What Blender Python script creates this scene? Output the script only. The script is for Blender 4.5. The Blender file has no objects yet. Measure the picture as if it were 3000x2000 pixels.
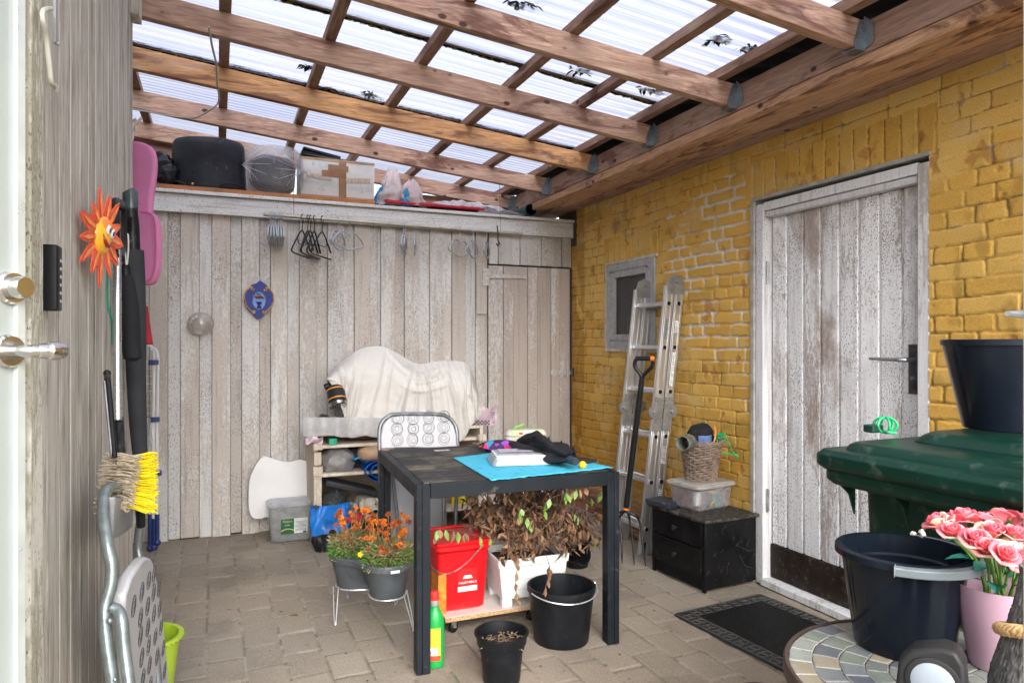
import bpy, math, random
import numpy as np
from mathutils import Vector, Matrix, noise as mnoise
rad=math.radians
random.seed(7); RNG=np.random.default_rng(11)
scene=bpy.context.scene
COL=scene.collection
# ------------------------------------------------------------ camera
TH=rad(22.9); FX,FY=math.sin(TH),math.cos(TH); RX,RY=math.cos(TH),-math.sin(TH); CH=1.25
cd=bpy.data.cameras.new('camera'); cam=bpy.data.objects.new('camera',cd); COL.objects.link(cam)
cam.location=(0,0,CH); cam.rotation_euler=(rad(90),0,-TH)
cd.sensor_width=36; cd.lens=36*1600/2352; cd.shift_y=6/2352; cd.clip_start=.02; cd.clip_end=2000
scene.camera=cam
def at(x,y,X=None,Y=None,Z=None,D=None):
    """photo coordinates (2352 wide) + one known plane -> world point"""
    a=(x-1176)/1600; b=(790-y)/1600
    d=(FX+a*RX,FY+a*RY,b)
    if X is not None: t=X/d[0]
    elif Y is not None: t=Y/d[1]
    elif Z is not None: t=(Z-CH)/d[2]
    else: t=D
    return Vector((t*d[0],t*d[1],CH+t*d[2]))
# ------------------------------------------------------------ sky, sun, exposure
w=bpy.data.worlds.new('World'); scene.world=w; w.use_nodes=True
nt=w.node_tree; nt.nodes.clear()
sky=nt.nodes.new('ShaderNodeTexSky'); sky.sky_type='NISHITA'; sky.sun_disc=False
sky.sun_elevation=rad(34); sky.dust_density=4; sky.air_density=1; sky.ozone_density=1
hs=nt.nodes.new('ShaderNodeHueSaturation'); hs.inputs['Saturation'].default_value=.22   # overcast: nearly grey sky
bg=nt.nodes.new('ShaderNodeBackground'); bg.inputs[1].default_value=.15
ow=nt.nodes.new('ShaderNodeOutputWorld')
nt.links.new(sky.outputs[0],hs.inputs['Color']); nt.links.new(hs.outputs[0],bg.inputs[0]); nt.links.new(bg.outputs[0],ow.inputs[0])
sd=bpy.data.lights.new('sun','SUN'); sd.energy=.6; sd.angle=rad(60); sd.color=(1,.97,.92)
so=bpy.data.objects.new('sun',sd); COL.objects.link(so); so.rotation_euler=(rad(56),0,rad(-7))   # broad fill added behind the camera to brighten the space under the roof
sky.sun_rotation=rad(187)
vs=scene.view_settings; vs.view_transform='Standard'; vs.look='None'; vs.exposure=1.86; vs.gamma=1
scene.render.engine='CYCLES'
try:
    scene.cycles.max_bounces=10; scene.cycles.transparent_max_bounces=16; scene.cycles.transmission_bounces=8
    scene.cycles.diffuse_bounces=5
except Exception: pass
# ------------------------------------------------------------ materials
class NT:
    def __init__(s,name):
        s.m=bpy.data.materials.new(name); s.m.use_nodes=True; s.t=s.m.node_tree; s.t.nodes.clear()
        s.out=s.n('ShaderNodeOutputMaterial'); s.p=s.n('ShaderNodeBsdfPrincipled'); s.l(s.p.outputs[0],s.out.inputs[0])
    def n(s,t,**k):
        o=s.t.nodes.new(t)
        for a,b in k.items(): setattr(o,a,b)
        return o
    def l(s,a,b): s.t.links.new(a,b)
    def co(s,kind='Object'): 
        if not hasattr(s,'_c'): s._c=s.n('ShaderNodeTexCoord')
        return s._c.outputs[kind]
    def mp(s,scale=(1,1,1),rot=(0,0,0),loc=(0,0,0),src=None):
        m=s.n('ShaderNodeMapping'); m.inputs['Scale'].default_value=scale; m.inputs['Rotation'].default_value=rot; m.inputs['Location'].default_value=loc
        s.l(src or s.co(),m.inputs[0]); return m.outputs[0]
    def noise(s,scale,detail=4,vec=None,rough=.55,dist=0):
        o=s.n('ShaderNodeTexNoise'); o.inputs['Scale'].default_value=scale; o.inputs['Detail'].default_value=detail
        o.inputs['Roughness'].default_value=rough; o.inputs['Distortion'].default_value=dist
        s.l(vec or s.co(),o.inputs['Vector']); return o.outputs[0]
    def ramp(s,f,stops,mode='LINEAR'):
        r=s.n('ShaderNodeValToRGB'); r.color_ramp.interpolation=mode
        e=r.color_ramp.elements
        while len(e)<len(stops): e.new(.5)
        for i,(p,c) in enumerate(stops):
            e[i].position=p; e[i].color=(c,c,c,1) if isinstance(c,(int,float)) else (*c,1)
        s.l(f,r.inputs[0]); return r.outputs[0]
    def mix(s,f,a,b,mode='MIX'):
        m=s.n('ShaderNodeMix',data_type='RGBA',blend_type=mode)
        for v,i in ((f,0),(a,6),(b,7)):
            if isinstance(v,(int,float)): m.inputs[i].default_value=v if i==0 else (v,v,v,1)
            elif isinstance(v,tuple): m.inputs[i].default_value=(*v,1)
            else: s.l(v,m.inputs[i])
        return m.outputs[2]
    def math(s,op,a,b=0,c=0):
        m=s.n('ShaderNodeMath',operation=op)
        for v,i in ((a,0),(b,1),(c,2)):
            if isinstance(v,(int,float)): m.inputs[i].default_value=v
            else: s.l(v,m.inputs[i])
        return m.outputs[0]
    def attr(s,name,out='Color'):
        return s.n('ShaderNodeAttribute',attribute_name=name).outputs[out]
    def bump(s,h,strength=.3,dist=.01):
        b=s.n('ShaderNodeBump'); b.inputs['Strength'].default_value=strength; b.inputs['Distance'].default_value=dist
        s.l(h,b.inputs['Height']); s.l(b.outputs[0],s.p.inputs['Normal']); return b
    def set(s,**k):
        names=dict(col='Base Color',rough='Roughness',metal='Metallic',alpha='Alpha',trans='Transmission Weight',ior='IOR',spec='Specular IOR Level',coat='Coat Weight',sheen='Sheen Weight')
        for a,v in k.items():
            i=s.p.inputs[names[a]]
            if isinstance(v,tuple): i.default_value=(*v,1)
            elif isinstance(v,(int,float)): i.default_value=v
            else: s.l(v,i)
        return s
MC={}
def plain(name,col,rough=.5,metal=0,var=.15,scale=12,bump=.1,bscale=60,dirt=None,dirt_amt=.0,spec=.5):
    """painted / plastic / metal surface with uneven tone, fine bump and optional dirt"""
    if name in MC: return MC[name]
    s=NT(name)
    n1=s.noise(scale,5)
    c=s.mix(s.ramp(n1,[(.3,0),(.7,1)]),tuple(x*(1-var) for x in col),tuple(min(1,x*(1+var)) for x in col))
    if dirt:
        n2=s.noise(scale*2.3,8,rough=.7)
        c=s.mix(s.ramp(n2,[(.62-dirt_amt*.3,0),(.72,1)]),c,dirt)
    if max(col)<.06 and not metal: spec=min(spec,.22)
    n3=s.noise(bscale,3)
    s.set(col=c,metal=metal,rough=s.ramp(n1,[(.2,max(.03,rough-.08)),(.8,min(1,rough+.1))]),spec=spec)
    if bump: s.bump(n3,bump,.002)
    MC[name]=s.m; return s.m
def brown_wood(name,axis='X',light=(.45,.29,.20),dark=(.14,.052,.033),amt=.5):
    s=NT(name)
    sc={'X':(1.2,14,14),'Y':(14,1.2,14),'Z':(14,14,1.2)}[axis]
    r=s.n('ShaderNodeObjectInfo').outputs['Random']
    add=s.n('ShaderNodeVectorMath',operation='ADD'); s.l(s.co(),add.inputs[0])
    cmb=s.n('ShaderNodeCombineXYZ'); 
    for i in range(3): s.l(s.math('MULTIPLY',r,13.7+i*5),cmb.inputs[i])
    s.l(cmb.outputs[0],add.inputs[1])
    v=s.mp(scale=sc,src=add.outputs[0])
    g=s.noise(7,6,v,.62,.6); g2=s.noise(1.1,4,v,.5,1.2)
    c=s.mix(s.ramp(g,[(.3,0),(.7,1)]),tuple(x*.62 for x in light),tuple(min(1,x*1.35) for x in light))
    rings=s.ramp(g2,[(.40,0),(.47,1),(.5,.1),(.56,.9),(.6,0),(.66,.7),(.7,0)])
    c=s.mix(s.math('MULTIPLY',rings,amt),c,tuple(x*1.4 for x in dark))
    st=s.noise(2.3,9,s.mp(scale=tuple(max(.8,x*.28) for x in sc),src=add.outputs[0]),.65,.9)
    c=s.mix(s.ramp(st,[(.53,0),(.6,.85)]),c,dark)
    pal=s.noise(3.1,6,s.mp(scale=tuple(max(.9,x*.3) for x in sc),loc=(3,1,7),src=add.outputs[0]),.6)
    c=s.mix(s.ramp(pal,[(.55,0),(.72,.45)]),c,(.52,.40,.31))
    vo=s.n('ShaderNodeTexVoronoi'); vo.inputs['Scale'].default_value=5.5
    s.l(s.mp(scale=tuple(1 if x<2 else 1.6 for x in sc),src=add.outputs[0]),vo.inputs['Vector'])
    c=s.mix(s.ramp(vo.outputs['Distance'],[(.08,1),(.12,0)]),c,(.05,.02,.012))
    s.set(col=c,rough=.75); s.bump(g,.35,.004); MC[name]=s.m; return s.m
def flaky_paint(name,axis='Z',beige=(.42,.355,.30),white=(.60,.59,.56),dark=(.16,.135,.11),speck=.5,whiteness=.5,worn=0.,pv=.14):
    """old paint: beige undercoat, whiter patches kept in places, fine dark flakes and grain"""
    s=NT(name)
    rnd=s.attr('rnd','Fac'); 
    st={'X':(.22,1,1),'Y':(1,.22,1),'Z':(1,1,.22)}[axis]; fine={'X':(.05,1,1),'Y':(1,.05,1),'Z':(1,1,.05)}[axis]
    off=s.n('ShaderNodeVectorMath',operation='ADD'); s.l(s.co(),off.inputs[0])
    cb=s.n('ShaderNodeCombineXYZ'); s.l(s.math('MULTIPLY',rnd,31),cb.inputs[0]); s.l(s.math('MULTIPLY',rnd,17),cb.inputs[2]); s.l(s.math('MULTIPLY',rnd,9),cb.inputs[1]); s.l(cb.outputs[0],off.inputs[1])
    src=off.outputs[0]
    big=s.noise(3.2,7,s.mp(scale=st,src=src),.62,.5)
    pw=s.math('ADD',big,s.math('MULTIPLY_ADD',rnd,pv,-pv/2+(whiteness-.5)*.4))
    fl=s.noise(85,4,s.mp(scale=tuple(max(.35,x) for x in st),src=src),.6)
    f=s.math('ADD',pw,s.math('MULTIPLY_ADD',fl,.5,-.25))
    c=s.mix(s.ramp(f,[(.47,0),(.56,1)]),beige,white)
    tone=s.math('MULTIPLY_ADD',s.math('FRACT',s.math('MULTIPLY',rnd,7.31)),.20,.90)
    hv=s.n('ShaderNodeHueSaturation'); s.l(tone,hv.inputs['Value']); s.l(c,hv.inputs['Color']); c=hv.outputs[0]
    g=s.noise(46,5,s.mp(scale=fine,src=src),.6)
    c=s.mix(s.ramp(g,[(.30,.55),(.47,0)]),c,tuple(x*.62 for x in beige))
    sp=s.noise(230,2,s.mp(scale=tuple(max(.5,x) for x in st),src=src),.5)
    zone=s.noise(2.2,5,src,.6)
    thr=s.math('ADD',sp,s.math('MULTIPLY_ADD',zone,.42,-.21+ (speck-.5)*.25))
    c=s.mix(s.ramp(thr,[(.615,0),(.665,.9)]),c,dark)
    if worn:
        wn=s.noise(1.9,8,s.mp(scale=tuple(max(.5,x) for x in st),loc=(5,2,1)),.72,.4)
        c=s.mix(s.ramp(wn,[(.58-worn*.2,0),(.68-worn*.2,.75)]),c,(.27,.19,.14))
    s.set(col=c,rough=.72,spec=.3)
    h=s.mix(.5,g,f); s.bump(h,.35,.003); MC[name]=s.m; return s.m
def vcol_mat(name,rough=.8,bscale=90,bstr=.4,spec=.3,detail=True,speck=None):
    s=NT(name); c=s.attr('col')
    n=s.noise(bscale,6,rough=.65)
    if detail: c=s.mix(1.0,c,s.ramp(n,[(.25,.72),(.75,1.22)]),'MULTIPLY')
    if speck:
        v=s.noise(330,2); c=s.mix(s.ramp(v,[(.62,0),(.70,.55)]),c,speck)
        v=s.noise(240,3,s.mp(loc=(4,4,4))); c=s.mix(s.ramp(v,[(.60,0),(.70,.5)]),c,(.10,.085,.07))
    s.set(col=c,rough=rough,spec=spec); s.bump(n,bstr,.003); MC[name]=s.m; return s.m
def clearish(name,col=(.9,.92,.95),alpha=.35,rough=.25,wr=0,film=False):
    """thin translucent plastic: part see-through, part milky, glossy skin"""
    s=NT(name); t=s.t; t.nodes.remove(s.p)
    tr=s.n('ShaderNodeBsdfTransparent'); tr.inputs[0].default_value=(.97,.98,1,1)
    tl=s.n('ShaderNodeBsdfTranslucent'); tl.inputs[0].default_value=(*col,1)
    df=s.n('ShaderNodeBsdfDiffuse'); df.inputs[0].default_value=(*col,1)
    gl=s.n('ShaderNodeBsdfGlossy'); gl.inputs['Roughness'].default_value=rough; gl.inputs[0].default_value=(1,1,1,1)
    a=s.n('ShaderNodeMixShader'); a.inputs[0].default_value=.5; s.l(df.outputs[0],a.inputs[1]); s.l(tl.outputs[0],a.inputs[2])
    b=s.n('ShaderNodeMixShader'); s.l(tr.outputs[0],b.inputs[1]); s.l(a.outputs[0],b.inputs[2])
    n=s.noise(14,6,rough=.7); s.l(s.ramp(n,[(.3,max(0,alpha-.15)),(.7,min(1,alpha+.15))]),b.inputs[0])
    c=s.n('ShaderNodeMixShader'); lw=s.n('ShaderNodeLayerWeight'); lw.inputs[0].default_value=.35
    s.l(s.math('MULTIPLY_ADD',lw.outputs['Fresnel'],.5,.03),c.inputs[0]); s.l(b.outputs[0],c.inputs[1]); s.l(gl.outputs[0],c.inputs[2]); s.l(c.outputs[0],s.out.inputs[0])
    if wr:
        bm=s.n('ShaderNodeBump'); bm.inputs['Strength'].default_value=wr; bm.inputs['Distance'].default_value=.01
        wn=s.noise(26,7,s.mp(scale=(1,1,.5)),.65,1.2); s.l(wn,bm.inputs['Height'])
        for q in (df,gl,tl): s.l(bm.outputs[0],q.inputs['Normal'])
    MC[name]=s.m; return s.m
# ------------------------------------------------------------ mesh building
class MB:
    def __init__(s): s.v=[]; s.f=[]; s.flat=False; s.tags=[]
    def add(s,vs,fs):
        o=len(s.v); s.v+= [tuple(p) for p in vs]; s.f+= [tuple(i+o for i in f) for f in fs]; return s
    def box(s,c,d,M=None,taper=None):
        """centre c, size d; taper=(tx,ty) scales the top"""
        x,y,z=(k/2 for k in d); tx,ty=taper or (1,1)
        P=[(-x,-y,-z),(x,-y,-z),(x,y,-z),(-x,y,-z),(-x*tx,-y*ty,z),(x*tx,-y*ty,z),(x*tx,y*ty,z),(-x*tx,y*ty,z)]
        P=[Vector(p) for p in P]
        if M is not None: P=[M@p for p in P]
        P=[p+Vector(c) for p in P]
        return s.add(P,[(0,3,2,1),(4,5,6,7),(0,1,5,4),(1,2,6,5),(2,3,7,6),(3,0,4,7)])
    def bar(s,a,b,wd,ht,up=(0,0,1)):
        a=Vector(a); b=Vector(b); d=b-a; L=d.length; z=d.normalized(); u=Vector(up); x=u.cross(z)
        if x.length<1e-5: x=Vector((1,0,0)).cross(z)
        x.normalize(); y=z.cross(x); M=Matrix((x,y,z)).transposed()
        return s.box((a+b)/2,(wd,ht,L),M)
    def rbox(s,c,d,r=.01,M=None,n=3,taper=(1,1)):
        """box with rounded vertical corners and softened top/bottom edges"""
        x,y,z=(k/2 for k in d); r=min(r,x*.98,y*.98)
        ring=[]
        for qx,qy,a0 in ((1,1,0),(-1,1,90),(-1,-1,180),(1,-1,270)):
            for k in range(n+1):
                a=rad(a0+90*k/n); ring.append((qx*(x-r)+r*math.cos(a),qy*(y-r)+r*math.sin(a),qx,qy))
        e=min(r*.5,z*.5); prof=[(-z,e),(-z+e,0),(z-e,0),(z,e)]
        V=[];m=len(ring)
        for zz,ins in prof:
            t=(zz+z)/(2*z); sx=1+(taper[0]-1)*t; sy=1+(taper[1]-1)*t
            for (px,py,qx,qy) in ring:
                fx=(x-ins)/x; fy=(y-ins)/y
                V.append(Vector((px*fx*sx,py*fy*sy,zz)))
        if M is not None: V=[M@p for p in V]
        V=[p+Vector(c) for p in V]
        F=[]
        for i in range(3):
            for k in range(m): F.append((i*m+k,i*m+(k+1)%m,(i+1)*m+(k+1)%m,(i+1)*m+k))
        F.append(tuple(range(m))[::-1]); F.append(tuple(3*m+k for k in range(m)))
        return s.add(V,F)
    def tube(s,pts,r,n=8,cap=True,close=False):
        pts=[Vector(p) for p in pts]; N=len(pts); rr=[r[min(len(r)-1,int(i*len(r)/N))] for i in range(N)] if isinstance(r,(list,tuple)) else [r]*N
        V=[];F=[]; prev=None
        for i,p in enumerate(pts):
            if close: t=pts[(i+1)%N]-pts[i-1]
            else: t=pts[min(i+1,N-1)]-pts[max(i-1,0)]
            if t.length<1e-9: t=Vector((0,0,1))
            t.normalize()
            if prev is None:
                a=Vector((0,0,1)) if abs(t.z)<.9 else Vector((1,0,0)); x=a.cross(t).normalized()
            else:
                x=prev-t*prev.dot(t)
                x=x.normalized() if x.length>1e-6 else Vector((1,0,0))
            prev=x; y=t.cross(x)
            for k in range(n):
                a=2*math.pi*k/n; V.append(p+(x*math.cos(a)+y*math.sin(a))*rr[i])
        M=N if close else N-1
        for i in range(M):
            for k in range(n):
                j=(i+1)%N; F.append((i*n+k,i*n+(k+1)%n,j*n+(k+1)%n,j*n+k))
        if cap and not close: F.append(tuple(range(n))[::-1]); F.append(tuple((N-1)*n+k for k in range(n)))
        return s.add(V,F)
    def lathe(s,prof,c=(0,0,0),n=32,M=None,sx=1,sy=1):
        V=[];F=[];m=len(prof)
        for (r,z) in prof:
            for k in range(n):
                a=2*math.pi*k/n; V.append(Vector((r*math.cos(a)*sx,r*math.sin(a)*sy,z)))
        if M is not None: V=[M@p for p in V]
        V=[p+Vector(c) for p in V]
        for i in range(m-1):
            for k in range(n): F.append((i*n+k,i*n+(k+1)%n,(i+1)*n+(k+1)%n,(i+1)*n+k))
        if prof[0][0]>1e-6: F.append(tuple(range(n))[::-1])
        if prof[-1][0]>1e-6: F.append(tuple((m-1)*n+k for k in range(n)))
        return s.add(V,F)
    def prism(s,poly,O,U,Vv,depth):
        """polygon (u,v) placed at O in plane U,V and given thickness along UxV"""
        O=Vector(O);U=Vector(U);Vv=Vector(Vv);N=U.cross(Vv).normalized()*depth; n=len(poly)
        A=[O+U*p[0]+Vv*p[1] for p in poly]; B=[a+N for a in A]
        return s.add(A+B,[tuple(range(n))[::-1],tuple(range(n,2*n))]+[(i,(i+1)%n,n+(i+1)%n,n+i) for i in range(n)])
    def grid(s,fn,nu,nv,close_u=False):
        V=[fn(i/(nu if close_u else nu-1),j/(nv-1)) for j in range(nv) for i in range(nu)]
        F=[]
        for j in range(nv-1):
            for i in range(nu if close_u else nu-1):
                i2=(i+1)%nu; F.append((j*nu+i,j*nu+i2,(j+1)*nu+i2,(j+1)*nu+i))
        return s.add(V,F)
    def sphere(s,c,r,nu=16,nv=10,M=None):
        r=r if isinstance(r,(tuple,list)) else (r,r,r)
        def fn(u,v):
            a=2*math.pi*u;b=math.pi*(v-.5)
            p=Vector((math.cos(a)*math.cos(b)*r[0],math.sin(a)*math.cos(b)*r[1],math.sin(b)*r[2]))
            if M is not None: p=M@p
            return p+Vector(c)
        return s.grid(fn,nu,nv,True)
    def jitter(s,amp,freq=8,seed=0):
        o=Vector((seed*3.1,seed*1.7,seed*.9)); out=[]
        for p in s.v:
            q=Vector(p)*freq+o; d=mnoise.noise_vector(q); out.append(tuple(Vector(p)+d*amp))
        s.v=out; return s
    def build(s,name,m,parent=None,world=True,angle=35,bevel=0,solid=0,sub=0,rnd=None,seg=2):
        me=bpy.data.meshes.new(name); V=s.v
        if parent is not None and world:
            Mi=wmat(parent).inverted(); V=[tuple(Mi@Vector(p)) for p in V]
        me.from_pydata(V,[],s.f); me.validate(); me.update()
        if not s.flat:
            me.polygons.foreach_set('use_smooth',[True]*len(me.polygons))
            me.set_sharp_from_angle(angle=rad(angle))
        if rnd is not None:
            a=me.attributes.new('rnd','FLOAT','POINT'); a.data.foreach_set('value',rnd)
        me.materials.append(m)
        o=bpy.data.objects.new(name,me); COL.objects.link(o)
        if parent is not None: o.parent=parent
        if solid: md=o.modifiers.new('solid','SOLIDIFY'); md.thickness=solid; md.offset=0
        if sub: md=o.modifiers.new('sub','SUBSURF'); md.levels=sub; md.render_levels=sub
        if bevel: md=o.modifiers.new('bevel','BEVEL'); md.width=bevel; md.segments=seg; md.limit_method='ANGLE'; md.angle_limit=rad(40)
        return o
def wmat(o):
    M=o.matrix_basis.copy()
    while o.parent: o=o.parent; M=o.matrix_basis@M
    return M
def tag(o,label=None,cat=None,group=None,kind=None):
    if label: o['label']=label
    if cat: o['category']=cat
    if group: o['group']=group
    if kind: o['kind']=kind
    return o
def thing(name,label,cat,loc=(0,0,0),rz=0,group=None,rot=None):
    o=bpy.data.objects.new(name,None); COL.objects.link(o); o.location=loc
    o.rotation_euler=rot or (0,0,rz); o.empty_display_size=.1
    o.matrix_basis=Matrix.Translation(Vector(loc))@(Matrix.Rotation(rz,4,'Z') if rot is None else rot_m(rot))
    return tag(o,label,cat,group)
def rot_m(r):
    from mathutils import Euler
    return Euler(r).to_matrix().to_4x4()
def copy_tree(o,parent=None):
    c=o.copy(); COL.objects.link(c); c.parent=parent
    for ch in list(o.children): copy_tree(ch,c)
    return c
FONTS={}
def text(name,s,size,O,U,V,m,parent,off=.0006,center=True,bold=0,sx=1,stretch=None):
    """flat lettering (1 mm thin mesh) placed at O with reading direction U and up V"""
    cu=bpy.data.curves.new('t','FONT'); cu.body=s; cu.size=size; cu.resolution_u=2
    cu.align_x='CENTER' if center else 'LEFT'; cu.align_y='CENTER'; cu.offset=bold
    ob=bpy.data.objects.new('t',cu); COL.objects.link(ob)
    dg=bpy.context.evaluated_depsgraph_get(); me=bpy.data.meshes.new_from_object(ob.evaluated_get(dg))
    bpy.data.objects.remove(ob); 
    U=Vector(U).normalized(); V=Vector(V).normalized(); N=U.cross(V).normalized()
    k=1
    if stretch:
        xs=[v.co.x for v in me.vertices]; k=stretch/(max(xs)-min(xs)) if xs else 1
    M=Matrix((U*k*sx,V,N)).transposed(); O=Vector(O)+N*off
    Mi=wmat(parent).inverted() if parent is not None else Matrix.Identity(4)
    for v in me.vertices: v.co=Mi@(M@v.co+O)
    me.materials.clear(); me.materials.append(m)
    o=bpy.data.objects.new(name,me); COL.objects.link(o); me.name=name
    if parent is not None: o.parent=parent
    return o
def np_mesh(name,V,F,m,parent=None,col=None,smooth=True):
    me=bpy.data.meshes.new(name)
    me.vertices.add(len(V)); me.vertices.foreach_set('co',np.asarray(V,np.float32).ravel())
    nf=len(F); me.loops.add(nf*4); me.loops.foreach_set('vertex_index',np.asarray(F,np.int32).ravel())
    me.polygons.add(nf); me.polygons.foreach_set('loop_start',np.arange(nf,dtype=np.int32)*4)
    me.polygons.foreach_set('use_smooth',np.full(nf,smooth)); me.update(calc_edges=True)
    if col is not None:
        a=me.color_attributes.new('col','FLOAT_COLOR','POINT'); c=np.ones((len(V),4),np.float32); c[:,:3]=col; a.data.foreach_set('color',c.ravel())
    me.materials.append(m); o=bpy.data.objects.new(name,me); COL.objects.link(o)
    if parent is not None: o.parent=parent
    return o
LAT=RNG.random((256,256))
def vn(x,y,seed=0):
    x=x+seed*17.3; y=y+seed*9.1
    xi=np.floor(x).astype(int); yi=np.floor(y).astype(int); fx=x-xi; fy=y-yi
    fx=fx*fx*(3-2*fx); fy=fy*fy*(3-2*fy)
    g=lambda i,j: LAT[(i)%256,(j)%256]
    return (g(xi,yi)*(1-fx)*(1-fy)+g(xi+1,yi)*fx*(1-fy)+g(xi,yi+1)*(1-fx)*fy+g(xi+1,yi+1)*fx*fy)
def fbm(x,y,seed=0,o=4):
    s=0;a=.5
    for k in range(o): s=s+a*vn(x*2**k,y*2**k,seed+k); a*=.5
    return s/(1-.5**o)
def sst(e0,e1,x): t=np.clip((x-e0)/(e1-e0),0,1); return t*t*(3-2*t)
# ============================================================ GROUND
W=2.6
gm=plain('sand_ground',(.22,.19,.15),.95,var=.3,scale=3)
g=MB(); g.box((0,0,-.16),(600,600,.2)); tag(g.build('ground',gm),kind='structure')
def paving():
    x0,x1,y0,y1,st=-.95,2.6,.1,4.96,.0085
    nx=int((x1-x0)/st);ny=int((y1-y0)/st); xs=np.linspace(x0,x1,nx); ys=np.linspace(y0,y1,ny); X,Y=np.meshgrid(xs,ys)
    Xw=X+(vn(X*2.2,Y*2.2,3)-.5)*.02+Y*.012; Yw=Y+(vn(X*2.6,Y*2.6,5)-.5)*.022
    cw,cl=.142,.213
    ci=np.floor(Xw/cw); off=(LAT[(ci.astype(int)*7)%256,3])*.05+(ci%2)*cl*.5
    ri=np.floor((Yw+off)/cl)
    fx=Xw/cw-ci; fy=(Yw+off)/cl-ri
    dx=np.minimum(fx,1-fx)*cw; dy=np.minimum(fy,1-fy)*cl
    dx=dx+(vn(X*30,Y*30,8)-.5)*.004; dy=dy+(vn(X*30,Y*30,9)-.5)*.004
    d=-np.log(np.exp(-dx*220)+np.exp(-dy*220))/220
    idn=LAT[(ci.astype(int)*13+ri.astype(int)*29)%256,(ri.astype(int)*5+ci.astype(int))%256]
    id2=LAT[(ci.astype(int)*3+ri.astype(int)*11+40)%256,(ri.astype(int)*7)%256]
    top=sst(.001,.0055,d)
    tilt=(fx-.5)*(idn-.5)*.006+(fy-.5)*(id2-.5)*.006
    Z=-.0045+top*.0045+tilt*top+(idn-.5)*.004*top+(fbm(X*25,Y*25,2)-.5)*.0022+(fbm(X*1.1,Y*1.1,4)-.5)*.012
    Z-=np.max(Z)*0
    base=np.array([.285,.240,.186]); tone=(.93+.12*idn)*(.80+.40*fbm(X*3,Y*3,6))
    C=base[None,None]*tone[...,None]*np.ones(3)
    warm=fbm(X*1.3,Y*1.3,12)[...,None]; C=C*(1+(warm-.5)*np.array([.10,.0,-.16]))
    j=(1-sst(.0006,.0042,d))*.8; jn=fbm(X*9,Y*9,14)
    jc=np.where((jn>.50)[...,None],np.array([.13,.11,.085]),np.array([.34,.31,.26]))
    jc=np.where((fbm(X*2,Y*2,19)>.60)[...,None]&(jn<.5)[...,None],np.array([.10,.11,.05]),jc)
    C=C*(1-j[...,None])+jc*j[...,None]
    stn=sst(.62,.74,fbm(X*5,Y*5,22)); C*=(1-.16*stn[...,None])
    V=np.stack([X,Y,Z],-1).reshape(-1,3)
    i=np.arange(nx*ny).reshape(ny,nx); F=np.stack([i[:-1,:-1],i[:-1,1:],i[1:,1:],i[1:,:-1]],-1).reshape(-1,4)
    o=np_mesh('paving',V,F,vcol_mat('paver_concrete',.9,140,.5,.2,speck=(.62,.58,.5)),col=C.reshape(-1,3))
    tag(o,kind='structure')
paving()
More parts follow.
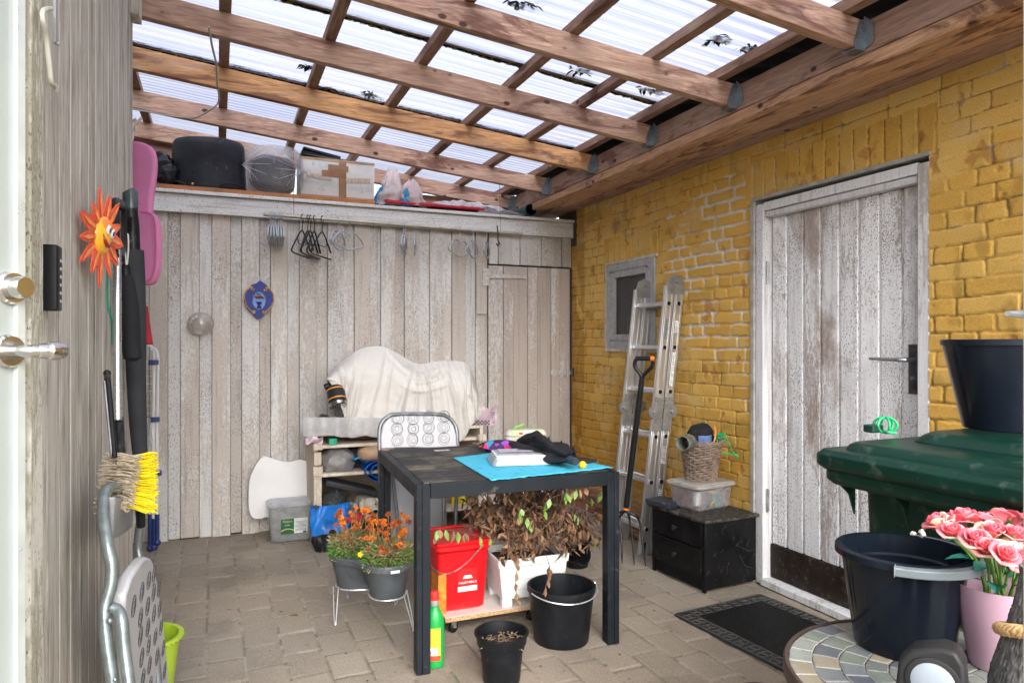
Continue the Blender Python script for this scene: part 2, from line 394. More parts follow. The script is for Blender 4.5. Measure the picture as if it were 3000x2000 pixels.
# ============================================================ YELLOW BRICK HOUSE
house=thing('brick_house','yellow painted brick house side with white plank door, small window and wooden eaves','house',(W,2.5,0))
DY0,DY1,DZ=1.905,2.875,2.0     # door opening
WY0,WY1,WZ0,WZ1=3.77,4.37,1.215,1.815
def bricks():
    y0,y1,z0,z1=.2,5.0,-.03,2.36; st=.005
    ny=int((y1-y0)/st);nz=int((z1-z0)/st); ys=np.linspace(y0,y1,ny); zs=np.linspace(z0,z1,nz)
    def snap(a,v): a[np.argmin(abs(a-v))]=v
    for v in (DY0,DY1,WY0,WY1): snap(ys,v)
    for v in (DZ,WZ0,WZ1): snap(zs,v)
    Y,Z=np.meshgrid(ys,zs)
    Yw=Y+(vn(Y*4,Z*4,31)-.5)*.010+(vn(Y*18,Z*18,32)-.5)*.007+(vn(Y*50,Z*50,35)-.5)*.003; Zw=Z+(vn(Y*1.5,Z*1.5,33)-.5)*.014+(vn(Y*16,Z*16,34)-.5)*.006+(vn(Y*50,Z*50,36)-.5)*.003
    ch=.068; row=np.floor(Zw/ch).astype(int); fz=Zw/ch-row; dz=np.minimum(fz,1-fz)*ch
    rows=range(row.min(),row.max()+1); dy=np.zeros_like(Y); bid=np.zeros_like(row)
    rg=np.random.default_rng(5)
    for r in rows:
        e=[-.3+rg.random()*.1+(r%2)*.06]; 
        while e[-1]<5.6: e.append(e[-1]+(.236 if (r%2==0)^(rg.random()<.25) else .117))
        e=np.array(e); m=row==r; k=np.searchsorted(e,Yw[m])-1; k=np.clip(k,0,len(e)-2)
        dy[m]=np.minimum(Yw[m]-e[k],e[k+1]-Yw[m]); bid[m]=r*61+k*17
    sold=((Zw>DZ+.0)&(Zw<DZ+.205)&(Yw>DY0-.04)&(Yw<DY1+.06))|((Zw>WZ1)&(Zw<WZ1+.20)&(Yw>WY0-.05)&(Yw<WY1+.06))
    ks=np.floor(Yw/.078).astype(int); fs=Yw/.078-ks
    dy=np.where(sold,np.minimum(fs,1-fs)*.078,dy); dz=np.where(sold,np.minimum(np.abs(Zw-DZ),.1),dz); bid=np.where(sold,ks*23+7,bid)
    d=-np.log(np.exp(-dy*260)+np.exp(-dz*260))/260
    d=d+(vn(Y*85,Z*85,37)-.5)*.0026+(vn(Y*30,Z*30,38)-.5)*.0022
    r1=LAT[bid%256,(bid//7)%256]; r2=LAT[(bid*3+11)%256,(bid//5+90)%256]
    thin=.0012+.0035*sst(.35,.75,fbm(Y*2.7,Z*2.7,40))
    bz=np.exp(-((Y-3.28)/.46)**4-((Z-1.70)/.52)**4); thin=thin+.005*bz
    top=sst(thin,thin+.0038,d)
    # plastered, nearly flat zones and zones with raked, bare mortar
    plaster=sst(.47,.55,fbm(Y*2.3,Z*2.3,41)+.30*np.exp(-((Y-4.2)/.45)**2-((Z-1.75)/.75)**2)+.10*np.exp(-((Y-1.3)/.7)**2)-.06-.25*sold)
    bare=sst(.53,.60,fbm(Y*3.4,Z*3.4,43)*.4+.46*bz+.28*np.exp(-((Y-2.95)/.10)**2-((Z-1.2)/.9)**2)+.16*np.exp(-((Y-2.75)/.35)**2-((Z-2.15)/.15)**2)+.1)
    plaster*=1-bare
    face=.0028*(r1-.35)+(fbm(Y*14,Z*14,45)-.5)*.0032+(fbm(Y*60,Z*60,46)-.5)*.0012+.012*(r2-.5)*np.clip(dz,0,.03)/.03*.2
    H=-.0046*(1-top)*(1-.72*plaster)+face*top*(1-.45*plaster)-.004*bare*(1-top)
    H+= (fbm(Y*.9,Z*.9,47)-.5)*.014
    chip=sst(.70,.76,fbm(Y*13,Z*13,48)); H-=chip*.003
    yel=np.array([.65,.385,.088]); org=np.array([.50,.27,.045]); och=np.array([.50,.33,.10]); pale=np.array([.70,.47,.16])
    t=fbm(Y*1.6,Z*1.6,50)
    low=sst(.2,1.6,1.75-Z)*sst(1.9,2.7,Y)
    C=yel+(org-yel)*np.clip(low*.85+(t-.5)*.9,0,1)[...,None]
    C=C+(och-C)*(sst(.55,.75,r2)*.55*(1-low))[...,None]
    C=C+(pale-C)*(plaster*.42)[...,None]
    C=C+(pale-C)*((1-sst(.004,.009,d))*.25*(1-bare))[...,None]; ck=(1-sst(.0008,.0035,d))*(1-bare)*sst(.30,.5,fbm(Y*7,Z*7,58)); C=C*(1-.62*ck[...,None])
    C=C*(.86+.28*r2)[...,None]
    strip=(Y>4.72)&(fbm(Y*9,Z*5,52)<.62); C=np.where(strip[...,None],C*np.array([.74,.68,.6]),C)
    C=C+(np.array([.64,.60,.52])-C)*((1-top)*bare*sst(.35,.6,fbm(Y*8,Z*8,53))*.95)[...,None]
    gp=sst(.715,.74,fbm(Y*6.5,Z*6.5,54)); C=C+(np.array([.40,.37,.33])-C)*(gp*.6*(1-top))[...,None]
    C=C*(1-.45*chip)[...,None]+np.array([.33,.12,.04])*(.45*chip)[...,None]
    sc_=sst(.60,.72,fbm(Y*5,Z*9,57)+.06*(fbm(Y*40,Z*40,59)-.5)); C=C+(np.array([.60,.50,.33])-C)*(.20*sc_[...,None])
    drk=sst(.6,.75,fbm(Y*11,Z*7,55)); C=C*(1-.25*drk[...,None]*(1-bz[...,None]))
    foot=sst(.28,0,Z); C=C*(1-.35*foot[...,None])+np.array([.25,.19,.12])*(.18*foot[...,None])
    V=np.stack([W-H,Y,Z],-1).reshape(-1,3)-np.array([W,2.5,0])
    i=np.arange(ny*nz).reshape(nz,ny); F=np.stack([i[:-1,:-1],i[1:,:-1],i[1:,1:],i[:-1,1:]],-1)
    yc=(Y[:-1,:-1]+Y[1:,1:])/2; zc=(Z[:-1,:-1]+Z[1:,1:])/2
    keep=~(((yc>DY0)&(yc<DY1)&(zc<DZ))|((yc>WY0)&(yc<WY1)&(zc>WZ0)&(zc<WZ1)))
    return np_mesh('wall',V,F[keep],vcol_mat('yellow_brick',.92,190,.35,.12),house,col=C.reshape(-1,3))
wall=bricks()
grey_cement=plain('cement_grey',(.36,.35,.32),.9,var=.25,scale=20,bump=.5)
b=MB()  # wall body behind the brick skin, with the openings left free; reveals
for (ya,yb,za,zb) in ((.2,DY0,-.03,2.36),(DY1,WY0,-.03,2.36),(WY1,5.0,-.03,2.36),(DY0,DY1,DZ,2.36),(WY0,WY1,WZ1,2.36),(WY0,WY1,-.03,WZ0)):
    b.box((W+.165,(ya+yb)/2,(za+zb)/2),(.29,yb-ya-.002,zb-za-.002))
b.build('masonry_core',grey_cement,house)
# ---- door in the brick wall
wp=flaky_paint('door_paint','Z',beige=(.46,.41,.38),white=(.80,.80,.81),dark=(.15,.12,.10),speck=.54,whiteness=.80,worn=.24,pv=.05)
fr=flaky_paint('frame_paint','Z',beige=(.45,.43,.40),white=(.66,.66,.67),speck=.35,whiteness=.8)
def rb(mb,boxes): 
    r=[]
    for bx in boxes: mb.box(*bx); r+= [random.random()]*8
    return r
dm=MB(); y=DY0+.055; bl=[]; n=8; wd=(DY1-DY0-.11)/n
for k in range(n):
    bl.append(((W+.075,y+wd*(k+.5),(.215+1.905)/2),(.03,wd-.014,1.905-.215)))
    if k<n-1: bl.append(((W+.080,y+wd*(k+1),(.215+1.905)/2),(.028,.0135,1.685)))
r=rb(dm,bl); door=dm.build('door',wp,house,bevel=.004,rnd=r)
door['label']='white peeling vertical plank door with brown kick plate'
m=MB(); r=rb(m,[((W+.05,DY0+.026,.99),(.09,.052,1.975)),((W+.05,DY1-.026,.99),(.09,.052,1.975)),((W+.052,(DY0+DY1)/2,1.962),(.086,DY1-DY0-.106,.045)),((W+.043,(DY0+DY1)/2,1.921),(.05,DY1-DY0-.12,.03)),((W+.05,(DY0+DY1)/2,.022),(.13,DY1-DY0-.106,.035))])
m.build('door_frame',fr,door,bevel=.004,rnd=r)
m=MB(); m.box((W-.004,DY1+.012,1.0),(.014,.022,2.0)); m.box((W-.002,(DY0+DY1)/2,2.006),(.012,DY1-DY0+.02,.016)); m.jitter(.004,22); m.build('mortar_fillet',grey_cement,door)
m=MB(); m.box((W+.056,(DY0+DY1)/2,.128),(.010,DY1-DY0-.12,.172)); m.build('kick_plate',plain('brown_plate',(.022,.015,.011),.55,var=.5,scale=14,dirt=(.12,.10,.08),dirt_amt=.25),door,bevel=.002)
steel=plain('worn_steel',(.42,.43,.44),.38,1,var=.25,scale=30)
dsteel=plain('dark_steel',(.10,.10,.105),.35,.9,var=.4,scale=25)
for z in (1.62,.44):
    m=MB(); m.tube([(W+.03,DY1-.058,z-.06),(W+.03,DY1-.058,z+.06)],.008,10); m.box((W+.035,DY1-.05,z),(.004,.03,.11)); m.build('hinge',steel,door)
m=MB(); hy=DY0+.105; m.rbox((W+.053,hy,1.146),(.007,.044,.205),.004); m.build('lock_plate',dsteel,door,bevel=.001)
m=MB(); m.tube([(W+.05,hy,1.185),(W+.0,hy,1.185),(W-.012,hy+.012,1.185),(W-.016,hy+.03,1.185),(W-.018,hy+.085,1.186),(W-.018,hy+.15,1.188)],[.010,.010,.0095,.0085,.0075,.006],10); m.tube([(W+.052,hy,1.11),(W+.045,hy,1.11)],.008,10); m.build('door_handle',steel,door)
m=MB(); m.box((W+.2,(DY0+DY1)/2,1.0),(.2,DY1-DY0-.02,1.98)); m.build('dark_backing',plain('dark_inside',(.02,.02,.02),.9),door)  # unseen dark block added behind the door to stop light leaking over it
# ---- window
gp=plain('grey_window_paint',(.34,.345,.335),.6,var=.2,scale=18,bump=.3,dirt=(.2,.18,.15),dirt_amt=.2)
m=MB(); ym=(WY0+WY1)/2; zm=(WZ0+WZ1)/2; ww=WY1-WY0; wh=WZ1-WZ0
for (yy,zz,a,bb) in ((WY0+.025,zm,.05,wh-.004),(WY1-.025,zm,.05,wh-.004),(ym,WZ1-.027,ww-.102,.05),(ym,WZ0+.03,ww-.102,.056)): m.box((W+.02,yy,zz),(.07,a,bb))
win=m.build('window',gp,house,bevel=.003)
win['label']='small grey framed window with dark glass'
m=MB()
for (yy,zz,a,bb) in ((WY0+.077,zm,.045,wh-.125),(WY1-.077,zm,.045,wh-.125),(ym,WZ1-.077,ww-.202,.045),(ym,WZ0+.08,ww-.202,.045)): m.box((W+.002,yy,zz),(.04,a,bb))
m.build('sash',gp,win,bevel=.004)
s=NT('dark_glass'); s.set(col=(.03,.033,.035),rough=.12,spec=.6); s.bump(s.noise(3,2),.05,.01)
m=MB(); m.box((W+.012,ym,zm),(.006,ww-.19,wh-.20)); m.build('pane',s.m,win)
m=MB(); m.box((W-.022,WY0+.05,WZ1-.06),(.012,.014,.03)); m.box((W-.022,WY1-.05,WZ1-.06),(.012,.014,.03)); m.box((W-.022,WY0+.06,zm),(.012,.014,.05)); m.build('window_catch',steel,win,bevel=.002)
m=MB(); m.box((W-.004,ym,WZ1+.009),(.02,ww+.04,.018)); m.box((W-.004,WY1+.01,zm),(.02,.02,wh)); m.box((W-.006,ym,WZ0-.01),(.028,ww+.03,.02)); m.jitter(.006,20); m.build('window_mortar',plain('pale_mortar',(.5,.45,.36),.9,var=.3,scale=25,bump=.5),win)
# ---- eaves
ey=brown_wood('eaves_wood','Y',light=(.36,.23,.165),dark=(.16,.075,.05),amt=.35); ey2=brown_wood('eaves_board','Y',light=(.50,.29,.165),dark=(.12,.045,.02),amt=.2)
XL=2.25
eav=MB(); eav.box((XL+.024,2.9,2.405),(.048,5.4,.12)); eav.build('ledger',ey,house,bevel=.004)
m=MB(); m.box((XL+.012,2.9,2.3125),(.046,5.4,.052)); m.build('fascia_board',ey2,house,bevel=.006)  # lighter tone paints in the light on this edge board
m=MB(); m.box((XL+.118,2.9,2.300),(.150,5.4,.02)); m.build('soffit_board',ey2,house,bevel=.004)
m=MB(); m.box((XL+.278,2.9,2.306),(.150,5.4,.02)); m.build('soffit_board',ey,house,bevel=.004)
m=MB(); m.grid(lambda u,v:Vector((2.20+u*1.6,.2+v*5.4,2.535+u*.22+.01*math.sin(v*60*math.pi))),6,400); m.build('roof_felt',plain('black_felt',(.015,.015,.018),.8,var=.3),house,solid=.02)
# ============================================================ PATIO ROOF
roof=thing('patio_roof','lean-to roof of brown rafters and battens under clear corrugated plastic sheets','roof',(XL,3.3,2.4))
rw=brown_wood('rafter_wood','X'); rw2=brown_wood('rafter_wood_orange','X',light=(.48,.25,.10),dark=(.15,.055,.025),amt=.35); bw=brown_wood('batten_wood','Y',light=(.28,.165,.11),dark=(.08,.032,.02))
SL=.102
def rz(x): return 2.36+SL*(XL-x)
RY_=[1.928,2.63,3.305,3.97,4.65,5.31,1.25,.57]
HG=plain('galvanised',(.30,.345,.37),.42,.85,var=.25,scale=22,dirt=(.5,.5,.5),dirt_amt=.1)
for i,yy in enumerate(RY_):
    m=MB(); a=Vector((-1.5,yy,rz(-1.5)+.055)); b2=Vector((XL-.004,yy,rz(XL)+.055)); m.bar(a,b2,.11,.045,up=(0,1,0))
    m.build('rafter',rw2 if i in (3,) else rw,roof,bevel=.003)
for i,yy in enumerate(RY_):
    m=MB(); z=rz(XL); x=XL
    for sgn in (-1,1):
        pl=[(0,-.006),(-.055,-.006),(-.055,.03),(-.03,.10),(0,.118)]
        m.prism([(p[0],p[1]) for p in pl],(x,yy+sgn*.0255-.001,z),(1,0,0),(0,0,1),.002*-1)
        fl=[(0,-.0),(.042,.012),(.042,.085),(0,.125)]
        m.prism([(p[0]*sgn,p[1]) for p in fl],(x-.003,yy+sgn*.025,z),(0,1,0),(0,0,1),-.003)
    m.box((x-.03,yy,z-.005),(.062,.052,.003))
    h=m.build('joist_hanger',HG,roof)
    if i<5:
        q=MB()
        for sgn in (-1,1):
            for (u,v) in ((.022,.03),(.022,.06),(.022,.09),(.034,.045),(.034,.075)): q.sphere((x-.007,yy+sgn*(.025+u),z+v),.0028,6,4)
            for (u,v) in ((-.02,.03),(-.02,.06),(-.025,.085),(-.035,.045)): q.sphere((x+u,yy+sgn*.0285,z+v),.0028,6,4)
        q.build('nail',steel,h)
for bx in (-.44,.03,.48,.92,1.39,1.80,2.16,-.9):
    m=MB(); z=rz(bx)+.11+.001; m.bar((bx,.1,z+.0245),(bx,5.55,z+.0245),.036,.047,up=(1,0,0)) if False else m.box((bx,2.85,z+.0235),(.05,5.5,.045)); m.build('batten',bw,roof,bevel=.003)
# corrugated sheets
s=NT('corrugated_plastic'); s.t.nodes.remove(s.p)
tr=s.n('ShaderNodeBsdfTransparent'); tl=s.n('ShaderNodeBsdfTranslucent'); gl=s.n('ShaderNodeBsdfGlossy'); gl.inputs['Roughness'].default_value=.2
dirt=s.attr('col')  # red holds dirt, green holds rib shading painted into the colour
tr.inputs[0].default_value=(.90,.94,1,1)
stripe=s.noise(5,3,s.mp(scale=(.15,6,1)),.5); cc=s.mix(s.ramp(stripe,[(.38,0),(.62,1)]),(.62,.65,.82),(.76,.78,.84)); sp0=s.n('ShaderNodeSeparateColor'); s.l(dirt,sp0.inputs[0]); cc=s.mix(s.math('MULTIPLY',sp0.outputs[1],.65),cc,(.26,.28,.40)); s.l(cc,tl.inputs[0]); s.l(cc,tr.inputs[0])  # green lines darken the ribs, painting in the light they hold back
a=s.n('ShaderNodeMixShader'); a.inputs[0].default_value=.62; s.l(tr.outputs[0],a.inputs[1]); s.l(tl.outputs[0],a.inputs[2])
lw=s.n('ShaderNodeLayerWeight'); lw.inputs[0].default_value=.3
b_=s.n('ShaderNodeMixShader'); s.l(s.math('MULTIPLY',lw.outputs['Fresnel'],.35),b_.inputs[0]); s.l(a.outputs[0],b_.inputs[1]); s.l(gl.outputs[0],b_.inputs[2])
dd=s.n('ShaderNodeBsdfDiffuse'); dn=s.noise(70,5,s.mp(scale=(.5,1,1)),.7); s.l(s.mix(s.ramp(dn,[(.5,0),(.6,1)]),(.012,.012,.012),(.24,.17,.04)),dd.inputs[0])
c_=s.n('ShaderNodeMixShader'); sep=s.n('ShaderNodeSeparateColor'); s.l(dirt,sep.inputs[0])
dm_=s.math('ADD',sep.outputs[0],s.math('MULTIPLY_ADD',dn,.9,-.45)); s.l(s.ramp(dm_,[(.49,0),(.56,1)]),c_.inputs[0])
s.l(b_.outputs[0],c_.inputs[1]); s.l(dd.outputs[0],c_.inputs[2]); s.l(c_.outputs[0],s.out.inputs[0])
sheetm=s.m
edges=[-.1,.98,2.07,3.12,4.06,5.62]
def sheet(i,ya,yb):
    pitch=.076 if i<4 else .052; ny=int((yb-ya+.06)/pitch*8); nx=90; ys=np.linspace(ya-.03,yb+.03,ny); xs=np.linspace(-1.5,XL-.02,nx); X,Y=np.meshgrid(xs,ys)
    Z=rz(X)+.11+.048+.012+.0085*np.sin(Y/pitch*2*np.pi)+(i%2)*.006+.004*(fbm(X*2,Y*2,60)-.5)
    d=np.exp(-((Y-ya-.015)/(.046 if i in (3,4) else .030))**2)*(.60+.75*fbm(X*4.1,Y*6,61+i)) + .62*np.exp(-((Y-yb-.005)/.008)**2)
    if i==2: d*=.98
    if i==1: d*=.72
    if i==4: d=d+ .55*np.exp(-((Y-4.48)/.006)**2)
    cr=.30*sst(.72,.8,fbm(X*2.5,Y*24,66)); d=d+cr
    C=np.zeros(X.shape+(3,)); C[...,0]=d; C[...,1]=np.exp(-((((Y/pitch)%1)-.5)/.09)**2)*(.6+.4*fbm(X*1.5,Y*9,67))+.5*np.exp(-((((Y/pitch)%1)-.12)/.05)**2)  # red is dirt; green is painted shading along each corrugation
    V=np.stack([X-XL,Y-3.3,Z-2.4],-1).reshape(-1,3); k=np.arange(nx*ny).reshape(ny,nx); F=np.stack([k[:-1,:-1],k[:-1,1:],k[1:,1:],k[1:,:-1]],-1).reshape(-1,4)
    np_mesh('corrugated_sheet',V,F,sheetm,roof,col=C.reshape(-1,3))
for i in range(5): sheet(i,edges[i],edges[i+1])
# ============================================================ SHED FRONT (back wall)
shed=thing('plank_shed','weathered whitish plank shed front with hinged plank door and broad top board','shed',(1.1,4.93,0))
BY=4.93
sp_=flaky_paint('shed_paint','Z',beige=(.47,.42,.365),white=(.57,.56,.53),speck=.46,whiteness=.43)
sp2=flaky_paint('shed_paint_narrow','Z',beige=(.48,.435,.385),white=(.58,.57,.545),speck=.50,whiteness=.50)
spd=flaky_paint('shed_door_paint','Z',beige=(.43,.37,.32),white=(.56,.55,.53),speck=.34,whiteness=.26)
sph=flaky_paint('shed_board_paint','X',beige=(.46,.41,.36),white=(.61,.61,.60),speck=.48,whiteness=.78)
ed=[-1.1]; x=-1.1; k=0; wide=MB(); narrow=MB(); rwd=[]; rnw=[]
DX0,DX1=1.885,2.585
rr=random.Random(3)
while x<2.59:
    wd=.108+rr.uniform(-.006,.008) if k%2==0 else .07+rr.uniform(-.005,.006)
    x2=min(x+wd,2.597); z0=.0 if x2<=DX0 else (1.86 if x+.02>DX0 else 0); z1=2.10; zo=rr.uniform(-.012,.008) if z0==0 else 0
    xx2=min(x2,DX0-.004) if z0==0 and x2>DX0 else x2
    bx=(((x+xx2)/2,BY+(.012 if k%2==0 else .026),(z0+zo+z1)/2),(xx2-x-(.003 if k%2==0 else .001),.022,z1-z0-zo))
    if k%2==0: wide.box(*bx); rwd+=[rr.random()]*8
    else: narrow.box(*bx); rnw+=[rr.random()]*8
    x=x2; k+=1
wide.build('wide_planks',sp_,shed,bevel=.003,rnd=rwd); narrow.build('narrow_planks',sp2,shed,bevel=.002,rnd=rnw)
m=MB(); m.box((.75,BY+.045,1.0),(3.69,.012,2.25)); m.box((.75,BY+.6,.4),(3.69,1.1,.9)); m.box((2.61,5.0,2.2),(.03,.3,.35)); m.box((2.592,BY+.01,.925),(.01,.03,1.85)); m.build('leak_backing',plain('dark_gap',(.06,.045,.035),.9),shed)  # unseen backing, extended at foot and corner to stop sky light leaking in
# shed door
dmb=MB(); r=[]; x=DX0; k=0
for wd in (.122,.085,.118,.083,.118,.075,.10):
    if x>=DX1: break
    x2=min(x+wd,DX1-.004); dmb.box(((x+x2)/2,BY+(.004 if k%2==0 else -.003),(.035+1.845)/2),(x2-x-.003,.022,1.81)); r+=[rr.random()]*8; x=x2; k+=1
sdoor=dmb.build('door',spd,shed,bevel=.003,rnd=r); sdoor['label']='narrow plank shed door with strap hinge and latch'
ht=plain('painted_iron',(.50,.48,.45),.6,.2,var=.2,scale=40,dirt=(.2,.12,.08),dirt_amt=.3)
m=MB(); m.prism([(0,-.018),(.30,-.010),(.315,-.016),(.33,0),(.315,.016),(.30,.010),(0,.018)],(DX0-.02,BY-.028,1.765),(1,0,0),(0,0,1),-.010) ; m.box((DX0-.03,BY-.022,1.755),(.05,.010,.13)); m.tube([(DX0-.005,BY-.022,1.72),(DX0-.005,BY-.022,1.80)],.008,8); m.build('strap_hinge',ht,sdoor)
m=MB(); m.prism([(0,-.022),(.03,-.03),(.04,-.014),(.20,-.012),(.20,.012),(.04,.014),(.03,.03),(0,.022),(-.012,0)],(2.41,BY-.026,1.025),(1,0,0),(0,0,1),-.009); m.tube([(2.43,BY-.03,1.025),(2.43,BY-.02,1.025)],.012,10); m.box((2.545,BY-.03,1.035),(.014,.01,.09)); m.build('latch',ht,sdoor)
m=MB(); m.rbox((2.588,BY-.03,1.03),(.026,.022,.06),.006); m.build('padlock',dsteel,sdoor)
m=MB(); m.box((DX0-.055,BY-.006,1.665),(.085,.02,.38)); m.build('hinge_board',sp_,shed,bevel=.003,rnd=[.3]*8)
# broad top board, lip and shelf board
m=MB(); m.box((.75,BY-.022,2.145),(3.70,.024,.115)); m.build('top_board',sph,shed,bevel=.003,rnd=[.8]*8)
m=MB(); m.box((.75,BY-.032,2.2165),(3.70,.05,.022)); m.build('top_lip',sph,shed,bevel=.003,rnd=[.95]*8)
m=MB(); m.box((.75,BY+.28,2.19),(3.68,.52,.018)); m.build('shelf_deck',plain('dark_deck',(.10,.07,.05),.8,var=.3),shed)
m=MB(); m.box((.07,BY+.07,2.2445),(1.9,.20,.030)); m.build('shelf_plank',plain('orange_board',(.36,.14,.04),.6,var=.3,scale=8,dirt=(.1,.04,.02),dirt_amt=.3),shed,bevel=.002)
# boards closing the gable under the last rafter
for (xa,xb,za,zb) in ((-1.4,.30,2.2,2.66),(1.15,2.24,2.2,2.43)):
    m=MB(); m.box(((xa+xb)/2,5.36,(za+zb)/2),(xb-xa,.02,zb-za)); m.build('gable_board',MC.get('gable_wood') or brown_wood('gable_wood','X',light=(.30,.18,.13),dark=(.13,.05,.03),amt=.6),shed)
# ============================================================ LEFT WOODEN WALL
lw_=NT('grey_weathered_wood')
rnd=lw_.attr('rnd','Fac'); cb=lw_.n('ShaderNodeCombineXYZ'); lw_.l(lw_.math('MULTIPLY',rnd,23),cb.inputs[1]); ad=lw_.n('ShaderNodeVectorMath',operation='ADD'); lw_.l(lw_.co(),ad.inputs[0]); lw_.l(cb.outputs[0],ad.inputs[1])
v=lw_.mp(scale=(7,7,.55),src=ad.outputs[0]); g1=lw_.noise(3.2,8,v,.66,.8); g2=lw_.noise(16,5,v,.6,.3)
c=lw_.ramp(g1,[(.26,(.13,.115,.09)),(.40,(.33,.305,.26)),(.54,(.49,.47,.42)),(.70,(.65,.64,.585))])
c=lw_.mix(lw_.ramp(g2,[(.34,.7),(.46,0)]),c,(.16,.13,.10))
sw=lw_.n('ShaderNodeSeparateXYZ'); lw_.l(lw_.co(),sw.inputs[0])
warm=lw_.ramp(sw.outputs[2],[(.0,1),(1.0,0)]); c=lw_.mix(lw_.math('MULTIPLY',warm,.30),c,(.34,.25,.17))
fk=lw_.noise(7,8,lw_.mp(scale=(1,1,.35),src=ad.outputs[0]),.75,.3); c=lw_.mix(lw_.ramp(fk,[(.50,0),(.58,.5)]),c,(.56,.545,.50)); vk=lw_.n('ShaderNodeTexVoronoi'); vk.inputs['Scale'].default_value=5; lw_.l(lw_.mp(scale=(1,1.6,.7),src=ad.outputs[0]),vk.inputs['Vector']); c=lw_.mix(lw_.ramp(vk.outputs['Distance'],[(.03,1),(.07,0)]),c,(.07,.03,.015))
lw_.set(col=c,rough=.85,spec=.2); lw_.bump(g2,.5,.004)
lwall=thing('timber_wall','grey weathered vertical timber wall close on the left beside the open door','wall',(-.3,2.1,0))
m=MB(); r=[]; y=1.34; k=0
gr=MB()
while y<3.02:
    y2=min(y+.115,3.026); m.box((-.32,(y+y2)/2,1.72),(.04,y2-y-.006,3.5)); r+=[rr.random()]*8
    gr.box((-.307,y2,1.72),(.006,.0055,3.5)); y=y2
m.build('boards',lw_.m,lwall,bevel=.003,rnd=r); gr.build('groove_paint',plain('groove_paint',(.55,.53,.47),.8,var=.3),lwall)
m=MB(); m.box((-.42,2.14,1.72),(.15,1.76,3.5)); m.box((-.74,4.0,1.35),(.1,2.0,2.75)); m.box((-.55,3.03,1.35),(.3,.05,2.75)); m.build('wall_core',plain('wall_core',(.25,.22,.18),.9),lwall)
m=MB(); m.box((-.285,2.985,2.73),(.03,.10,.5)); m.build('corner_trim',lw_.m,lwall,bevel=.002,rnd=[.5]*8)
m=MB(); m.box((-.288,1.301,1.72),(.052,.078,3.5)); m.jitter(.003,30); m.build('door_jamb',flaky_paint('jamb_paint','Z',beige=(.40,.38,.29),white=(.68,.67,.60),speck=.5,whiteness=.6),lwall,bevel=.004,rnd=[.6]*8)
# ============================================================ helpers for objects
black_pl=plain('black_plastic',(.009,.0095,.011),.38,var=.3,scale=9,bump=.15,dirt=(.08,.075,.065),dirt_amt=.08)
white_pl=plain('white_plastic',(.68,.68,.67),.4,var=.05)
chrome=plain('satin_nickel',(.62,.61,.58),.22,1,var=.08,scale=8,bump=0)
tubem=plain('grey_green_tube',(.20,.235,.235),.34,.55,var=.2,scale=40,dirt=(.10,.07,.05),dirt_amt=.18,bump=.2,bscale=90)
film=clearish('clear_film',(.85,.86,.88),.20,.15,wr=.6)
milky=clearish('milky_plastic',(.80,.82,.83),.48,.3,wr=.15)
milky2=clearish('milky_film',(.86,.85,.84),.75,.3,wr=.5)
def L(*p): return [Vector(q) for q in p]
def smooth(pts,n=6):
    """Catmull-Rom through points"""
    P=[Vector(p) for p in pts]; P=[P[0]*2-P[1]]+P+[P[-1]*2-P[-2]]; out=[]
    for i in range(1,len(P)-2):
        for k in range(n):
            t=k/n; a,b,c,d=P[i-1],P[i],P[i+1],P[i+2]
            out.append(.5*((2*b)+(c-a)*t+(2*a-5*b+4*c-d)*t*t+(3*b-a-3*c+d)*t**3))
    out.append(P[-2]); return out
def blob(c,r,amp=.02,freq=9,seed=0,nu=40,nv=26,zmin=None,pinch=None,sq=1.0):
    m=MB(); c=Vector(c)
    def fn(u,v):
        a=2*math.pi*u;b=math.pi*(v-.5); x,y,z=math.cos(a)*math.cos(b),math.sin(a)*math.cos(b),math.sin(b)
        f=lambda q: math.copysign(abs(q)**sq,q)
        p=Vector((f(x)*r[0],f(y)*r[1],f(z)*r[2])); q=p*freq+Vector((seed*5,seed*3,seed))
        n1=mnoise.noise(q); rdg=1-abs(mnoise.noise(q*1.7))*2
        p+=p.normalized()*amp*(n1*.8+rdg*.6)
        if pinch:
            for (pp,w_) in pinch: pass
        p+=c
        if zmin is not None and p.z<zmin: p.z=zmin
        return p
    return m.grid(fn,nu,nv,True)
def surf(fn,nu,nv): return MB().grid(fn,nu,nv)
def ringprint(mb,O,U,V,rings,r=.028,tube=.0012,seed=0):
    rg=random.Random(seed); N=U.cross(V).normalized()
    for (a,b) in rings:
        for k,rr_ in enumerate((1,.84,.62,.36)):
            ox,oy=rg.uniform(-.08,.08)*r,rg.uniform(-.08,.08)*r; e=rg.uniform(.9,1.1)
            pts=[O+U*(a+ox+r*rr_*math.cos(t)*e)+V*(b+oy+r*rr_*math.sin(t)/e)+N*.0012 for t in [2*math.pi*i/18 for i in range(18)]]
            mb.tube(pts,tube*(1 if k else 1.1),3,close=True)
ink=plain('black_ink',(.07,.07,.075),.6)
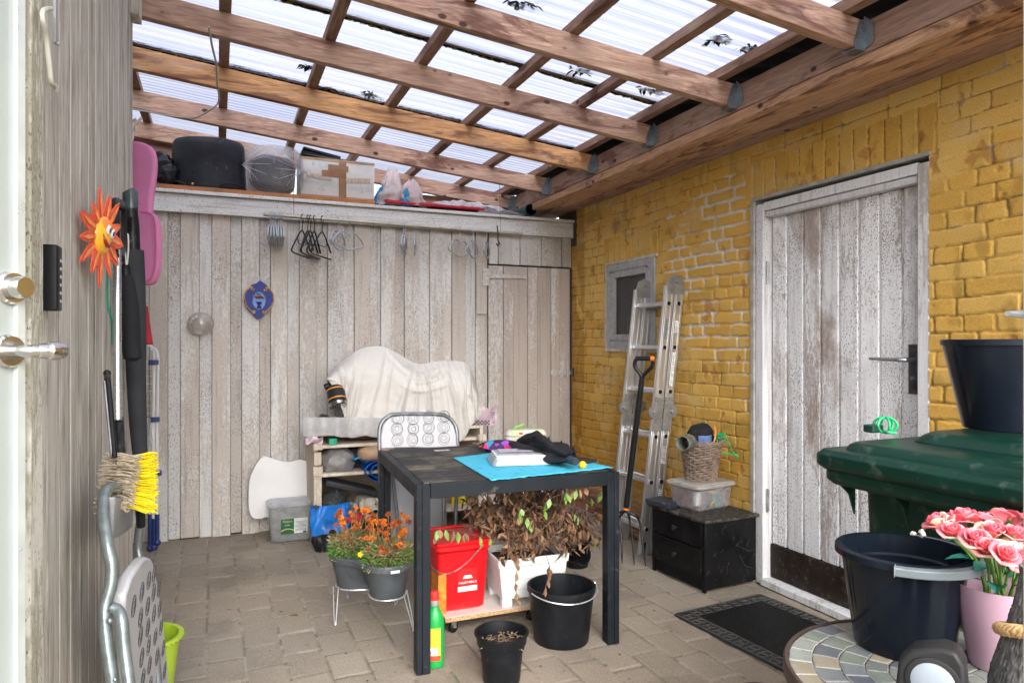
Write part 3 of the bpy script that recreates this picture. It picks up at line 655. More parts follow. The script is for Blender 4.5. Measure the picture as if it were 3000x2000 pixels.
# ============================================================ OPEN DOOR AT THE LEFT
E0=Vector((-.262,1.225,0)); LD=Vector((-.6,-.8,0)); LN=Vector((.8,-.6,0))
entr=thing('entrance_door','open white house door with nickel lock and lever at the left edge','door',(E0.x,E0.y,0))
dw=plain('door_lacquer',(.27,.295,.285),.3,var=.06,scale=3,bump=.03,bscale=8)
Md=Matrix((LD,LN,Vector((0,0,1)))).transposed()
m=MB(); m.box(E0+LD*.44-LN*.022+Vector((0,0,1.24)),(.88,.044,2.4),Md); m.build('door_leaf',dw,entr,bevel=.003)
m=MB(); m.box(E0+LD*.012+LN*.004+Vector((0,0,1.24)),(.012,.008,2.3),Md); m.build('edge_strip',plain('edge_alu',(.52,.56,.54),.3,.4),entr)
lc=E0+LD*.024+Vector((0,0,1.331))
MN=Matrix((LD,Vector((0,0,1)),LN)).transposed()
m=MB(); m.lathe([(.024,0),(.024,.006),(.021,.010),(.016,.010),(.016,.026),(.014,.030),(0,.030)],lc,24,MN); m.build('lock_cylinder',chrome,entr)
m=MB(); m.lathe([(.024,0),(.024,.007),(.021,.010),(0,.010)],E0+LD*.028+Vector((0,0,1.24)),24,MN)
h0=E0+LD*.028+Vector((0,0,1.24)); m.build('handle_rosette',chrome,entr)
m=MB(); m.tube(smooth([h0+LN*.006,h0+LN*.036,h0+LN*.046-LD*.012,h0+LN*.05-LD*.022,h0+LN*.05-LD*.038,h0+LN*.049-LD*.044],5),[.0085]*5+[.009]*5+[.011]*5+[.0135]*5+[.0125]*5+[.004],12); m.build('lever',chrome,entr)
# keypad
kp=thing('key_safe','narrow black key safe with small grey digits screwed to the grey timber wall','key safe',(-.3,1.52,1.3))
m=MB(); m.rbox((-.285,1.522,1.372),(.030,.042,.121),.005); kb=m.build('case',black_pl,kp,bevel=.002)
m=MB()
for k in range(6): m.box((-.2695,1.526,1.33+k*.015),(.001,.012,.005))
m.build('digit_window',plain('dial_grey',(.4,.42,.45),.4),kp)
# cord and hook at the top of the wall
m=MB(); m.tube(smooth([at(118,20,X=-.262),at(100,24,X=-.255),at(97,40,X=-.25),at(106,90,X=-.25),at(113,150,X=-.25),at(118,190,X=-.25),at(128,200,X=-.25),at(126,208,X=-.25)]),.004,8)
tag(m.build('rope',plain('cream_rope',(.50,.49,.42),.8)),'thick cream cord hanging from a nail high on the timber wall','cord')
m=MB(); a,b=at(127,-60,X=-.262),at(127,100,X=-.262); m.box((a+b)/2,(.004,.012,(a-b).length)); m.sphere(b+Vector((.004,0,0)),.004,8,6)
tag(m.build('wall_bracket',plain('painted_strip',(.30,.33,.34),.4,.5)),'thin blue-grey metal strip on the timber wall above the key safe','bracket')
# ============================================================ SUN ORNAMENT
C0=at(231,541,X=-.262); sun=thing('sun_ornament','smiling orange and yellow sun ornament nailed to the grey timber wall','ornament',tuple(C0))
Nn=Vector((.955,-.28,-.08)).normalized(); Uu=Vector((.40,.86,0)).normalized(); Uu=(Uu-Nn*Uu.dot(Nn)).normalized(); Vv=Nn.cross(Uu).normalized()
roll=rad(-16); U2=Uu*math.cos(roll)+Vv*math.sin(roll); V2=Vv*math.cos(roll)-Uu*math.sin(roll)
red=plain('sun_red',(.70,.10,.05),.35,var=.25,scale=30); yel=plain('sun_yellow',(.82,.42,.03),.35,var=.15,scale=20); orn=plain('sun_orange',(.78,.20,.03),.35,var=.2,scale=20)
rg=random.Random(4)
for k in range(13):
    a=2*math.pi*k/13+.2; ln=(.082,.062,.086,.07)[k%4]+ (.008 if 190<math.degrees(a)%360<330 else 0); wdt=.0145 if k%3 else .020
    d=U2*math.cos(a)+V2*math.sin(a); p=U2*-math.sin(a)+V2*math.cos(a); r0=.036
    f=lambda s_: [(r0,-wdt*.35*s_),(r0+ln*.35,-wdt*s_),(r0+ln*.8,-wdt*.55*s_),(r0+ln*s_**.3,0),(r0+ln*.8,wdt*.55*s_),(r0+ln*.35,wdt*s_),(r0,wdt*.35*s_)]
    m=MB(); m.prism(f(1),C0+Nn*(.002+.002*(k%2)),d,p,.003); pt=m.build('petal',red,sun,bevel=.0008)
    m=MB(); m.prism([(r0+.006,-.003),(r0+ln*.5,-.0055),(r0+ln*.85,0),(r0+ln*.5,.0055),(r0+.006,.003)],C0+Nn*(.0062+.002*(k%2)),d,p,.001); m.build('petal_stripe',plain('sun_coral',(.80,.27,.09),.4,var=.3,scale=40),pt)
MF=Matrix((U2,V2,Nn)).transposed()
m=MB(); m.sphere(C0+Nn*.004,(.040,.048,.016),24,14,MF); m.build('face',yel,sun)
m=MB(); m.sphere(C0+Nn*.0085+V2*.020,(.031,.022,.014),20,10,MF); m.build('brow',orn,sun)
for sx in (-1,1):
    m=MB(); m.sphere(C0+Nn*.021+U2*.011*sx+V2*.012,(.0095,.013,.004),16,8,MF); e=m.build('eye',white_pl,sun)
    m=MB(); m.sphere(C0+Nn*.0242+U2*.010*sx+V2*.011,(.0045,.007,.002),12,8,MF); m.build('pupil',plain('pupil_blue',(.03,.04,.15),.3),e)
m=MB(); m.tube(smooth([C0+Nn*.016-U2*.024-V2*.004,C0+Nn*.021-U2*.012-V2*.020,C0+Nn*.021+U2*.006-V2*.024,C0+Nn*.017+U2*.023-V2*.006]),[.0015]*4+[.004]*11+[.0015]*4,8); m.build('mouth',plain('mouth_red',(.25,.02,.03),.4),sun)
# ============================================================ BROOMS, UMBRELLAS, BAGS HUNG ON THE TIMBER WALL
alu=plain('aluminium_tube',(.55,.58,.60),.25,.9,var=.06,bump=0)
br=thing('yellow_broom','broom with yellow bristles hung upside down on an aluminium pole with black grip','broom',tuple(at(268,1040,X=-.25)))
m=MB(); m.tube([at(269,575,X=-.25),at(270,965,X=-.235)],.0105,12); m.build('pole',alu,br)
m=MB(); 
m.tube(smooth([at(262,590,X=-.25),at(258,530,X=-.25),at(262,470,X=-.25),at(272,466,X=-.25),at(280,480,X=-.25),at(281,560,X=-.25),at(273,592,X=-.25)]),.012,10); m.box(at(270,530,X=-.25),(.014,.03,.11)); m.build('grip',black_pl,br)
m=MB(); m.tube([at(272,960,X=-.235),at(276,1045,X=-.225)],[.012,.013],12); m.box(at(281,1010,X=-.222),(.01,.02,.04)); m.build('pole_clip',black_pl,br)
bh=at(292,1108,D=1.75)
m=MB(); m.rbox(bh+Vector((-.012,.02,0)),(.03,.05,.13),.01); m.build('brush_block',plain('cream_block',(.45,.40,.30),.7),br,bevel=.004)
def bristles(a,axis,up,n,ln,rad_,spread,seed,wob=.15):
    mb=MB(); rg=random.Random(seed); a=Vector(a); axis=Vector(axis).normalized(); up=Vector(up); sd_=axis.cross(up).normalized()
    for i in range(n):
        u=rg.uniform(-.5,.5); v=rg.uniform(-.5,.5)
        p=a+up*u+sd_*v*.05; d=(axis+up.normalized()*u*spread+Vector([rg.uniform(-wob,wob) for _ in range(3)])*.5).normalized()
        l=ln*rg.uniform(.86,1.06)
        mb.tube([p,p+d*l*.5,p+d*l+Vector((0,0,-.004))],[rad_,rad_,rad_*.9],4)
    return mb
RV=Vector((RX,RY,0))
bristles(bh,RV*1+Vector((0,0,.06)),Vector((.0,.02,.115)),420,.068,.0014,.55,5,.10).build('bristles',plain('yellow_bristle',(.86,.68,.02),.45,var=.2,scale=60,bump=0),br)
m=MB(); m.tube([at(322,1160,D=1.78),at(324,1208,D=1.8)],[.013,.010],10); m.build('socket',black_pl,br)
b2=thing('weeding_brush','black stick brush with dirty cream bristles leaning beside the yellow broom','brush',tuple(at(245,1000,X=-.23)))
m=MB(); m.tube([at(246,858,X=-.25),at(262,1050,X=-.225)],[.0075,.0075],10); m.sphere(at(246,857,X=-.25),.009,10,8); m.build('stick',black_pl,b2)
m=MB(); m.tube([at(239,875,X=-.252),at(256,1050,X=-.23)],.0028,6); m.build('steel_wire',steel,b2)
q=at(274,1105,D=1.68)
bristles(q+Vector((0,.01,0)),-RV+Vector((0,0,.02)),Vector((.02,0,.125)),230,.040,.0012,.4,6,.5).build('bristles',plain('cream_bristle',(.44,.37,.27),.8,var=.3,scale=60,bump=0),b2)
bristles(q,RV,Vector((.02,0,.12)),200,.036,.0012,.3,7,.4).build('bristles',MC['cream_bristle'],b2)
# green cord
m=MB(); m.tube(smooth([at(247,600,X=-.265),at(248,700,X=-.265),at(256,735,X=-.26),at(258,790,X=-.262)]),.003,6)
tag(m.build('hanging_twine',plain('green_cord',(.01,.24,.15),.5)),'thin green cord hanging on the timber wall below the sun ornament','cord')
# long parasol in its sleeve
fab=plain('black_fabric',(.014,.0145,.017),.75,var=.25,scale=14,bump=.4,bscale=40)
um=thing('closed_umbrella','tall charcoal umbrella in its fabric sleeve hanging beside the pink bag','umbrella',tuple(at(310,1060,D=2.4)))
def ptube(mb,pts,ws,D,n=14,flat=.8):
    """tube given by photo points and half widths in photo units at camera distance D"""
    P=[at(x,y,D=D) for x,y in pts]; mb.tube(P,[w_*D/1600 for w_ in ws],n)
m=MB(); ptube(m,[(306,575),(308,650),(312,760),(314,860),(318,980),(322,1050),(322,1062)],[22,24,23,21,18,15,3],2.4); m.jitter(.005,14,2); m.build('sleeve',plain('charcoal_fabric',(.034,.036,.042),.75,var=.25,scale=10,bump=.4,bscale=40),um)
m=MB(); ptube(m,[(298,440),(300,443),(301,480)],[14,16,15],2.4); m.build('handle_cap',plain('grey_grip',(.05,.065,.07),.25),um)
m=MB(); ptube(m,[(300,480),(302,520),(306,575)],[15,17,15],2.4); 
for k in range(6): ptube(m,[(290,498+k*5),(303,500+k*5)],[2,2],2.36)
m.build('handle',black_pl,um)
um2=thing('folding_umbrella','short black umbrella hanging by its white wrist loop in front of the taller one','umbrella',tuple(at(290,830,D=2.15)))
m=MB(); ptube(m,[(289,632),(290,640),(296,700),(300,780),(303,822),(303,830)],[12,17,22,22,20,6],2.15); m.jitter(.006,16,5); m.build('canopy',fab,um2)
m=MB(); ptube(m,[(287,608),(289,636)],[11,13],2.15); m.build('handle',black_pl,um2)
m=MB(); m.tube(smooth([at(290,608,D=2.12),at(287,560,D=2.13),at(289,540,D=2.15),at(294,540,D=2.15),at(295,570,D=2.13),at(292,608,D=2.12)]),.0022,6); m.build('wrist_loop',plain('white_cord',(.6,.58,.52),.8),um2)
# pink bag
pk=plain('pink_fabric',(.60,.20,.39),.75,var=.1,scale=6,bump=.3,bscale=70); 
bag=thing('pink_bag','long bright pink soft case hanging past the end of the timber wall','bag',tuple(at(335,655,Y=3.3)))
def pprism(mb,pts,D,th):
    P=[at(x,y,D=D) for x,y in pts]; O=P[0]; F_=Vector((FX,FY,0)); Z_=Vector((0,0,1))
    poly=[((p-O).dot(RV),(p-O).z) for p in P]; return mb.prism(poly,O,RV,Z_,-th)
def ell(pts,n=4): return [(p.x,p.y) for p in smooth([(a,b,0) for a,b in pts],n)]
m=MB(); pprism(m,ell([(270,330),(300,322),(335,330),(350,345),(356,375),(352,420),(346,462),(342,500),(300,500),(270,500)]),2.95,.035); m.build('upper_pocket',pk,bag,bevel=.014,seg=4)
m=MB(); pprism(m,ell([(270,492),(310,486),(340,487),(353,497),(361,525),(361,600),(353,638),(336,654),(300,648),(270,640)]),2.90,.05); m.build('lower_pocket',pk,bag,bevel=.018,seg=4)
m=MB(); m.tube([at(x,y,D=2.885) for x,y in ell([(322,486),(344,490),(354,500),(358,528),(358,600),(350,636),(336,645)])],.004,6); m.build('piping',plain('pink_piping',(.50,.11,.27),.6),bag)
m=MB(); m.tube([at(x,y,D=2.99) for x,y in ell([(350,340),(358,375),(355,420),(349,465)])],.007,6); m.build('zip',plain('navy_zip',(.02,.025,.06),.6),bag)
m=MB(); m.tube(smooth([at(300,330,D=2.95),at(306,300,D=2.95),at(302,285,D=2.95),at(312,272,D=2.95)]),.006,8); m.tube(smooth([at(310,300,D=2.95),at(313,285,D=2.95),at(325,272,D=2.95)]),.005,8); m.jitter(.004,60); m.build('strap',plain('white_cord',(.6,.58,.52),.8),bag)
# red thing + drying rack
rd=MB(); ptube(rd,[(336,702),(337,730),(338,760),(341,790)],[3,6,8,9],4.0); rd.jitter(.006,20)
tag(rd.build('red_umbrella',plain('red_cloth',(.42,.015,.03),.7,var=.2)),'folded dark red umbrella hanging behind the charcoal one by the drying rack','umbrella')
rk=thing('drying_rack','folded white wire clothes rack with navy blue joints standing against the shed planks','drying rack',tuple(at(345,1262,Z=0)))
DR=4.22
m=MB()
for off,top in ((0,794),(9,800)):
    m.tube([at(x,y,D=DR) for x,y in ell([(338+off,top+2),(345+off,top),(352+off,top+8),(354+off,top+24)],3)]+[at(352+off,1000,D=DR),at(352+off,1200,D=DR)],.0085,8)
m.tube([at(343,1000,D=DR),at(345,1230,D=DR)],.007,8)
m.build('frame',white_pl,rk)
for k in range(22): y=830+k*17; m=MB(); m.tube([at(325,y,D=DR),at(350,y,D=DR)],.0018,4); m.build('wire',white_pl,rk)
bl=plain('navy_plastic',(.015,.03,.13),.4)
for (x,y) in ((353,832),(355,963),(360,1086)):
    m=MB(); m.rbox(at(x,y,D=DR-.01),(.055,.03,.03),.006); m.build('joint',bl,rk)
for (x,y0,y1) in ((361,1180,1245),(354,1190,1255),(345,1180,1258)):
    m=MB(); m.tube([at(x,y0,D=DR),at(x,y1,D=DR)],.013,10); m.sphere(at(x,y1,D=DR),.021,12,8); m.build('foot',bl,rk)
m=MB(); m.grid(lambda u,v:at(336+u*12+2*math.sin(v*9),960+v*205,D=DR-.03+.02*math.sin(u*7+v*12)),6,20); tag(m.build('plastic_strip',milky2),'strip of cloudy plastic film hanging over the drying rack','plastic film')
# ============================================================ FOLDED CHAIR AT THE LEFT
seatm=plain('pale_vinyl',(.44,.44,.455),.45,var=.06,scale=9,bump=.15,bscale=50)
ch=thing('folding_chair','folded grey-green metal chair with ring patterned seat leaning on the timber wall','chair',(-.2,1.9,0))
def q1(x,y,D): return at(x,y,D=D)
ls=smooth([q1(262,1118,1.60),q1(246,1124,1.56),q1(238,1145,1.53),q1(238,1190,1.50),q1(247,1250,1.47),q1(257,1300,1.46),q1(254,1345,1.45),q1(243,1385,1.44),q1(240,1420,1.43),q1(246,1480,1.42),q1(258,1560,1.41),q1(275,1680,1.40),q1(290,1790,1.39)],6)
m=MB(); m.tube(ls,.0125,12); m.build('leg',tubem,ch)
rs=smooth([q1(300,1150,1.95),q1(318,1162,1.97),q1(324,1180,1.98),q1(319,1225,1.98),q1(317,1262,1.98),q1(326,1300,1.97),q1(340,1350,1.96),q1(352,1450,1.95),q1(362,1560,1.94),q1(368,1640,1.93)],6)
m=MB(); m.tube(rs,.0115,12); m.build('leg',tubem,ch)
m=MB(); m.tube(smooth([q1(262,1118,1.60),q1(285,1135,1.80),q1(300,1150,1.95)]),.012,12); m.build('top_rail',tubem,ch)
fs=smooth([q1(256,1395,1.44),q1(270,1402,1.44),q1(280,1425,1.43),q1(286,1490,1.42),q1(300,1600,1.40),q1(310,1700,1.4)],6)
m=MB(); m.tube(fs,.012,12); m.build('front_leg',tubem,ch)
for (x,y) in ((252,1425),(264,1560),(290,1545)):
    m=MB(); m.sphere(q1(x,y,1.405),.006,10,6); m.build('rivet',tubem,ch)
m=MB(); m.grid(lambda u,v:q1(254+u*48-8*v,1140+v*(100-30*u)+4*math.sin(u*3),1.53+u*.40),8,8); m.build('backrest',plain('backrest_shell',(.24,.25,.26),.5),ch,solid=.02,bevel=.004)
m=MB(); m.tube(smooth([q1(246,1122,1.555),q1(234,1150,1.52),q1(233,1185,1.50),q1(238,1225,1.485),q1(246,1262,1.475)]),[.003]+[.0055]*23+[.003],8); m.build('backrest_pad',seatm,ch)
# seat in its plane
O_=q1(255,1400,1.49); Fp=q1(345,1400,1.94); U_=(Fp-O_); wS=U_.length; U_.normalize(); V_=Vector((.05,0,1)); V_=(V_-U_*V_.dot(U_)).normalized()
def onseat(x,y):
    a=(x-1176)/1600;b_=(790-y)/1600; d=Vector((FX+a*RX,FY+a*RY,b_)); N_=U_.cross(V_); o=Vector((0,0,CH)); t=(O_-o).dot(N_)/d.dot(N_); p=o+d*t-O_; return (p.dot(U_),p.dot(V_))
outline=[(272,1322),(300,1284),(314,1280),(324,1290),(334,1330),(346,1400),(356,1470),(365,1560),(372,1650),(340,1690),(290,1690),(275,1620),(268,1540),(262,1470),(254,1405),(256,1365)]
poly=[onseat(x,y) for x,y in ell(outline,2)]
m=MB(); m.prism(poly,O_,U_,V_,.028); st=m.build('seat',seatm,ch,bevel=.008,seg=3)
m=MB(); rings=[onseat(x,y) for (x,y) in ((275,1393),(295,1360),(313,1332),(325,1320),(292,1420),(310,1392),(325,1362),(338,1350),(292,1462),(311,1442),(326,1410),(340,1398),(296,1510),(313,1482),(330,1462),(344,1440),(299,1560),(315,1530),(334,1510),(350,1490),(318,1575),(337,1552),(354,1540),(300,1600),(340,1600))]
nside=U_.cross(V_).normalized()
off=.0292 if nside.dot(Vector((0,0,0))-O_)>0 else -.0012
ringprint(m,O_+nside*.0275,U_,V_,rings,.024,.0006,3); m.build('ring_print',ink,st)
# lime bucket behind the chair
def bucket(name,label,c,r0,r1,h,mat_,rim=.008,group=None,th=.003,hw=None,lip=.012,n=48,handle=None,ribs=None,cat='bucket'):
    t=thing(name,label,cat,c,0,group); m=MB()
    prof=[(0,0),(r0,0),(r0+(r1-r0)*.04,.004),(r1,h-lip),(r1+rim,h-lip),(r1+rim,h-.002),(r1+rim-.002,h),(r1-th,h),(r1-th-.001,h-.01)]
    if ribs: prof+=[(r0+(r1-r0)*ribs-th,h*ribs+.004),(r0+(r1-r0)*ribs-th-.004,h*ribs)]
    prof+=[(r0-th,.006),(0,.006)]
    m.lathe(prof,(0,0,0),n); m.build('body',mat_,t,world=False,angle=30); return t
lime=plain('lime_plastic',(.36,.52,.03),.35,var=.08); lp=at(332,1460,Z=.27)
lb=bucket('lime_bucket','lime green plastic basket with perforated rim standing behind the folded chair',(lp.x,lp.y,0),.075,.108,.27,lime,rim=.012)
m=MB()
for k in range(40):
    a=2*math.pi*k/40; m.box((.117*math.cos(a),.117*math.sin(a),.262),(.014,.004,.003),Matrix.Rotation(a,3,'Z'))
m.build('rim_slots',plain('lime_dark',(.20,.30,.02),.5),lb,world=False)
# ============================================================ THINGS ON TOP OF THE SHED
SZ=2.226
p=at(480,420,Y=5.08); dk=plain('charcoal_tub',(.016,.018,.023),.5,var=.3,scale=12,bump=.3,bscale=120,dirt=(.12,.12,.11),dirt_amt=.04)
tub=thing('plastic_tub','big charcoal plastic tub turned upside down on top of the shed','tub',(p.x,p.y,2.2605),rad(-12))
m=MB(); m.lathe([(.250,0),(.250,.02),(.238,.022),(.236,.05),(.226,.29),(.222,.318),(.210,.334),(.18,.338),(0,.338)],(0,0,0),48,sx=1,sy=.70); tb=m.build('body',dk,tub,world=False)
m=MB(); m.sphere((-.06,-.175,.018),.009,10,8); m.build('yellow_plug',plain('brass_plug',(.45,.33,.12),.5),tub,world=False)
for sx in (-1,1):
    m=MB(); m.tube(smooth([(sx*.10,-.17,.012),(sx*.15,-.175,.03),(sx*.21,-.13,.03),(sx*.25,-.07,.01)]),.007,8); m.build('handle_lip',dk,tub,world=False)
# black bin bag
p=at(360,410,Y=5.05); m=blob((p.x-.02,p.y,2.34),(.13,.12,.12),.045,11,3,zmin=2.252); m.add([p+Vector((-.02,-.05,.14)),p+Vector((.13,-.1,.05)),p+Vector((.03,-.1,.0))],[(0,1,2)])
tag(m.build('rubbish_bag',plain('bin_bag',(.012,.013,.016),.22,var=.2,bump=.5,bscale=20)),'crumpled glossy black refuse sack beside the upturned tub','bag')
# tub in clear bag
p=at(628,440,Y=5.08); wt=thing('wrapped_tub','dark tub tied up in a clear plastic bag between the upturned tub and the carton','tub',(p.x,p.y,2.2605),rad(-8))
Mt=Matrix.Rotation(rad(9),3,'Y')
m=MB(); m.rbox((0,0,.160),(.31,.24,.24),.09,Mt,6,(.86,.86)); m.build('tub_body',dk,wt,world=False,bevel=.02)
m=blob((0,0,.165),(.205,.17,.185),.006,5,2,56,36,zmin=.0,sq=.62); m.build('clear_bag',clearish('bag_film',(.80,.82,.86),.20,.2,wr=.5),wt,world=False)
for sx in (-1,1):
    m=MB(); m.grid(lambda u,v:Vector((sx*(.185+u*.06),-.10+(v-.5)*(.02+.05*u),.19+sx*-.02+.02*math.sin(v*9+u*5)*u-.01*u)),6,7); m.build('bag_knot',milky2,wt,world=False)
m=MB()
for k in range(7):
    a=rad(-70+k*22+9*math.sin(k*5)); m.tube([Vector((-.19,-.12,.185)),Vector((-.14,-.165,.185+.05*math.sin(a))),Vector((-.19+.19*math.cos(a),-.176,.185+.13*math.sin(a)))],[.003,.0018,.0006],4)
    m.tube([Vector((.19,-.12,.16)),Vector((.14,-.165,.16+.05*math.sin(a))),Vector((.19-.17*math.cos(a),-.176,.16+.13*math.sin(a)))],[.003,.0018,.0006],4)
m.build('bag_creases',clearish('crease',(.9,.9,.92),.5,.2),wt,world=False)
# carton
A=at(690,447,Y=5.0); B=at(860,459,Y=5.0); Tt=at(690,352,Y=5.0)
bw_=(B.x-A.x); bh_=.28
ct=thing('cardboard_box','white carton closed with brown tape on the shed roof','box',((A.x+B.x)/2,5.13,2.262))
cw=plain('carton_white',(.60,.58,.55),.8,var=.12,scale=5,bump=.2,dirt=(.40,.32,.24),dirt_amt=.10); cbn=plain('carton_brown',(.36,.24,.14),.8,var=.2,scale=8)
m=MB(); m.box((0,0,bh_/2),(bw_,.26,bh_)); m.build('body',cw,ct,world=False,bevel=.004)
m=MB(); m.box((0,-.1315,.014),(bw_+.002,.002,.026)); m.box((0,-.1315,bh_-.006),(bw_+.002,.003,.012)); m.box((0,-.11,bh_+.004),(bw_,.04,.005)); m.build('flap_edge',cbn,ct,world=False)
m=MB(); m.box((.03,-.1335,bh_/2),(.052,.0015,bh_-.002)); m.box((-.03,-.1350,.185),(.165,.0012,.045),Matrix.Rotation(rad(-3),3,'Y')); m.box((.0,-.1357,.225),(.14,.0012,.042),Matrix.Rotation(rad(2),3,'Y')); m.build('tape',plain('brown_tape',(.25,.13,.06),.35,var=.2),ct,world=False)
torn=plain('torn_card',(.48,.40,.31),.9,var=.3,scale=60); m=MB(); m.box((-.13,-.134,.155),(.17,.001,.028),Matrix.Rotation(rad(5),3,'Y')); m.build('torn_paper',torn,ct,world=False); m=MB(); m.box((.14,-.134,.15),(.17,.001,.034),Matrix.Rotation(rad(-4),3,'Y')); m.build('torn_paper',plain('torn_card',(.48,.40,.31),.9,var=.3,scale=60),ct,world=False)
teal=plain('faded_teal',(.42,.50,.50),.8)
O=Vector(ct.location)
text('lettering','www.kesl',.062,O+Vector((-.135,-.1305,.115)),(1,0,0),(0,0,1),teal,ct,stretch=.19)
text('lettering','rning.de',.062,O+Vector((.155,-.1305,.095)),(1,0,0),(0,0,1),teal,ct,stretch=.17)
for k in range(3): m=MB(); m.box((-.17+k*.045,-.1308,.24),(.018,.0006,.026)); m.build('pictogram',teal,ct,world=False)
m=MB(); m.box(((A.x+B.x)/2-.02,5.12,2.243),(bw_+.16,.30,.022)); m.jitter(.006,9); tag(m.build('black_tray',black_pl),'flat black plastic tray under the white carton','tray')
m=MB(); m.box(((A.x+B.x)/2-.10,5.13,2.562),(.30,.24,.022),Matrix.Rotation(rad(6),3,'Y')); m.box(((A.x+B.x)/2-.11,5.12,2.59),(.26,.22,.014),Matrix.Rotation(rad(9),3,'Y')); m.jitter(.008,14); tag(m.build('folded_tarp',plain('bin_bag',(0,0,0))),'folded black sheet lying on the white carton','sheet')
# crumpled carrier bags
p=at(915,440,Y=5.05); cb_=thing('carrier_bag','crumpled pinkish white and blue carrier bags heaped beside the carton','bag',(p.x,p.y,2.25))
cbm=clearish('carrier_film',(.78,.66,.62),.85,.35,wr=1.0); cbb=plain('bag_blue',(.01,.22,.42),.35,bump=.4,bscale=20)
def cone_bag(c,r,h,seed,lean=0):
    def fn(u,v):
        a=2*math.pi*u; rr_=r*(1-v**1.3*.82)*(1+.22*math.sin(a*5+seed)*v+.35*mnoise.noise(Vector((math.cos(a)*2.2,math.sin(a)*2.2,v*5+seed)))); 
        return Vector(c)+Vector((rr_*math.cos(a)+lean*v,rr_*math.sin(a)*.8,h*v*(1+.1*math.sin(a*3))+.012*mnoise.noise(Vector((u*30,v*14,seed)))))
    return MB().grid(fn,56,24,True)
for (dx,dy,r,h,sd_,ln,mt) in ((-.06,0,.13,.27,1,.02,cbm),(.07,-.02,.13,.20,7,.03,cbm),(-.13,-.03,.06,.14,4,0,cbb),(.03,-.09,.045,.12,5,.01,cbb)):
    cone_bag((dx,dy,0),r,h,sd_,ln).build('film' if mt is cbm else 'blue_print',mt,cb_,world=False)
m=MB(); A=at(886,480,Y=4.95);B=at(1108,488,Y=4.95); m.grid(lambda u,v:Vector((A.x+(B.x-A.x)*u,4.915+.18*v,2.262+.016*math.sin(v*3.1)+.008*math.sin(u*17)*v+.010*(1-abs(2*v-1)))),40,8)
tag(m.build('red_cloth',plain('red_cloth',(0,0,0)),solid=.016),'flat red cloth lying along the front edge of the shed roof','cloth')
m=MB(); A=at(965,470,Y=5.05);B=at(1192,480,Y=5.05); m.grid(lambda u,v:Vector((A.x+(B.x-A.x)*u,4.93+.30*v,2.250+(.085*math.sin(math.pi*min(1,u*1.05))**.6*(.35+.65*math.sin(math.pi*min(v*1.3,1))))+.022*mnoise.noise(Vector((u*9,v*5,1)))+.012*mnoise.noise(Vector((u*24,v*9,3))))),60,20)
tag(m.build('plastic_sheet',milky2),'cloudy white plastic sheet spread behind the red cloth on the shed roof','plastic sheet')
p=at(1205,485,Y=5.02); m=MB(); pts=[]
nr=plain('green_net',(.012,.07,.055),.5,var=.3)
for rr_ in (.046,.041,.034,.028): m.lathe([(rr_,-.2),(rr_,.12)],(p.x,p.y,2.285),24,Matrix.Rotation(rad(90),3,'X').to_3x3())
tag(m.build('net_roll',nr,solid=.003),'small roll of dark green garden netting at the right end of the shed roof','netting')
# ---- strings, cable
twm=plain('twine',(.30,.15,.07),.9)
def string(name,label,pts,r,mat_,cat='string'): m=MB(); m.tube(pts,r,6); return tag(m.build(name,mat_),label,cat)
string('twine','brown twine from the rafters to the left part of the clothes rod',[at(669,283,Y=4.66),at(676,320,Y=4.66),at(674,370,Y=4.72),at(675,492,Y=4.80)],.0022,twm)
string('twine','brown twine holding the right end of the clothes rod to the rafters',[at(1140,372,Y=4.64),at(1150,385,Y=4.7),at(1147,400,Y=4.7),at(1149,520,Y=4.79),at(1150,534,Y=4.80)],.0022,twm)
string('cord','short straight cord stretched down across the top board below the refuse sack',[at(382,430,Y=4.97),at(418,488,Y=4.885)],.0024,plain('tan_cord',(.32,.27,.18),.8),'cord')
string('power_cable','grey power cable looping down from a batten onto the rafters at upper left',smooth([at(480,62,D=2.9),at(487,105,D=3.0),at(497,150,D=3.35),at(499,190,D=3.5),at(503,228,D=3.85),at(492,247,D=3.88),at(455,268,D=3.92),at(430,271,D=3.95),at(380,265,D=3.97),at(345,258,D=3.95),at(300,250,D=3.95)]),.0048,plain('cable_grey',(.42,.41,.38),.6),'cable')
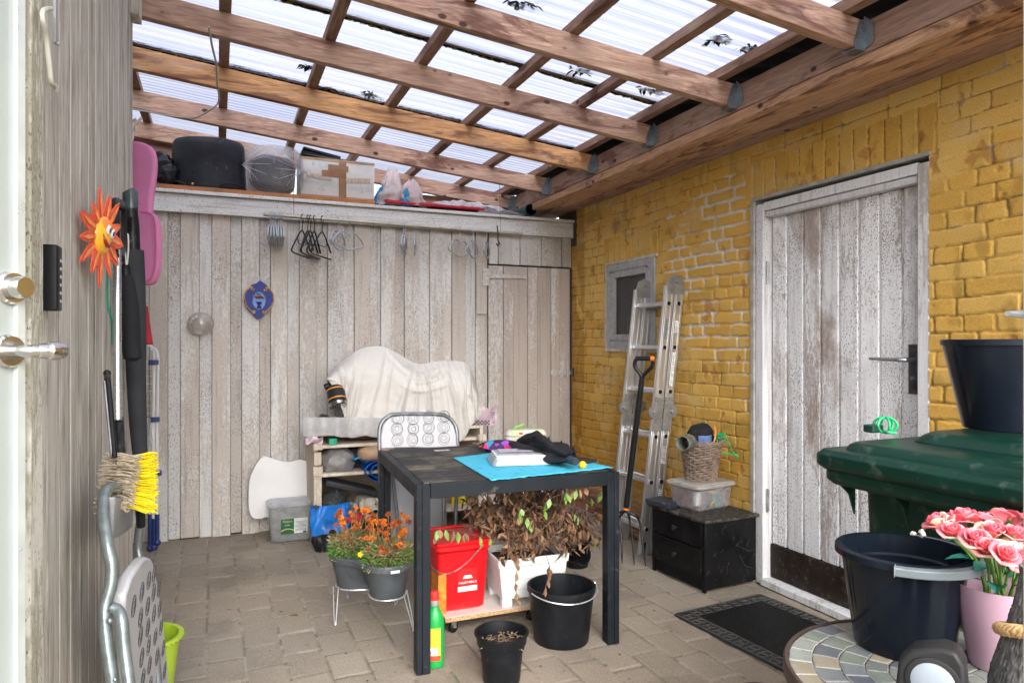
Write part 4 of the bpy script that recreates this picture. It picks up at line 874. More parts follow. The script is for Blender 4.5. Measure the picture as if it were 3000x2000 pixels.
# ---- clothes rod and hangers
ra,rb_=at(605,492,Y=4.80),at(1200,538,Y=4.80)
rod=MB(); rod.tube([ra,rb_],.0125,12); tag(rod.build('clothes_rod',plain('zinc_rod',(.40,.37,.30),.45,.7,var=.2)),'thin metal rod hung in front of the shed top board for clothes hangers','rod')
def hanger(name,label,black,group):
    t=thing(name,label,'clothes hanger',(0,0,0),0,group); mat_=plain('hanger_black',(.012,.012,.014),.3) if black else plain('hanger_grey',(.34,.36,.385),.35,.1)
    m=MB(); m.tube(smooth([(0,-.014,-.018),(0,-.018,.004),(0,0,.020),(0,.018,.004),(0,.010,-.035),(0,0,-.06),(0,0,-.085)]),.0032,6); m.build('hook',mat_,t,world=False)
    m=MB()
    if black:
        P=[(0,0,-.085),(0,-.05,-.115),(0,-.15,-.205),(0,-.178,-.235),(0,-.16,-.252),(0,0,-.256),(0,.16,-.252),(0,.178,-.235),(0,.15,-.205),(0,.05,-.115)]
        m.tube(smooth(P+[P[0]],4),.0055,6); m.tube(smooth([(0,-.09,-.15),(0,-.05,-.18),(0,.05,-.18),(0,.09,-.15)]),.003,6)
    else:
        w_=.125; P=[(0,0,-.095),(0,-.03,-.078),(0,-.075,-.088),(0,-w_,-.140),(0,-w_+.006,-.165),(0,-.05,-.185),(0,0,-.200),(0,.05,-.185),(0,w_-.006,-.165),(0,w_,-.140),(0,.075,-.088),(0,.03,-.078)]
        m.tube(smooth(P+[P[0]],4),.0058,6); m.tube(smooth([(0,0,-.082),(0,-.014,-.105),(0,0,-.135),(0,.014,-.105),(0,0,-.082)]),.0035,6)
    m.build('arms',mat_,t,world=False); return t
def onrod(px): 
    t=(px-605)/(1200-605); P=ra.lerp(rb_,t*1.0); q=at(px,515,Y=4.80); return Vector((q.x,4.80,ra.z+(rb_.z-ra.z)*t+.0))
gh=hanger('coat_hanger','thin light grey hanger packed edge-on at the left end of the rod',False,'grey hangers bunched at the left end of the rod')
spots=[(620,-4),(624,0),(628,3),(632,6),(639,2),(643,5),(647,8),(650,3)]
for i,(px,a) in enumerate(spots):
    o=gh if i==0 else copy_tree(gh); o.location=onrod(px); o.rotation_euler=(0,0,rad(a-6)); o['label']=('leftmost','second from left','third from left','fourth from left','fourth from right','third from right','second from right','rightmost')[i]+' of the thin grey hangers bunched at the rod\'s left end'
for (px,a,lab) in ((776,-32,'light grey hanger just right of the black hangers, overlapping another grey one'),(800,-62,'light grey hanger turned broadside, right one of the pair beside black hangers'),
                   (927,-22,'front light grey hanger of the close pair at the middle of the rod'),(931,-18,'rear light grey hanger of the close pair at the middle of the rod'),(953,-17,'light grey hanger seen edge-on just right of the middle pair'),
                   (1056,-56,'widest light grey hanger near the right end of the rod'),(1086,-38,'light grey hanger between the wide one and the last one at the right end'),(1118,-30,'last light grey hanger beside the black hook')):
    o=copy_tree(gh); o.location=onrod(px); o.rotation_euler=(0,0,rad(a)); o['label']=lab; o['group']='single grey hangers along the rod'
bh2=hanger('coat_hanger','black plastic clothes hanger in the overlapping bunch of black ones','x','black hangers on the rod')
for i,(px,a) in enumerate(((694,-27),(707,-21),(713,-25),(722,-22),(740,-30))):
    o=bh2 if i==0 else copy_tree(bh2); o.location=onrod(px); o.rotation_euler=(0,0,rad(a)); o['label']=('leftmost','second from left','middle one','second from right','rightmost')[i]+' of the five overlapping black plastic hangers on the rod'
h1=onrod(1142); m=MB(); m.tube([h1+Vector((0,0,.05)),h1+Vector((0,-.016,-.01)),h1+Vector((.001,-.014,-.06))]+smooth([h1+Vector((.004,-.014,-.07)),h1+Vector((.012,-.014,-.085)),h1+Vector((0,-.014,-.10)),h1+Vector((-.012,-.014,-.085))]),.005,8)
tag(m.build('hook',black_pl),'small black S-hook strapped to the right end of the clothes rod','hook')
# ---- round lamp and ceramic font on the planks
p=at(461,743,Y=4.86); lm=thing('wall_lamp','round clear glass globe lamp on the shed planks','lamp',(p.x,BY,p.z))
globe_m=clearish('globe_beige',(.60,.54,.47),.50,.10)
glb=NT('clear_glass'); t_=glb.t; t_.nodes.remove(glb.p); tr=glb.n('ShaderNodeBsdfTransparent'); tr.inputs[0].default_value=(.93,.92,.90,1); gl=glb.n('ShaderNodeBsdfGlossy'); gl.inputs['Roughness'].default_value=.06; mx=glb.n('ShaderNodeMixShader'); lwt=glb.n('ShaderNodeLayerWeight'); lwt.inputs[0].default_value=.45
glb.l(glb.math('MULTIPLY_ADD',lwt.outputs['Fresnel'],.55,.03),mx.inputs[0]); glb.l(tr.outputs[0],mx.inputs[1]); glb.l(gl.outputs[0],mx.inputs[2]); glb.l(mx.outputs[0],glb.out.inputs[0])
m=MB(); m.sphere((p.x,4.865,p.z),(.079,.070,.073),36,24); m.build('globe',globe_m,lm)
MY=Matrix(((1,0,0),(0,0,-1),(0,1,0)))
m=MB(); m.lathe([(.055,0),(.055,.004),(.03,.006),(0,.006)],(p.x,BY-.0,p.z),24,MY); m.build('base',plain('lamp_base',(.50,.46,.40),.6),lm)
m=MB(); m.sphere((p.x-.012,4.905,p.z+.052),.007,8,6); m.build('screw',dsteel,lm)
p=at(595,688,Y=4.91); cf=thing('ceramic_plaque','blue glazed ceramic wall plaque with ochre scrolls and a little fruit bowl','plaque',(p.x,BY,p.z))
S_=4.48/1600*(784/3000)*0+ .00282; 
def cp(x,y,d=0): return Vector((p.x+(x-1490)/6.19*.784*S_*1.0,4.915-d,p.z-(y-600)/6.19*.784*S_))
blue=plain('cobalt_glaze',(.008,.022,.20),.55,var=.5,scale=60,bump=0); lb_=plain('pale_blue_glaze',(.16,.26,.55),.5,var=.2,scale=60,bump=0); och_=plain('ochre_glaze',(.42,.24,.06),.2,var=.5,scale=70,bump=0)
out=[(1500,250),(1560,280),(1655,365),(1640,390),(1720,450),(1750,560),(1720,700),(1650,810),(1570,870),(1560,905),(1480,955),(1400,905),(1390,865),(1320,810),(1240,690),(1222,560),(1260,440),(1345,385),(1350,335),(1440,300)]
O=cp(1490,600,.0); m=MB(); m.prism([((cp(*q)-O).x,(cp(*q)-O).z) for q in ell(out,3)],O,(1,0,0),(0,0,1),.016); m.build('body',blue,cf,bevel=.004)
m=MB(); rg=random.Random(2); st_=[]
for k in range(56):
    a=2*math.pi*k/56; r_=(1 if k%2 else .80)*rg.uniform(.95,1.03); st_.append((1488+125*r_*math.cos(a),625+180*r_*math.sin(a)))
m.prism([((cp(*q)-O).x,(cp(*q)-O).z) for q in st_],O+Vector((0,-.016,0)),(1,0,0),(0,0,1),.0015); m.build('pale_centre',lb_,cf)
for sgn in (-1,1):
    f=lambda x,y:cp(1488+sgn*(x-1488),y,.017)
    m=MB(); m.tube(smooth([f(1590,400),f(1575,425),f(1600,440),f(1625,410),f(1600,375),f(1650,385),f(1710,450),f(1742,560),f(1715,700),f(1640,800),f(1570,850),f(1550,830),f(1575,815),f(1590,835)]),.0045,8); m.build('scroll',och_,cf)
m=MB(); m.lathe([(0,0),(.013,.0),(.014,.006),(.010,.012),(.009,.028),(.020,.036),(.021,.040),(0,.040)],cp(1488,760,.022),20); m.build('bowl',blue,cf)
m=MB(); 
for k in range(9): m.sphere(cp(1420+k*17,548+((k*7)%3)*9,.028),.0065,8,6)
m.build('fruit',plain('fruit_red',(.30,.03,.03),.3,var=.4,scale=90),cf)
m=MB()
for k in range(7):
    a=rad(30+k*20); m.tube([cp(1488,515,.022),cp(1488+70*math.cos(a),515-45*math.sin(a),.024)],[.003,.001],5)
m.build('leaves',plain('leaf_glaze',(.03,.20,.12),.3),cf)
# ============================================================ BOOKCASE BY THE SHED AND WHAT IS ON IT
pine=flaky_paint('bleached_pine','Z',beige=(.52,.44,.34),white=(.62,.56,.47),speck=.2,whiteness=.5,pv=.05)
BX0,BX1,BF,BK=.545,1.66,4.42,4.86
bc=thing('bookcase','low bleached wooden shelf unit crammed with junk under a white cloth','bookcase',((BX0+BX1)/2,4.6,0))
for x in (BX0+.012,BX1-.012,):
    m=MB(); m.box((x,(BF+BK)/2+.01,.35),(.022,BK-BF,.70)); m.build('side_panel',pine,bc,bevel=.002,rnd=[.4]*8)
for x in (BX0+.02,BX1-.02):
    m=MB(); m.box((x,BF-.005,.22),(.05,.03,.44)); m.box((x,BF-.012,.47),(.058,.04,.06)); m.box((x,BF-.006,.545),(.046,.03,.08)); m.box((x,BF-.014,.62),(.056,.045,.04)); m.build('moulded_post',pine,bc,bevel=.006,rnd=[.6]*32,seg=3)
for z,nm in ((.690,'top'),(.612,'shelf'),(.435,'shelf'),(.145,'shelf')):
    m=MB(); m.box(((BX0+BX1)/2,(BF+BK)/2+.005,z),(BX1-BX0-.05,BK-BF-.02,.02)); m.build(nm,pine,bc,bevel=.002,rnd=[.5]*8)
m=MB(); m.box(((BX0+BX1)/2,BK-.01,.35),(BX1-BX0-.05,.01,.68)); m.build('back_panel',plain('pine_back',(.30,.24,.17),.8,var=.2,scale=20),bc)
# white cloth over something bulky
s=NT('white_cotton'); n1=s.noise(5,6,rough=.7); c=s.mix(s.ramp(n1,[(.55,0),(.75,.6)]),(.60,.575,.53),(.40,.36,.30)); sx=s.n('ShaderNodeSeparateXYZ'); s.l(s.mp(scale=(1,1,.45),rot=(0,rad(18),0)),sx.inputs[0]); wv=s.math('FRACT',s.math('MULTIPLY',sx.outputs[0],26)); st=s.ramp(wv,[(0,.35),(.10,.35),(.13,0)]); mk_=s.ramp(s.math('ADD',sx.outputs[0],0),[(.60,0),(.66,1)]); sxx=s.n('ShaderNodeSeparateXYZ'); s.l(s.co(),sxx.inputs[0]); mk_=s.math('GREATER_THAN',sxx.outputs[0],1.18); c=s.mix(s.math('MULTIPLY',st,mk_),c,(.34,.32,.29)); s.set(col=c,rough=.95,spec=.1); s.bump(s.noise(150,3),.5,.002); clo=s.m
topc=[(752,868),(765,848),(800,818),(825,802),(850,795),(880,795),(905,806),(935,824),(955,833),(975,834),(1000,829),(1030,828),(1064,830),(1080,845),(1090,875),(1098,905)]
botc=[(753,872),(772,890),(785,940),(795,985),(800,1004),(830,1000),(870,996),(905,996),(940,1000),(975,1004),(1010,1010),(1035,1016),(1058,1014),(1080,985),(1098,962),(1106,945)]
T=[Vector((a,b,0)) for a,b in topc]; B_=[Vector((a,b,0)) for a,b in botc]
def lerpl(P,u): f=u*(len(P)-1); i=min(int(f),len(P)-2); return P[i].lerp(P[i+1],f-i)
TS=smooth(T,5); BS=smooth(B_,5)
FOLDS=[(.10,.13,.012,.030),(.17,.20,.010,.022),(.27,.24,.016,.020),(.34,.36,.010,.026),(.41,.40,.008,.018),(.50,.47,.014,.032),(.56,.55,.009,.026),(.61,.63,.011,.034),(.67,.72,.008,.022),(.73,.79,.012,.030),(.80,.85,.009,.020),(.86,.93,.011,.032),(.93,.97,.008,.020)]
def clothf(u,v):
    t=lerpl(TS,u); b=lerpl(BS,u)
    if v<.14:
        k=1-v/.14; p=at(t.x,t.y+2,Y=4.60+.22*k); return p+Vector((0,0,-.10*k*k))
    k=(v-.14)/.86; x=t.x+(b.x-t.x)*k; y=t.y+(b.y-t.y)*k
    f=0
    for a,c,w_,h_ in FOLDS:
        cc=a+(c-a)*k+.008*math.sin(k*5+a*40); ww=w_*(.55+.9*k); g=(u-cc)/ww
        f+=h_*(k**.55)*(math.exp(-g*g)-.45*math.exp(-(g-1.7)**2))*(.8+.35*math.sin(k*6+a*60))
    # swags hanging from the two humps across the dip
    for r0,hh in ((.16,.020),(.26,.016),(.38,.014)):
        dx=(u-.56)/.20; yy=k-(r0-.13*dx*dx); 
        if abs(dx)<1.15: f+=hh*math.exp(-(yy/.028)**2)*(1-(dx/1.15)**2)
    f+=.020*mnoise.noise(Vector((u*5,k*2.5,2)))+.005*mnoise.noise(Vector((u*26,k*12,5)))
    Y=4.60-.185*(1-(1-min(1,k*2.2))**2)-f+.012
    return at(x+2.5*math.sin(k*9+u*30)*k,y+(5*math.sin(u*21)+3*math.sin(u*47))*max(0,k-.9)*10*.5,Y=Y)
m=MB(); m.grid(clothf,240,90); cl=m.build('cloth',clo,None,solid=.004)
tag(cl,'white cotton cloth draped over bulky things on the bookcase','cloth')
m=MB(); p=at(885,880,Y=4.7); m.box((p.x+.05,4.74,.86),(.46,.14,.30)); p=at(1020,900,Y=4.7); m.box((p.x+.03,4.74,.84),(.30,.14,.26)); m.build('covered_crate',plain('covered_dark',(.1,.1,.1),.8),cl)
# quilted plastic cover on top, hanging over the left end
def cov(u,v):
    x=697+u*235; top=948+16*u*0; 
    P=at(x,955+ (0 if v<.5 else (v-.5)*2*46)+3*math.sin(u*20)*max(0,v-.5)*2, Y=(4.80-.38*v*2 if v<.5 else 4.405-.012*math.sin(u*23)-.01))
    if v<.5: P.z=.706+.004*math.sin(u*9)
    return P
m=MB(); m.grid(cov,60,16); 
tag(m.build('plastic_cover',clearish('quilted_film',(.80,.80,.80),.70,.2,wr=.6)),'cloudy quilted plastic cover hanging over the left front edge of the bookcase top','plastic sheet')
pinkp=plain('pink_print',(.58,.43,.50),.5,var=.15,scale=30)
def flap(x0,y0,x1,y1,Y,seed,lift=0):
    return MB().grid(lambda u,v:at(x0+(x1-x0)*u,y0+(y1-y0)*v+3*math.sin(u*9+seed),Y=Y+.02*math.sin(u*5+v*3+seed)),14,8)
pb=flap(702,1003,742,1018,4.37,1).build('oilcloth',pinkp); tag(pb,'pink printed oilcloth corner hanging below the plastic cover at the left','oilcloth')
po=thing('oilcloth','pink printed oilcloth corner with grey check border at the right of the cloth','oilcloth',tuple(at(1120,960,Y=4.42)))
flap(1088,935,1142,975,4.47,2).build('sheet',pinkp,po)
m=MB()
for i in range(9):
    for j in range(3):
        if (i+j)%2==0: m.add([at(1089+i*4,966-1+j*3.4,Y=4.44),at(1093+i*4,966-1+j*3.4,Y=4.44),at(1093+i*4,969.2-1+j*3.4,Y=4.44),at(1089+i*4,969.2-1+j*3.4,Y=4.44)],[(0,1,2,3)])
m.build('check_border',ink,po)
text('lettering','ROSE',.035,at(1133,958,Y=4.43),(0,0,1),(-1,0,0),ink,po,off=.004)
# camp stove and canister
cs=thing('camping_stove','small black camping stove standing on the plastic cover','stove',tuple(at(740,945,Y=4.5)))
m=MB(); p=at(742,941,Y=4.5); m.rbox((p.x,4.52,.716),(.12,.14,.018),.01); m.prism([(-.045,0),(.04,0),(.055,.04),(.03,.075),(-.0,.08),(-.03,.045)],(p.x-.0,4.48,.725),(1,0,0),(0,0,1),-.10); m.build('body',black_pl,cs,bevel=.003)
gc=thing('gas_canister','gas canister with orange striped black label lying tilted against the cloth','canister',tuple(at(775,915,Y=4.44)))
ax=(at(768,883,Y=4.47)-at(778,935,Y=4.40)).normalized(); c0=at(778,934,Y=4.40)
xx=ax.cross(Vector((0,1,0))).normalized(); yy=ax.cross(xx); MC_=Matrix((xx,yy,ax)).transposed()
m=MB(); m.lathe([(0,.006),(.035,.006),(.050,0),(.056,.006),(.056,.025)],c0,28,MC_); m.build('base',plain('tin',(.5,.5,.48),.25,1,var=.1),gc)
m=MB(); m.lathe([(.0565,.024),(.0565,.118),(.045,.135),(.02,.145),(0,.146)],c0,28,MC_); lbn=m.build('body',plain('canister_black',(.02,.02,.022),.35),gc)
orange=plain('orange_label',(.75,.30,.02),.4)
m=MB(); m.lathe([(.0572,.045),(.0572,.052)],c0,28,MC_); m.lathe([(.0572,.108),(.0572,.115)],c0,28,MC_)
for k in range(5):
    a=rad(210+k*24); m.box(c0+MC_@Vector((.0572*math.cos(a),.0572*math.sin(a),.08+.008*(k%2))),(.014,.002,.018),MC_@Matrix.Rotation(a+math.pi/2,3,'Z')@Matrix.Rotation(.6,3,'Y'))
m.build('label_stripes',orange,gc)
m=MB(); a=rad(262); m.box(c0+MC_@Vector((.0575*math.cos(a),.0575*math.sin(a),.09)),(.017,.002,.022),MC_@Matrix.Rotation(a+math.pi/2,3,'Z')); m.build('white_label',white_pl,gc)
m=MB(); p=at(752,887,Y=4.47); m.lathe([(.018,-.02),(.02,-.01),(.02,.01),(.012,.02),(0,.02)],p,12,Matrix.Rotation(rad(70),3,'Y')); m.build('valve',black_pl,gc)
m=MB(); m.tube([at(760,888,Y=4.46),at(778,882,Y=4.46)],.01,8); m.build('valve_ring',plain('green_valve',(.08,.35,.08),.4),gc)
# contents of the shelves
def pb_(x,y,Y): return at(x,y,Y=Y)
p=at(778,1095,Y=4.5); m=blob((p.x,4.55,.50),(.10,.10,.075),.02,12,4,zmin=.447,sq=.8); tag(m.build('plastic_bag',clearish('grey_film',(.50,.48,.47),.75,.2,wr=.9)),'crumpled grey plastic bag at the left end of the middle shelf','bag')
p=at(815,1090,Y=4.6); m=MB(); m.rbox((p.x+.02,4.63,.51),(.10,.12,.125),.01); tag(m.build('box',black_pl),'black plastic box beside the crumpled grey bag on the middle shelf','box')
p=at(860,1045,Y=4.42); m=blob((p.x+.02,4.47,.555),(.115,.12,.045),.012,9,6,sq=.7); tag(m.build('folded_cushion',plain('tan_vinyl',(.42,.27,.16),.45,var=.12,bump=.2)),'folded tan vinyl cushion stuffed under the upper shelf','cushion')
m=MB(); 
def roll(u,v):
    a=2*math.pi*u*2.4; r_=.035+.055*u+.005*mnoise.noise(Vector((u*14,v*5,1))); q=at(862,1083,Y=4.44)
    return Vector((q.x+.02+r_*1.5*math.cos(a)*.9,4.36+.22*v,.455+r_*math.sin(a)*(.95)))
m.grid(roll,90,8); tp=m.build('tarpaulin',plain('blue_tarp',(.005,.10,.42),.35,var=.3,scale=14,bump=.5,bscale=30),solid=.003); tag(tp,'rolled bright blue tarpaulin hanging out of the middle shelf','tarpaulin')
m=MB(); p=at(850,1052,Y=4.40); m.grid(lambda u,v:Vector((p.x-.10+.22*u,4.40+.2*v,.515+.012*math.sin(u*12)+.01*math.cos(v*6))),20,6); m.build('fold',plain('cyan_tarp',(.01,.22,.38),.4),tp,solid=.01)
m=MB(); A=at(775,1122,Y=4.42); m.box((A.x+.09,4.50,.345),(.34,.20,.035),Matrix.Rotation(rad(16),3,'Y')); tag(m.build('tray',plain('dark_tray',(.035,.037,.04),.4,var=.3),bevel=.008),'dark grey plastic tray lying tilted on the lowest shelf','tray')
# fluffy grey toy
fp=at(770,1175,Y=4.5); fl=thing('grey_rug','fluffy grey wool bundle under the tilted tray','rug',(fp.x,4.55,.155))
m=MB(); rg=random.Random(8)
m.sphere((fp.x,4.56,.235),(.085,.08,.08),16,10); m.build('core',plain('wool_dark',(.05,.06,.06),.95),fl)
m=MB()
for k in range(900):
    d=Vector((rg.gauss(0,1),rg.gauss(0,1),rg.gauss(0,1))).normalized(); q=Vector((fp.x,4.56,.235))+Vector((d.x*.08,d.y*.075,d.z*.075)); e=q+d*.03+Vector((rg.uniform(-.012,.012),0,rg.uniform(-.02,.0))); s_=d.cross(Vector((.3,.2,1))).normalized()*.0035
    m.add([q-s_,q+s_,e],[(0,1,2)])
m.flat=True; m.build('fluff',plain('wool_grey',(.16,.19,.185),.95,var=.4,scale=50,bump=0),fl)
# ceramic dog
dgm=plain('cream_glaze',(.55,.51,.42),.15,var=.06,bump=0); dp=at(848,1175,Y=4.45)
dog=thing('dog_figurine','cream glazed ceramic dog lying on the lowest shelf','figurine',(dp.x,4.45,.155))
s_=.9
def DV(x,y,z): return Vector((dp.x+x*s_,4.45+y*s_,.157+z*s_))
mb=MB(); mb.tube(smooth([DV(-.02,.18,.06),DV(-.01,.12,.08),DV(0,.04,.075),DV(.0,-.01,.07)],5),[.035,.05,.058,.062,.064,.064,.062,.06,.06,.058,.055,.052,.05,.048,.045,.04],16)
mb.sphere(DV(0,-.03,.085),(.052,.055,.048),20,14); mb.sphere(DV(.018,-.085,.062),(.028,.036,.024),16,10); mb.tube([DV(-.035,-.0,.02),DV(-.03,-.09,.016)],[.022,.018],10); mb.tube([DV(.05,-.0,.02),DV(.05,-.08,.016)],[.022,.018],10)
mb.build('body',dgm,dog)
for sx in (-1,1):
    m=MB(); m.tube(smooth([DV(sx*.035,-.02,.12),DV(sx*.056,-.03,.10),DV(sx*.056,-.04,.055)]),[.012]*6+[.019]*6+[.010],10); m.build('ear',dgm,dog)
    m=MB(); m.sphere(DV(sx*.022+.006,-.079,.095),.006,8,6); m.build('eye',plain('brown_eye',(.03,.015,.01),.2),dog)
m=MB(); m.sphere(DV(.020,-.120,.056),(.013,.010,.011),10,8); m.build('nose',plain('nose_black',(.01,.01,.01),.15),dog)
# grey kitten figurine
kp_=at(812,1172,Y=4.40); kt=thing('cat_figurine','tiny grey striped cat figurine sitting beside the ceramic dog','figurine',(kp_.x,4.40,.157)); km=plain('grey_stripe',(.17,.19,.20),.4,var=.5,scale=70)
def KV(x,y,z): return Vector((kp_.x+x,4.40+y,.157+z))
m=MB(); m.tube([KV(0,.03,.0),KV(0,.02,.035),KV(0,.0,.06),KV(0,-.005,.075)],[.034,.034,.026,.018],14); m.sphere(KV(0,-.012,.086),(.026,.023,.022),16,12)
for sx in (-1,1): m.tube([KV(sx*.016,-.01,.098),KV(sx*.021,-.012,.122)],[.010,.001],6); m.tube([KV(sx*.012,-.02,.05),KV(sx*.012,-.03,.0)],[.009,.008],8)
m.build('body',km,kt)
for sx in (-1,1): m=MB(); m.sphere(KV(sx*.010,-.033,.089),.0035,8,6); m.build('eye',MC['brown_eye'],kt)
m=MB(); m.tube(smooth([KV(.02,.05,.005),KV(.05,.03,.01),KV(.055,.0,.012)]),.007,8); m.build('tail',km,kt)
# red case and yellow bag
p=at(808,1195,Y=4.36); m=MB(); m.rbox((p.x,4.36,.175),(.15,.10,.045),.03,None,5); rc=m.build('pouch',plain('crimson_fabric',(.38,.01,.035),.6,var=.15),bevel=.004); tag(rc,'crimson zipped pouch on the lowest shelf edge above the marigolds','pouch')
m=MB(); m.tube(smooth([(p.x-.02,4.32,.215),(p.x-.005,4.31,.19),(p.x+.005,4.305,.15),(p.x-.0,4.30,.12)]),.003,6); m.build('white_pull',MC['white_cord'],rc)
p=at(790,1170,Y=4.38); m=blob((p.x,4.42,.20),(.04,.04,.03),.008,20,9); tag(m.build('sachet',plain('yellow_foil',(.62,.48,.03),.3,bump=.3)),'crumpled yellow packet behind the crimson pouch','packet')
for (x,y0,y1,w_,c,nm,lab) in ((1051,1128,1168,22,(.65,.50,.02),'detergent_bottle','yellow plastic bottle standing on the lowest shelf at the right'),(1068,1126,1162,14,(.60,.55,.05),'detergent_bottle','second yellow pack with blue print on the lowest shelf at the right')):
    p=at(x,y1,Y=4.50); m=MB(); hh=(y1-y0)/1600*4.6; m.lathe([(0,0),(w_*.0013,0),(w_*.0014,hh*.1),(w_*.0014,hh*.7),(w_*.0009,hh*.85),(w_*.0006,hh),(0,hh)],(p.x,4.55,.156),20); o=m.build('body',plain('yellow_pack%d'%x,c,.35)); o.name=nm; tag(o,lab,'bottle')
p=at(1090,1166,Y=4.5); m=MB(); m.rbox((p.x,4.52,.178),(.09,.07,.04),.01); tag(m.build('tin',plain('olive_tin',(.20,.19,.10),.4,.3)),'flat olive tin beside the yellow packs on the lowest shelf','tin')
p=at(830,1020,Y=4.6); m=blob((p.x,4.60,.650),(.12,.1,.022),.012,16,11,zmin=.623); tag(m.build('cloth_bundle',plain('maroon_knit',(.10,.025,.03),.9,var=.4)),'dark maroon knitted bundle squeezed on the upper shelf','cloth')
p=at(758,1022,Y=4.42); m=MB(); m.rbox((p.x+.02,4.45,.642),(.05,.05,.04),.008); tag(m.build('small_packet',plain('green_pack',(.02,.35,.20),.4)),'small green and blue packet at the left end of the upper shelf','packet')
# ============================================================ POLYSTYRENE SLAB, PLASTIC TUB, BLUE SACK
sty=plain('polystyrene',(.72,.71,.69),.8,var=.04,scale=8,bump=.5,bscale=110)
O=at(570,1192,Y=4.79); pts=[(571,1120),(576,1092),(590,1066),(604,1050),(612,1049),(640,1058),(668,1062),(690,1056),(720,1070),(730,1100),(730,1190),(640,1193),(625,1190),(612,1187),(600,1190),(584,1191),(574,1180),(570,1155)]
m=MB(); poly=[((at(x,y,Y=4.79)-O).x,(at(x,y,Y=4.79)-O).z) for x,y in ell(pts,2)]; m.prism(poly,O,(1,0,0),Vector((0,.09,1)).normalized(),-.035); m.jitter(.003,40)
tag(m.build('foam_slab',sty,bevel=.004),'broken rounded white polystyrene slab leaning on the shed planks','foam slab')
p0=at(668,1243,Z=0); pt_=thing('storage_tub','empty cloudy plastic tub with green bird food label by the shed planks','tub',(p0.x,4.66,0))
mk=clearish('tub_milky',(.62,.64,.62),.50,.25,wr=.1)
m=MB(); m.rbox((0,0,.115),(.235,.15,.23),.03,None,6,(1.13,1.13)); body=m.build('body',mk,pt_,world=False)
m=MB(); m.rbox((0,0,.238),(.285,.185,.022),.035,None,6); m.rbox((0,0,.252),(.262,.165,.008),.03,None,6); m.build('lid',milky,pt_,world=False)
gl_=plain('label_green',(.008,.11,.05),.4,var=.2); O=Vector(pt_.location)+Vector((.012,-.088,.108)); R2=Matrix.Rotation(rad(-4),3,'X')
def lab(nm,x,z,w_,h_,mt,d=.0015,par=None,cz=0):
    mm=MB(); mm.box((O.x+x,O.y-d-(z)*.05,O.z+z),(w_,.0012,h_),Matrix.Rotation(rad(3.6),3,'X')); return mm.build(nm,mt,par or pt_)
lg=lab('label',-.036,0,.078,.095,gl_); lw2=lab('label_panel',.045,0,.082,.095,plain('label_white',(.62,.63,.60),.5),.0015)
gold=plain('gold_print',(.60,.45,.10),.4); whp=plain('white_print',(.75,.75,.72),.5)
text('lettering','Nature',.024,O+Vector((-.036,-.005,.032)),(1,0,0),(0,0,1),gold,lg,stretch=.055)
text('lettering','Fat Balls',.011,O+Vector((-.036,-.0042,.008)),(1,0,0),(0,0,1),whp,lg,stretch=.032)
m=MB(); m.grid(lambda u,v:O+Vector((-.075+.078*u,-.0032,-.030+.012*math.sin(u*3)+.006*v)),12,3); m.build('swoosh',gold,lg)
for k in range(11):
    pass
m=MB()
for k in range(11): m.box(O+Vector((.045,-.0036-.0*k,.040-k*.0068)),(.066 if k%4 else .03,.0008,.0022))
m.box(O+Vector((.068,-.0036,-.040)),(.022,.0008,.010)); m.build('small_print',ink,lw2)
m=MB(); m.rbox((p0.x,4.66,.03),(.20,.13,.04),.02); m.build('contents',plain('tub_dregs',(.08,.09,.10),.8),pt_)
# blue / black sack
bs=thing('soil_sack','blue and black plastic sack standing on the pavers in front of the bookcase','sack',tuple(at(758,1265,Z=0)))
q=at(758,1262,Z=0); bluf=plain('sack_blue',(.01,.15,.50),.28,var=.45,scale=9,bump=.5,bscale=25); blkf=plain('sack_black',(.012,.012,.014),.28,var=.3,bump=.5,bscale=25)
def sack(z0,z1,seed):
    def fn(u,v):
        a=2*math.pi*u; z=z0+(z1-z0)*v; k=z/.27
        w_=.088+.022*math.sin(k*2.6)+.012*k; d_=.05*(1-k*.55)
        n_=mnoise.noise(Vector((math.cos(a)*3,math.sin(a)*3,z*16+seed)))*.012
        cx=abs(math.cos(a))**.7*math.copysign(1,math.cos(a)); sy=abs(math.sin(a))**.7*math.copysign(1,math.sin(a))
        return q+Vector(((w_+n_)*cx*1.0+(.0),(d_+n_)*sy+.0,z+(.02*math.cos(a) if v>.9 and seed else 0)+.006*math.sin(a*3)))
    return MB().grid(fn,48,18,True)
sack(0,.105,0).build('black_base',blkf,bs); sack(.1045,.27,0).build('blue_body',bluf,bs)
m=MB(); m.lathe([(.021,0),(.021,.002),(0,.002)],q+Vector((.005,-.062,.118)),24,Matrix.Rotation(rad(90),3,'X').to_3x3()); m.build('round_label',plain('badge_dark',(.02,.015,.018),.4),bs)
m=MB(); m.lathe([(.021,0),(.023,0),(.023,.0025),(.021,.0025),(.021,0)],q+Vector((.005,-.062,.118)),24,Matrix.Rotation(rad(90),3,'X').to_3x3()); m.build('badge_ring',plain('badge_red',(.45,.05,.05),.4),bs)
text('lettering','SOMMERSP',.024,q+Vector((.035,-.064,.070)),(1,0,.03),(0,0,1),whp,bs,stretch=.115)
m=MB(); m.tube([at(723,1160,D=4.1),at(731,1168,D=4.1)],.009,8); m.build('cap_knob',black_pl,bs)
